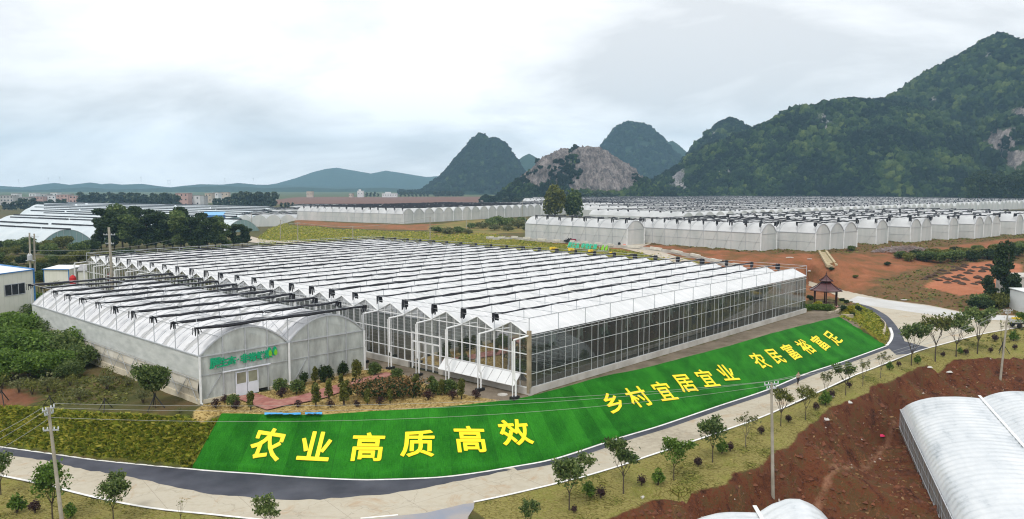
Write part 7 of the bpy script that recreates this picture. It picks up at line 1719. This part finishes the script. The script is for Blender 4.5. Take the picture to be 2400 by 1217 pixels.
grove([(508+i*10+random.uniform(-2, 2), 480, random.uniform(22, 28)) for i in range(5)]+[(552+i*8+random.uniform(-2, 2), 483, random.uniform(30, 38)) for i in range(12)]+[(660+i*8, 473, 12) for i in range(4)], 'fourth far grove', 'the grove right of the white house', lambda v: 800)
grove([(850+i*9, 461, random.uniform(8, 12)) for i in range(5)]+[(940+i*9, 462, random.uniform(8, 12)) for i in range(8)]+[(1020+i*7, 464, 13) for i in range(10)], 'thin far tree line', 'the thin line beyond the red earth field', lambda v: 1500)
grove([(1285+i*8.5+random.uniform(-2, 2), 468, random.uniform(20, 30)) for i in range(18)]+[(1170+i*8, 469, random.uniform(10, 18)) for i in range(9)], 'trees at the foot of the rocky hill', 'the belt at the foot of the rocky hill', lambda v: 850)
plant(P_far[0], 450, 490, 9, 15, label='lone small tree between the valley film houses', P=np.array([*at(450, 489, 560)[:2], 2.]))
# forest on the hills: clumps of foliage, one mass per hill
def forest(Vh, rk, n, size, seed, lab, jmax=.62, tv_=.75):
    g = np.random.default_rng(seed); ny, nx = rk.shape; jj = (g.random(n*2)*(ny*jmax-3)+1).astype(int); ii = (g.random(n*2)*(nx-3)+1).astype(int); fx = g.random(n*2)[:, None]; fy = g.random(n*2)[:, None]
    P_ = (Vh[jj, ii]*(1-fx)+Vh[jj, ii+1]*fx)*(1-fy)+(Vh[jj+1, ii]*(1-fx)+Vh[jj+1, ii+1]*fx)*fy
    nz = np.array([mnoise.fractal((float(p[0])/45, float(p[1])/45, float(p[2])/30), .9, 2, 3) for p in P_]); ok = (rk[jj, ii]+g.uniform(-.32, .32, n*2)+nz*.85 < .42)
    P_ = P_[ok][:n]; nP = len(P_); s = size*g.uniform(.5, 1.45, nP)*(1+.35*np.clip(nz[ok][:n], -1, 1)); rings, seg = 3, 7
    el = np.array([-.35, .35, .95]); az0 = np.arange(seg)*2*np.pi/seg; unit = np.array([[math.cos(e)*math.cos(a_+.4*i), math.cos(e)*math.sin(a_+.4*i), math.sin(e)] for i, e in enumerate(el) for a_ in az0]+[[0, 0, 1.0]])
    nv = len(unit); jt = 1+.34*g.normal(size=(nP, nv, 1)).clip(-1.6, 1.6)
    V = (P_[:, None]+unit[None]*jt*s[:, None, None]*np.array([.72, .72, .80])).reshape(-1, 3)
    fl = [(r_*seg+j, r_*seg+(j+1) % seg, (r_+1)*seg+(j+1) % seg, (r_+1)*seg+j) for r_ in range(rings-1) for j in range(seg)]+[((rings-1)*seg+j, (rings-1)*seg+(j+1) % seg, nv-1, nv-1) for j in range(seg)]
    quads = np.array([f for f in fl if f[2] != f[3]]); tri = np.array([f[:3] for f in fl if f[2] == f[3]]); tri = tri[:6:2] if False else tri
    allq = np.concatenate([quads, np.array([(t_[0], t_[1], t_[2], t_[0]) for t_ in tri])[:0]]) if len(tri) == 0 else quads
    top = np.array([(2*seg, 2*seg+1, 2*seg+2, nv-1), (2*seg+2, 2*seg+3, 2*seg+4, nv-1), (2*seg+4, 2*seg+5, 2*seg+6, nv-1)])
    allq = np.concatenate([quads, top]); Fq_ = (allq[None]+(np.arange(nP)*nv)[:, None, None]).reshape(-1, 4)
    o = raw_mesh('forest', V, Fq_, LM['hill']); tn = np.repeat(np.clip((.42 if tv_ > .5 else .22)+tv_*nz[ok][:n]+g.normal(size=nP)*.20, 0, 1), nv).astype(np.float32); o.data.attributes.new('tint', 'FLOAT', 'POINT').data.foreach_set('value', tn); tag(o, lab, 'forest', None, 'stuff')
forest(*hA, 15000, 5.0, 1, 'dense scrub forest covering the long left shoulder of the big hill'); forest(*hB, 13000, 5.6, 2, 'dense scrub forest covering the pointed main summit at the right'); forest(*hC, 5000, 4.8, 3, 'scrub around the pale cliff at the right edge')
forest(*hD, 2500, 5.0, 4, 'scrub on the small dark knob behind the big hill'); forest(*hE, 4200, 3.6, 5, 'scrub patches on the pale rocky hill'); forest(*hF, 5000, 8, 6, 'hazy forest on the pointed blue hill', .62, .18); forest(*hH, 4500, 9, 7, 'hazy forest on the domed blue hill', .62, .18)
REDP = red_poly[:-3]+[np.array([95, 95]), np.array([60, 60]), np.array([30, 45])]
# clods of earth and stones on the red bank
def clods(poly, n, lo_, hi_, m, lab, seed):
    g = np.random.default_rng(seed); P_ = np.array([p[:2] for p in poly]); a, b = P_.min(0), P_.max(0); q = a+(b-a)*g.random((n*4, 2)); q = q[sdf(P_, q[:, 0], q[:, 1]) > .1][:n]; n = len(q)
    un = np.array([(1, 0, 0), (0, 1, 0), (-1, 0, 0), (0, -1, 0), (0, 0, .8), (0, 0, -.5)], float); s = lo_+(hi_-lo_)*g.random(n)**3; z = np.array([gz(x, y) for x, y in q])
    V = np.stack([q[:, 0], q[:, 1], z], 1)[:, None]+un[None]*s[:, None, None]*(1+.5*g.uniform(-1, 1, (n, 6, 3)))
    f = np.array([(0, 1, 4), (1, 2, 4), (2, 3, 4), (3, 0, 4)]); raw_o = raw_mesh('clods', V.reshape(-1, 3), (f[None]+(np.arange(n)*6)[:, None, None]).reshape(-1, 3), m); tag(raw_o, lab, 'earth clods', None, 'stuff')
clods([*REDP], 6500, .05, .38, mat('clod_earth', (.17, .06, .028), (.07, .028, .015), 1.2, .95), 'broken clods of red earth on the bank', 31); clods([*REDP], 420, .04, .20, mat('pale_stone', (.42, .36, .30), (.30, .24, .19), 1.2, .9), 'pale stones scattered on the red bank', 32)
# grass tufts on embankments, garden and verge
def tufts(poly, n, size, key, lab, seed, zscale=1.0, exclude=None):
    g = np.random.default_rng(seed); P_ = np.array([p[:2] for p in poly]); lo, hi = P_.min(0), P_.max(0); q = lo+(hi-lo)*g.random((n*4, 2)); q = q[sdf(P_, q[:, 0], q[:, 1]) > .25]
    if exclude is not None:
        for e in exclude: q = q[sdf(e, q[:, 0], q[:, 1]) < -.15]
    q = q[:n]; z = np.array([gz(a, b) for a, b in q]); n = len(q); az_ = g.random(n)*6.28; s = size*g.uniform(.5, 1.3, n); w_ = s*g.uniform(.5, 1.0, n); tl = g.normal(size=(n, 2))*.45
    dx, dy = np.cos(az_)*w_/2, np.sin(az_)*w_/2; V = np.zeros((n, 4, 3)); V[:, 0] = np.stack([q[:, 0]-dx, q[:, 1]-dy, z-.03], 1); V[:, 1] = np.stack([q[:, 0]+dx, q[:, 1]+dy, z-.03], 1)
    V[:, 2] = np.stack([q[:, 0]+dx*1.3+tl[:, 0]*s, q[:, 1]+dy*1.3+tl[:, 1]*s, z+s*.62*zscale], 1); V[:, 3] = np.stack([q[:, 0]-dx*1.3+tl[:, 0]*s, q[:, 1]-dy*1.3+tl[:, 1]*s, z+s*.55*zscale], 1)
    o = raw_mesh('grass', V.reshape(-1, 3), np.arange(4*n).reshape(n, 4), LM[key]); tag(o, lab, 'grass', None, 'stuff')
tufts(emb_poly, 17000, .36, 'turfy', 'rough olive green grass on the left embankment', 1, 1.0, [turf_poly, road_poly]); tufts(mound_poly, 5000, .30, 'turfy', 'yellow-green grass on the mound by the road bend', 2, .8, [turf_poly, road_poly])
path_poly = GP([(548, 934), (600, 925), (651, 941), (700, 930), (760, 912), (830, 894), (905, 876), (925, 880), (895, 890), (830, 912), (760, 934), (690, 950), (625, 964), (575, 945)], T)
tufts(straw_poly, 9000, .20, 'straw', 'dry straw coloured grass of the garden', 3, .6, [turf_poly, path_poly, gh_poly]); tufts(sodR_poly, 9000, .17, 'sod', 'patchy yellow sod along the right verge', 4, .45, [road_poly]); tufts(sodL_poly, 4500, .20, 'sod', 'patchy yellow sod on the lower left verge', 5, .45, [road_poly])
tufts(midg_poly, 9000, .6, 'turfy', 'grass on the bank beyond the glasshouse', 6, .7)
wr = np.random.default_rng(9); tufts(slope_poly, 9000, .55, 'olive', 'weeds on the right-hand slope', 7, .7, [road_poly, orange_poly, pits_poly]); tufts(red_poly[:-3]+[np.array([95, 95]), np.array([60, 60]), np.array([30, 45])], 5200, .26, 'bronze', 'dry weeds and stubble on the red bank', 8, .6); tufts(dirtL_poly+GP([(300, 960), (330, 900), (200, 890)], 3.3), 2500, .3, 'olive', 'thin weeds on the earth above the left embankment', 10, .7)
# ================================================================== the town beyond the valley
r_ = random.Random(21)
HC = [mat('house_pink', (.46, .30, .26), (.38, .25, .22), .2, .8), mat('house_grey', (.42, .41, .40), (.33, .32, .31), .2, .8), mat('house_white', (.62, .62, .62), (.54, .54, .54), .2, .8), mat('house_buff', (.48, .40, .32), (.40, .33, .26), .2, .8)]
rf_ = mat('house_roof', (.30, .28, .27), (.22, .20, .20), .3, .8)
def house(u0, u1, vt, vb, Y, m, label, floors, group, tower=False):
    a_, b_ = at(u0, vb, Y), at(u1, vb, Y); zt = at(u0, vt, Y)[2]; g0 = gz((a_[0]+b_[0])/2, Y+5); w_ = b_[0]-a_[0]; h = zt-g0
    B = thing('house', label, 'house', ((a_[0]+b_[0])/2, Y+6, g0), R(r_.uniform(-4, 4)), group); mb = MB(); mb.box((0, 0, h/2), (w_, 11, h)); mb.build('wall', m, B); mb = MB(); mb.box((0, 0, h+.15), (w_+.7, 11.7, .35))
    if tower: mb.box((-w_*.12, 0, h+1.6), (w_*.36, 5, 2.7))
    mb.build('roof', rf_ if not tower else m, B); nwin = max(2, int(w_/4))
    for f in range(floors):
        for k in range(nwin):
            x = -w_/2+w_*(k+.5)/nwin; z = h*(f+.58)/floors; mb = MB(); mb.box((x, -5.52, z), (1.5, .12, 1.5)); mb.build('window', M['dark_pane'], B)
TG = 'houses of the far town'
TOWN = [(0, 32, 459, 484, 940, 1, 'grey row of low houses at the far left end of the town', 3), (34, 68, 463, 480, 980, 1, 'dull grey house right of the leftmost row of the town', 2), (70, 100, 461, 478, 1000, 0, 'wide pink house behind the left grove', 2), (104, 130, 459, 476, 1010, 2, 'pale house left of the pink block in the town', 2), (132, 160, 457, 476, 1010, 0, 'pink block in the middle of the far town', 3),
        (162, 178, 459, 483, 860, 0, 'tall pinkish house with three windows right of the left grove', 3), (145, 163, 455, 470, 1080, 3, 'buff house peeping over the pink block', 2), (180, 192, 460, 474, 1050, 2, 'narrow pale house right of the tall pinkish one', 2), (26, 40, 454, 466, 1100, 2, 'white house high in the town at the left', 2), (68, 84, 453, 466, 1120, 2, 'white house on the skyline of the town', 2),
        (96, 112, 455, 466, 1120, 1, 'grey house on the skyline of the town', 2), (118, 134, 452, 464, 1150, 2, 'highest pale house of the town skyline', 2), (284, 300, 456, 470, 950, 2, 'white house between the second and third grove', 2), (411, 441, 453, 470, 850, 0, 'pink three-storey house right of the tall grove', 3), (443, 468, 459, 470, 860, 2, 'white two-storey house right of the pink three-storey one', 2), (468, 478, 461, 469, 880, 1, 'small grey annex right of the white two-storey house', 1),
        (480, 496, 453, 462, 1050, 3, 'buff house beyond the white two-storey house', 2), (498, 512, 452, 460, 1080, 2, 'pale house at the right end of the town', 2), (516, 534, 451, 459, 1120, 3, 'buff house hidden behind the right grove', 2)]
for u0, u1, vt, vb, Y, c, lab, f in TOWN: house(u0, u1, vt, vb, Y, HC[c], lab, f, TG)
for u0, u1, vt, vb, lab, tw in ((718, 732, 449, 456, 'small buff house left above the red earth field', False), (837, 851, 448, 458, 'white house above the red earth field, left of the towered one', True), (895, 930, 454, 461, 'long low white building with a short tower above the red earth field', True), (818, 826, 454, 459, 'tiny pale hut above the red earth field', False)): house(u0, u1, vt, vb, 1450, HC[2] if 'white' in lab else HC[3], lab, 1, 'white buildings above the red earth field', tw)
# lattice masts on the far ridge
for i, (u, vb, vt) in enumerate(((44, 428, 420), (114, 423, 416), (140, 420, 414), (331, 422, 414), (399, 430, 421), (394, 430, 422), (527, 424, 418), (594, 424, 417))):
    b_, t_ = at(u, vb+4, 4000), at(u, vt, 4000); PY = thing('pylon', f'tiny lattice pylon on the far ridge, {ordw(sorted([44,114,140,331,399,394,527,594]).index(u))} from the left', 'pylon', b_, 0, 'pylons on the far ridge'); d = t_-b_; mb = MB()
    for s in (-1, 1): mb.beam((s*3, 0, 0), (0, 0, d[2]), .5)
    mb.build('mast', M['steel'], PY); mb = MB(); mb.beam((-5, 0, d[2]*.8), (5, 0, d[2]*.8), .6); mb.beam((-4, 0, d[2]*.9), (4, 0, d[2]*.9), .6); mb.build('crossarm', M['steel'], PY)
# ================================================================== the air
mb = MB(); mb.box((0, 2650, 175), (10990, 5690, 380)); hz_ = mb.build('haze', [])
m = bpy.data.materials.new('haze'); m.use_nodes = True; t = m.node_tree; t.nodes.clear(); ov = t.nodes.new('ShaderNodeOutputMaterial'); pv = t.nodes.new('ShaderNodeVolumePrincipled')
pv.inputs['Color'].default_value = (.44, .72, .98, 1); pv.inputs['Density'].default_value = 1.25e-4; pv.inputs['Anisotropy'].default_value = .0
t.links.new(pv.outputs[0], ov.inputs['Volume']); hz_.data.materials.append(m); tag(hz_, 'thin bluish haze filling the valley', 'haze', None, 'stuff')
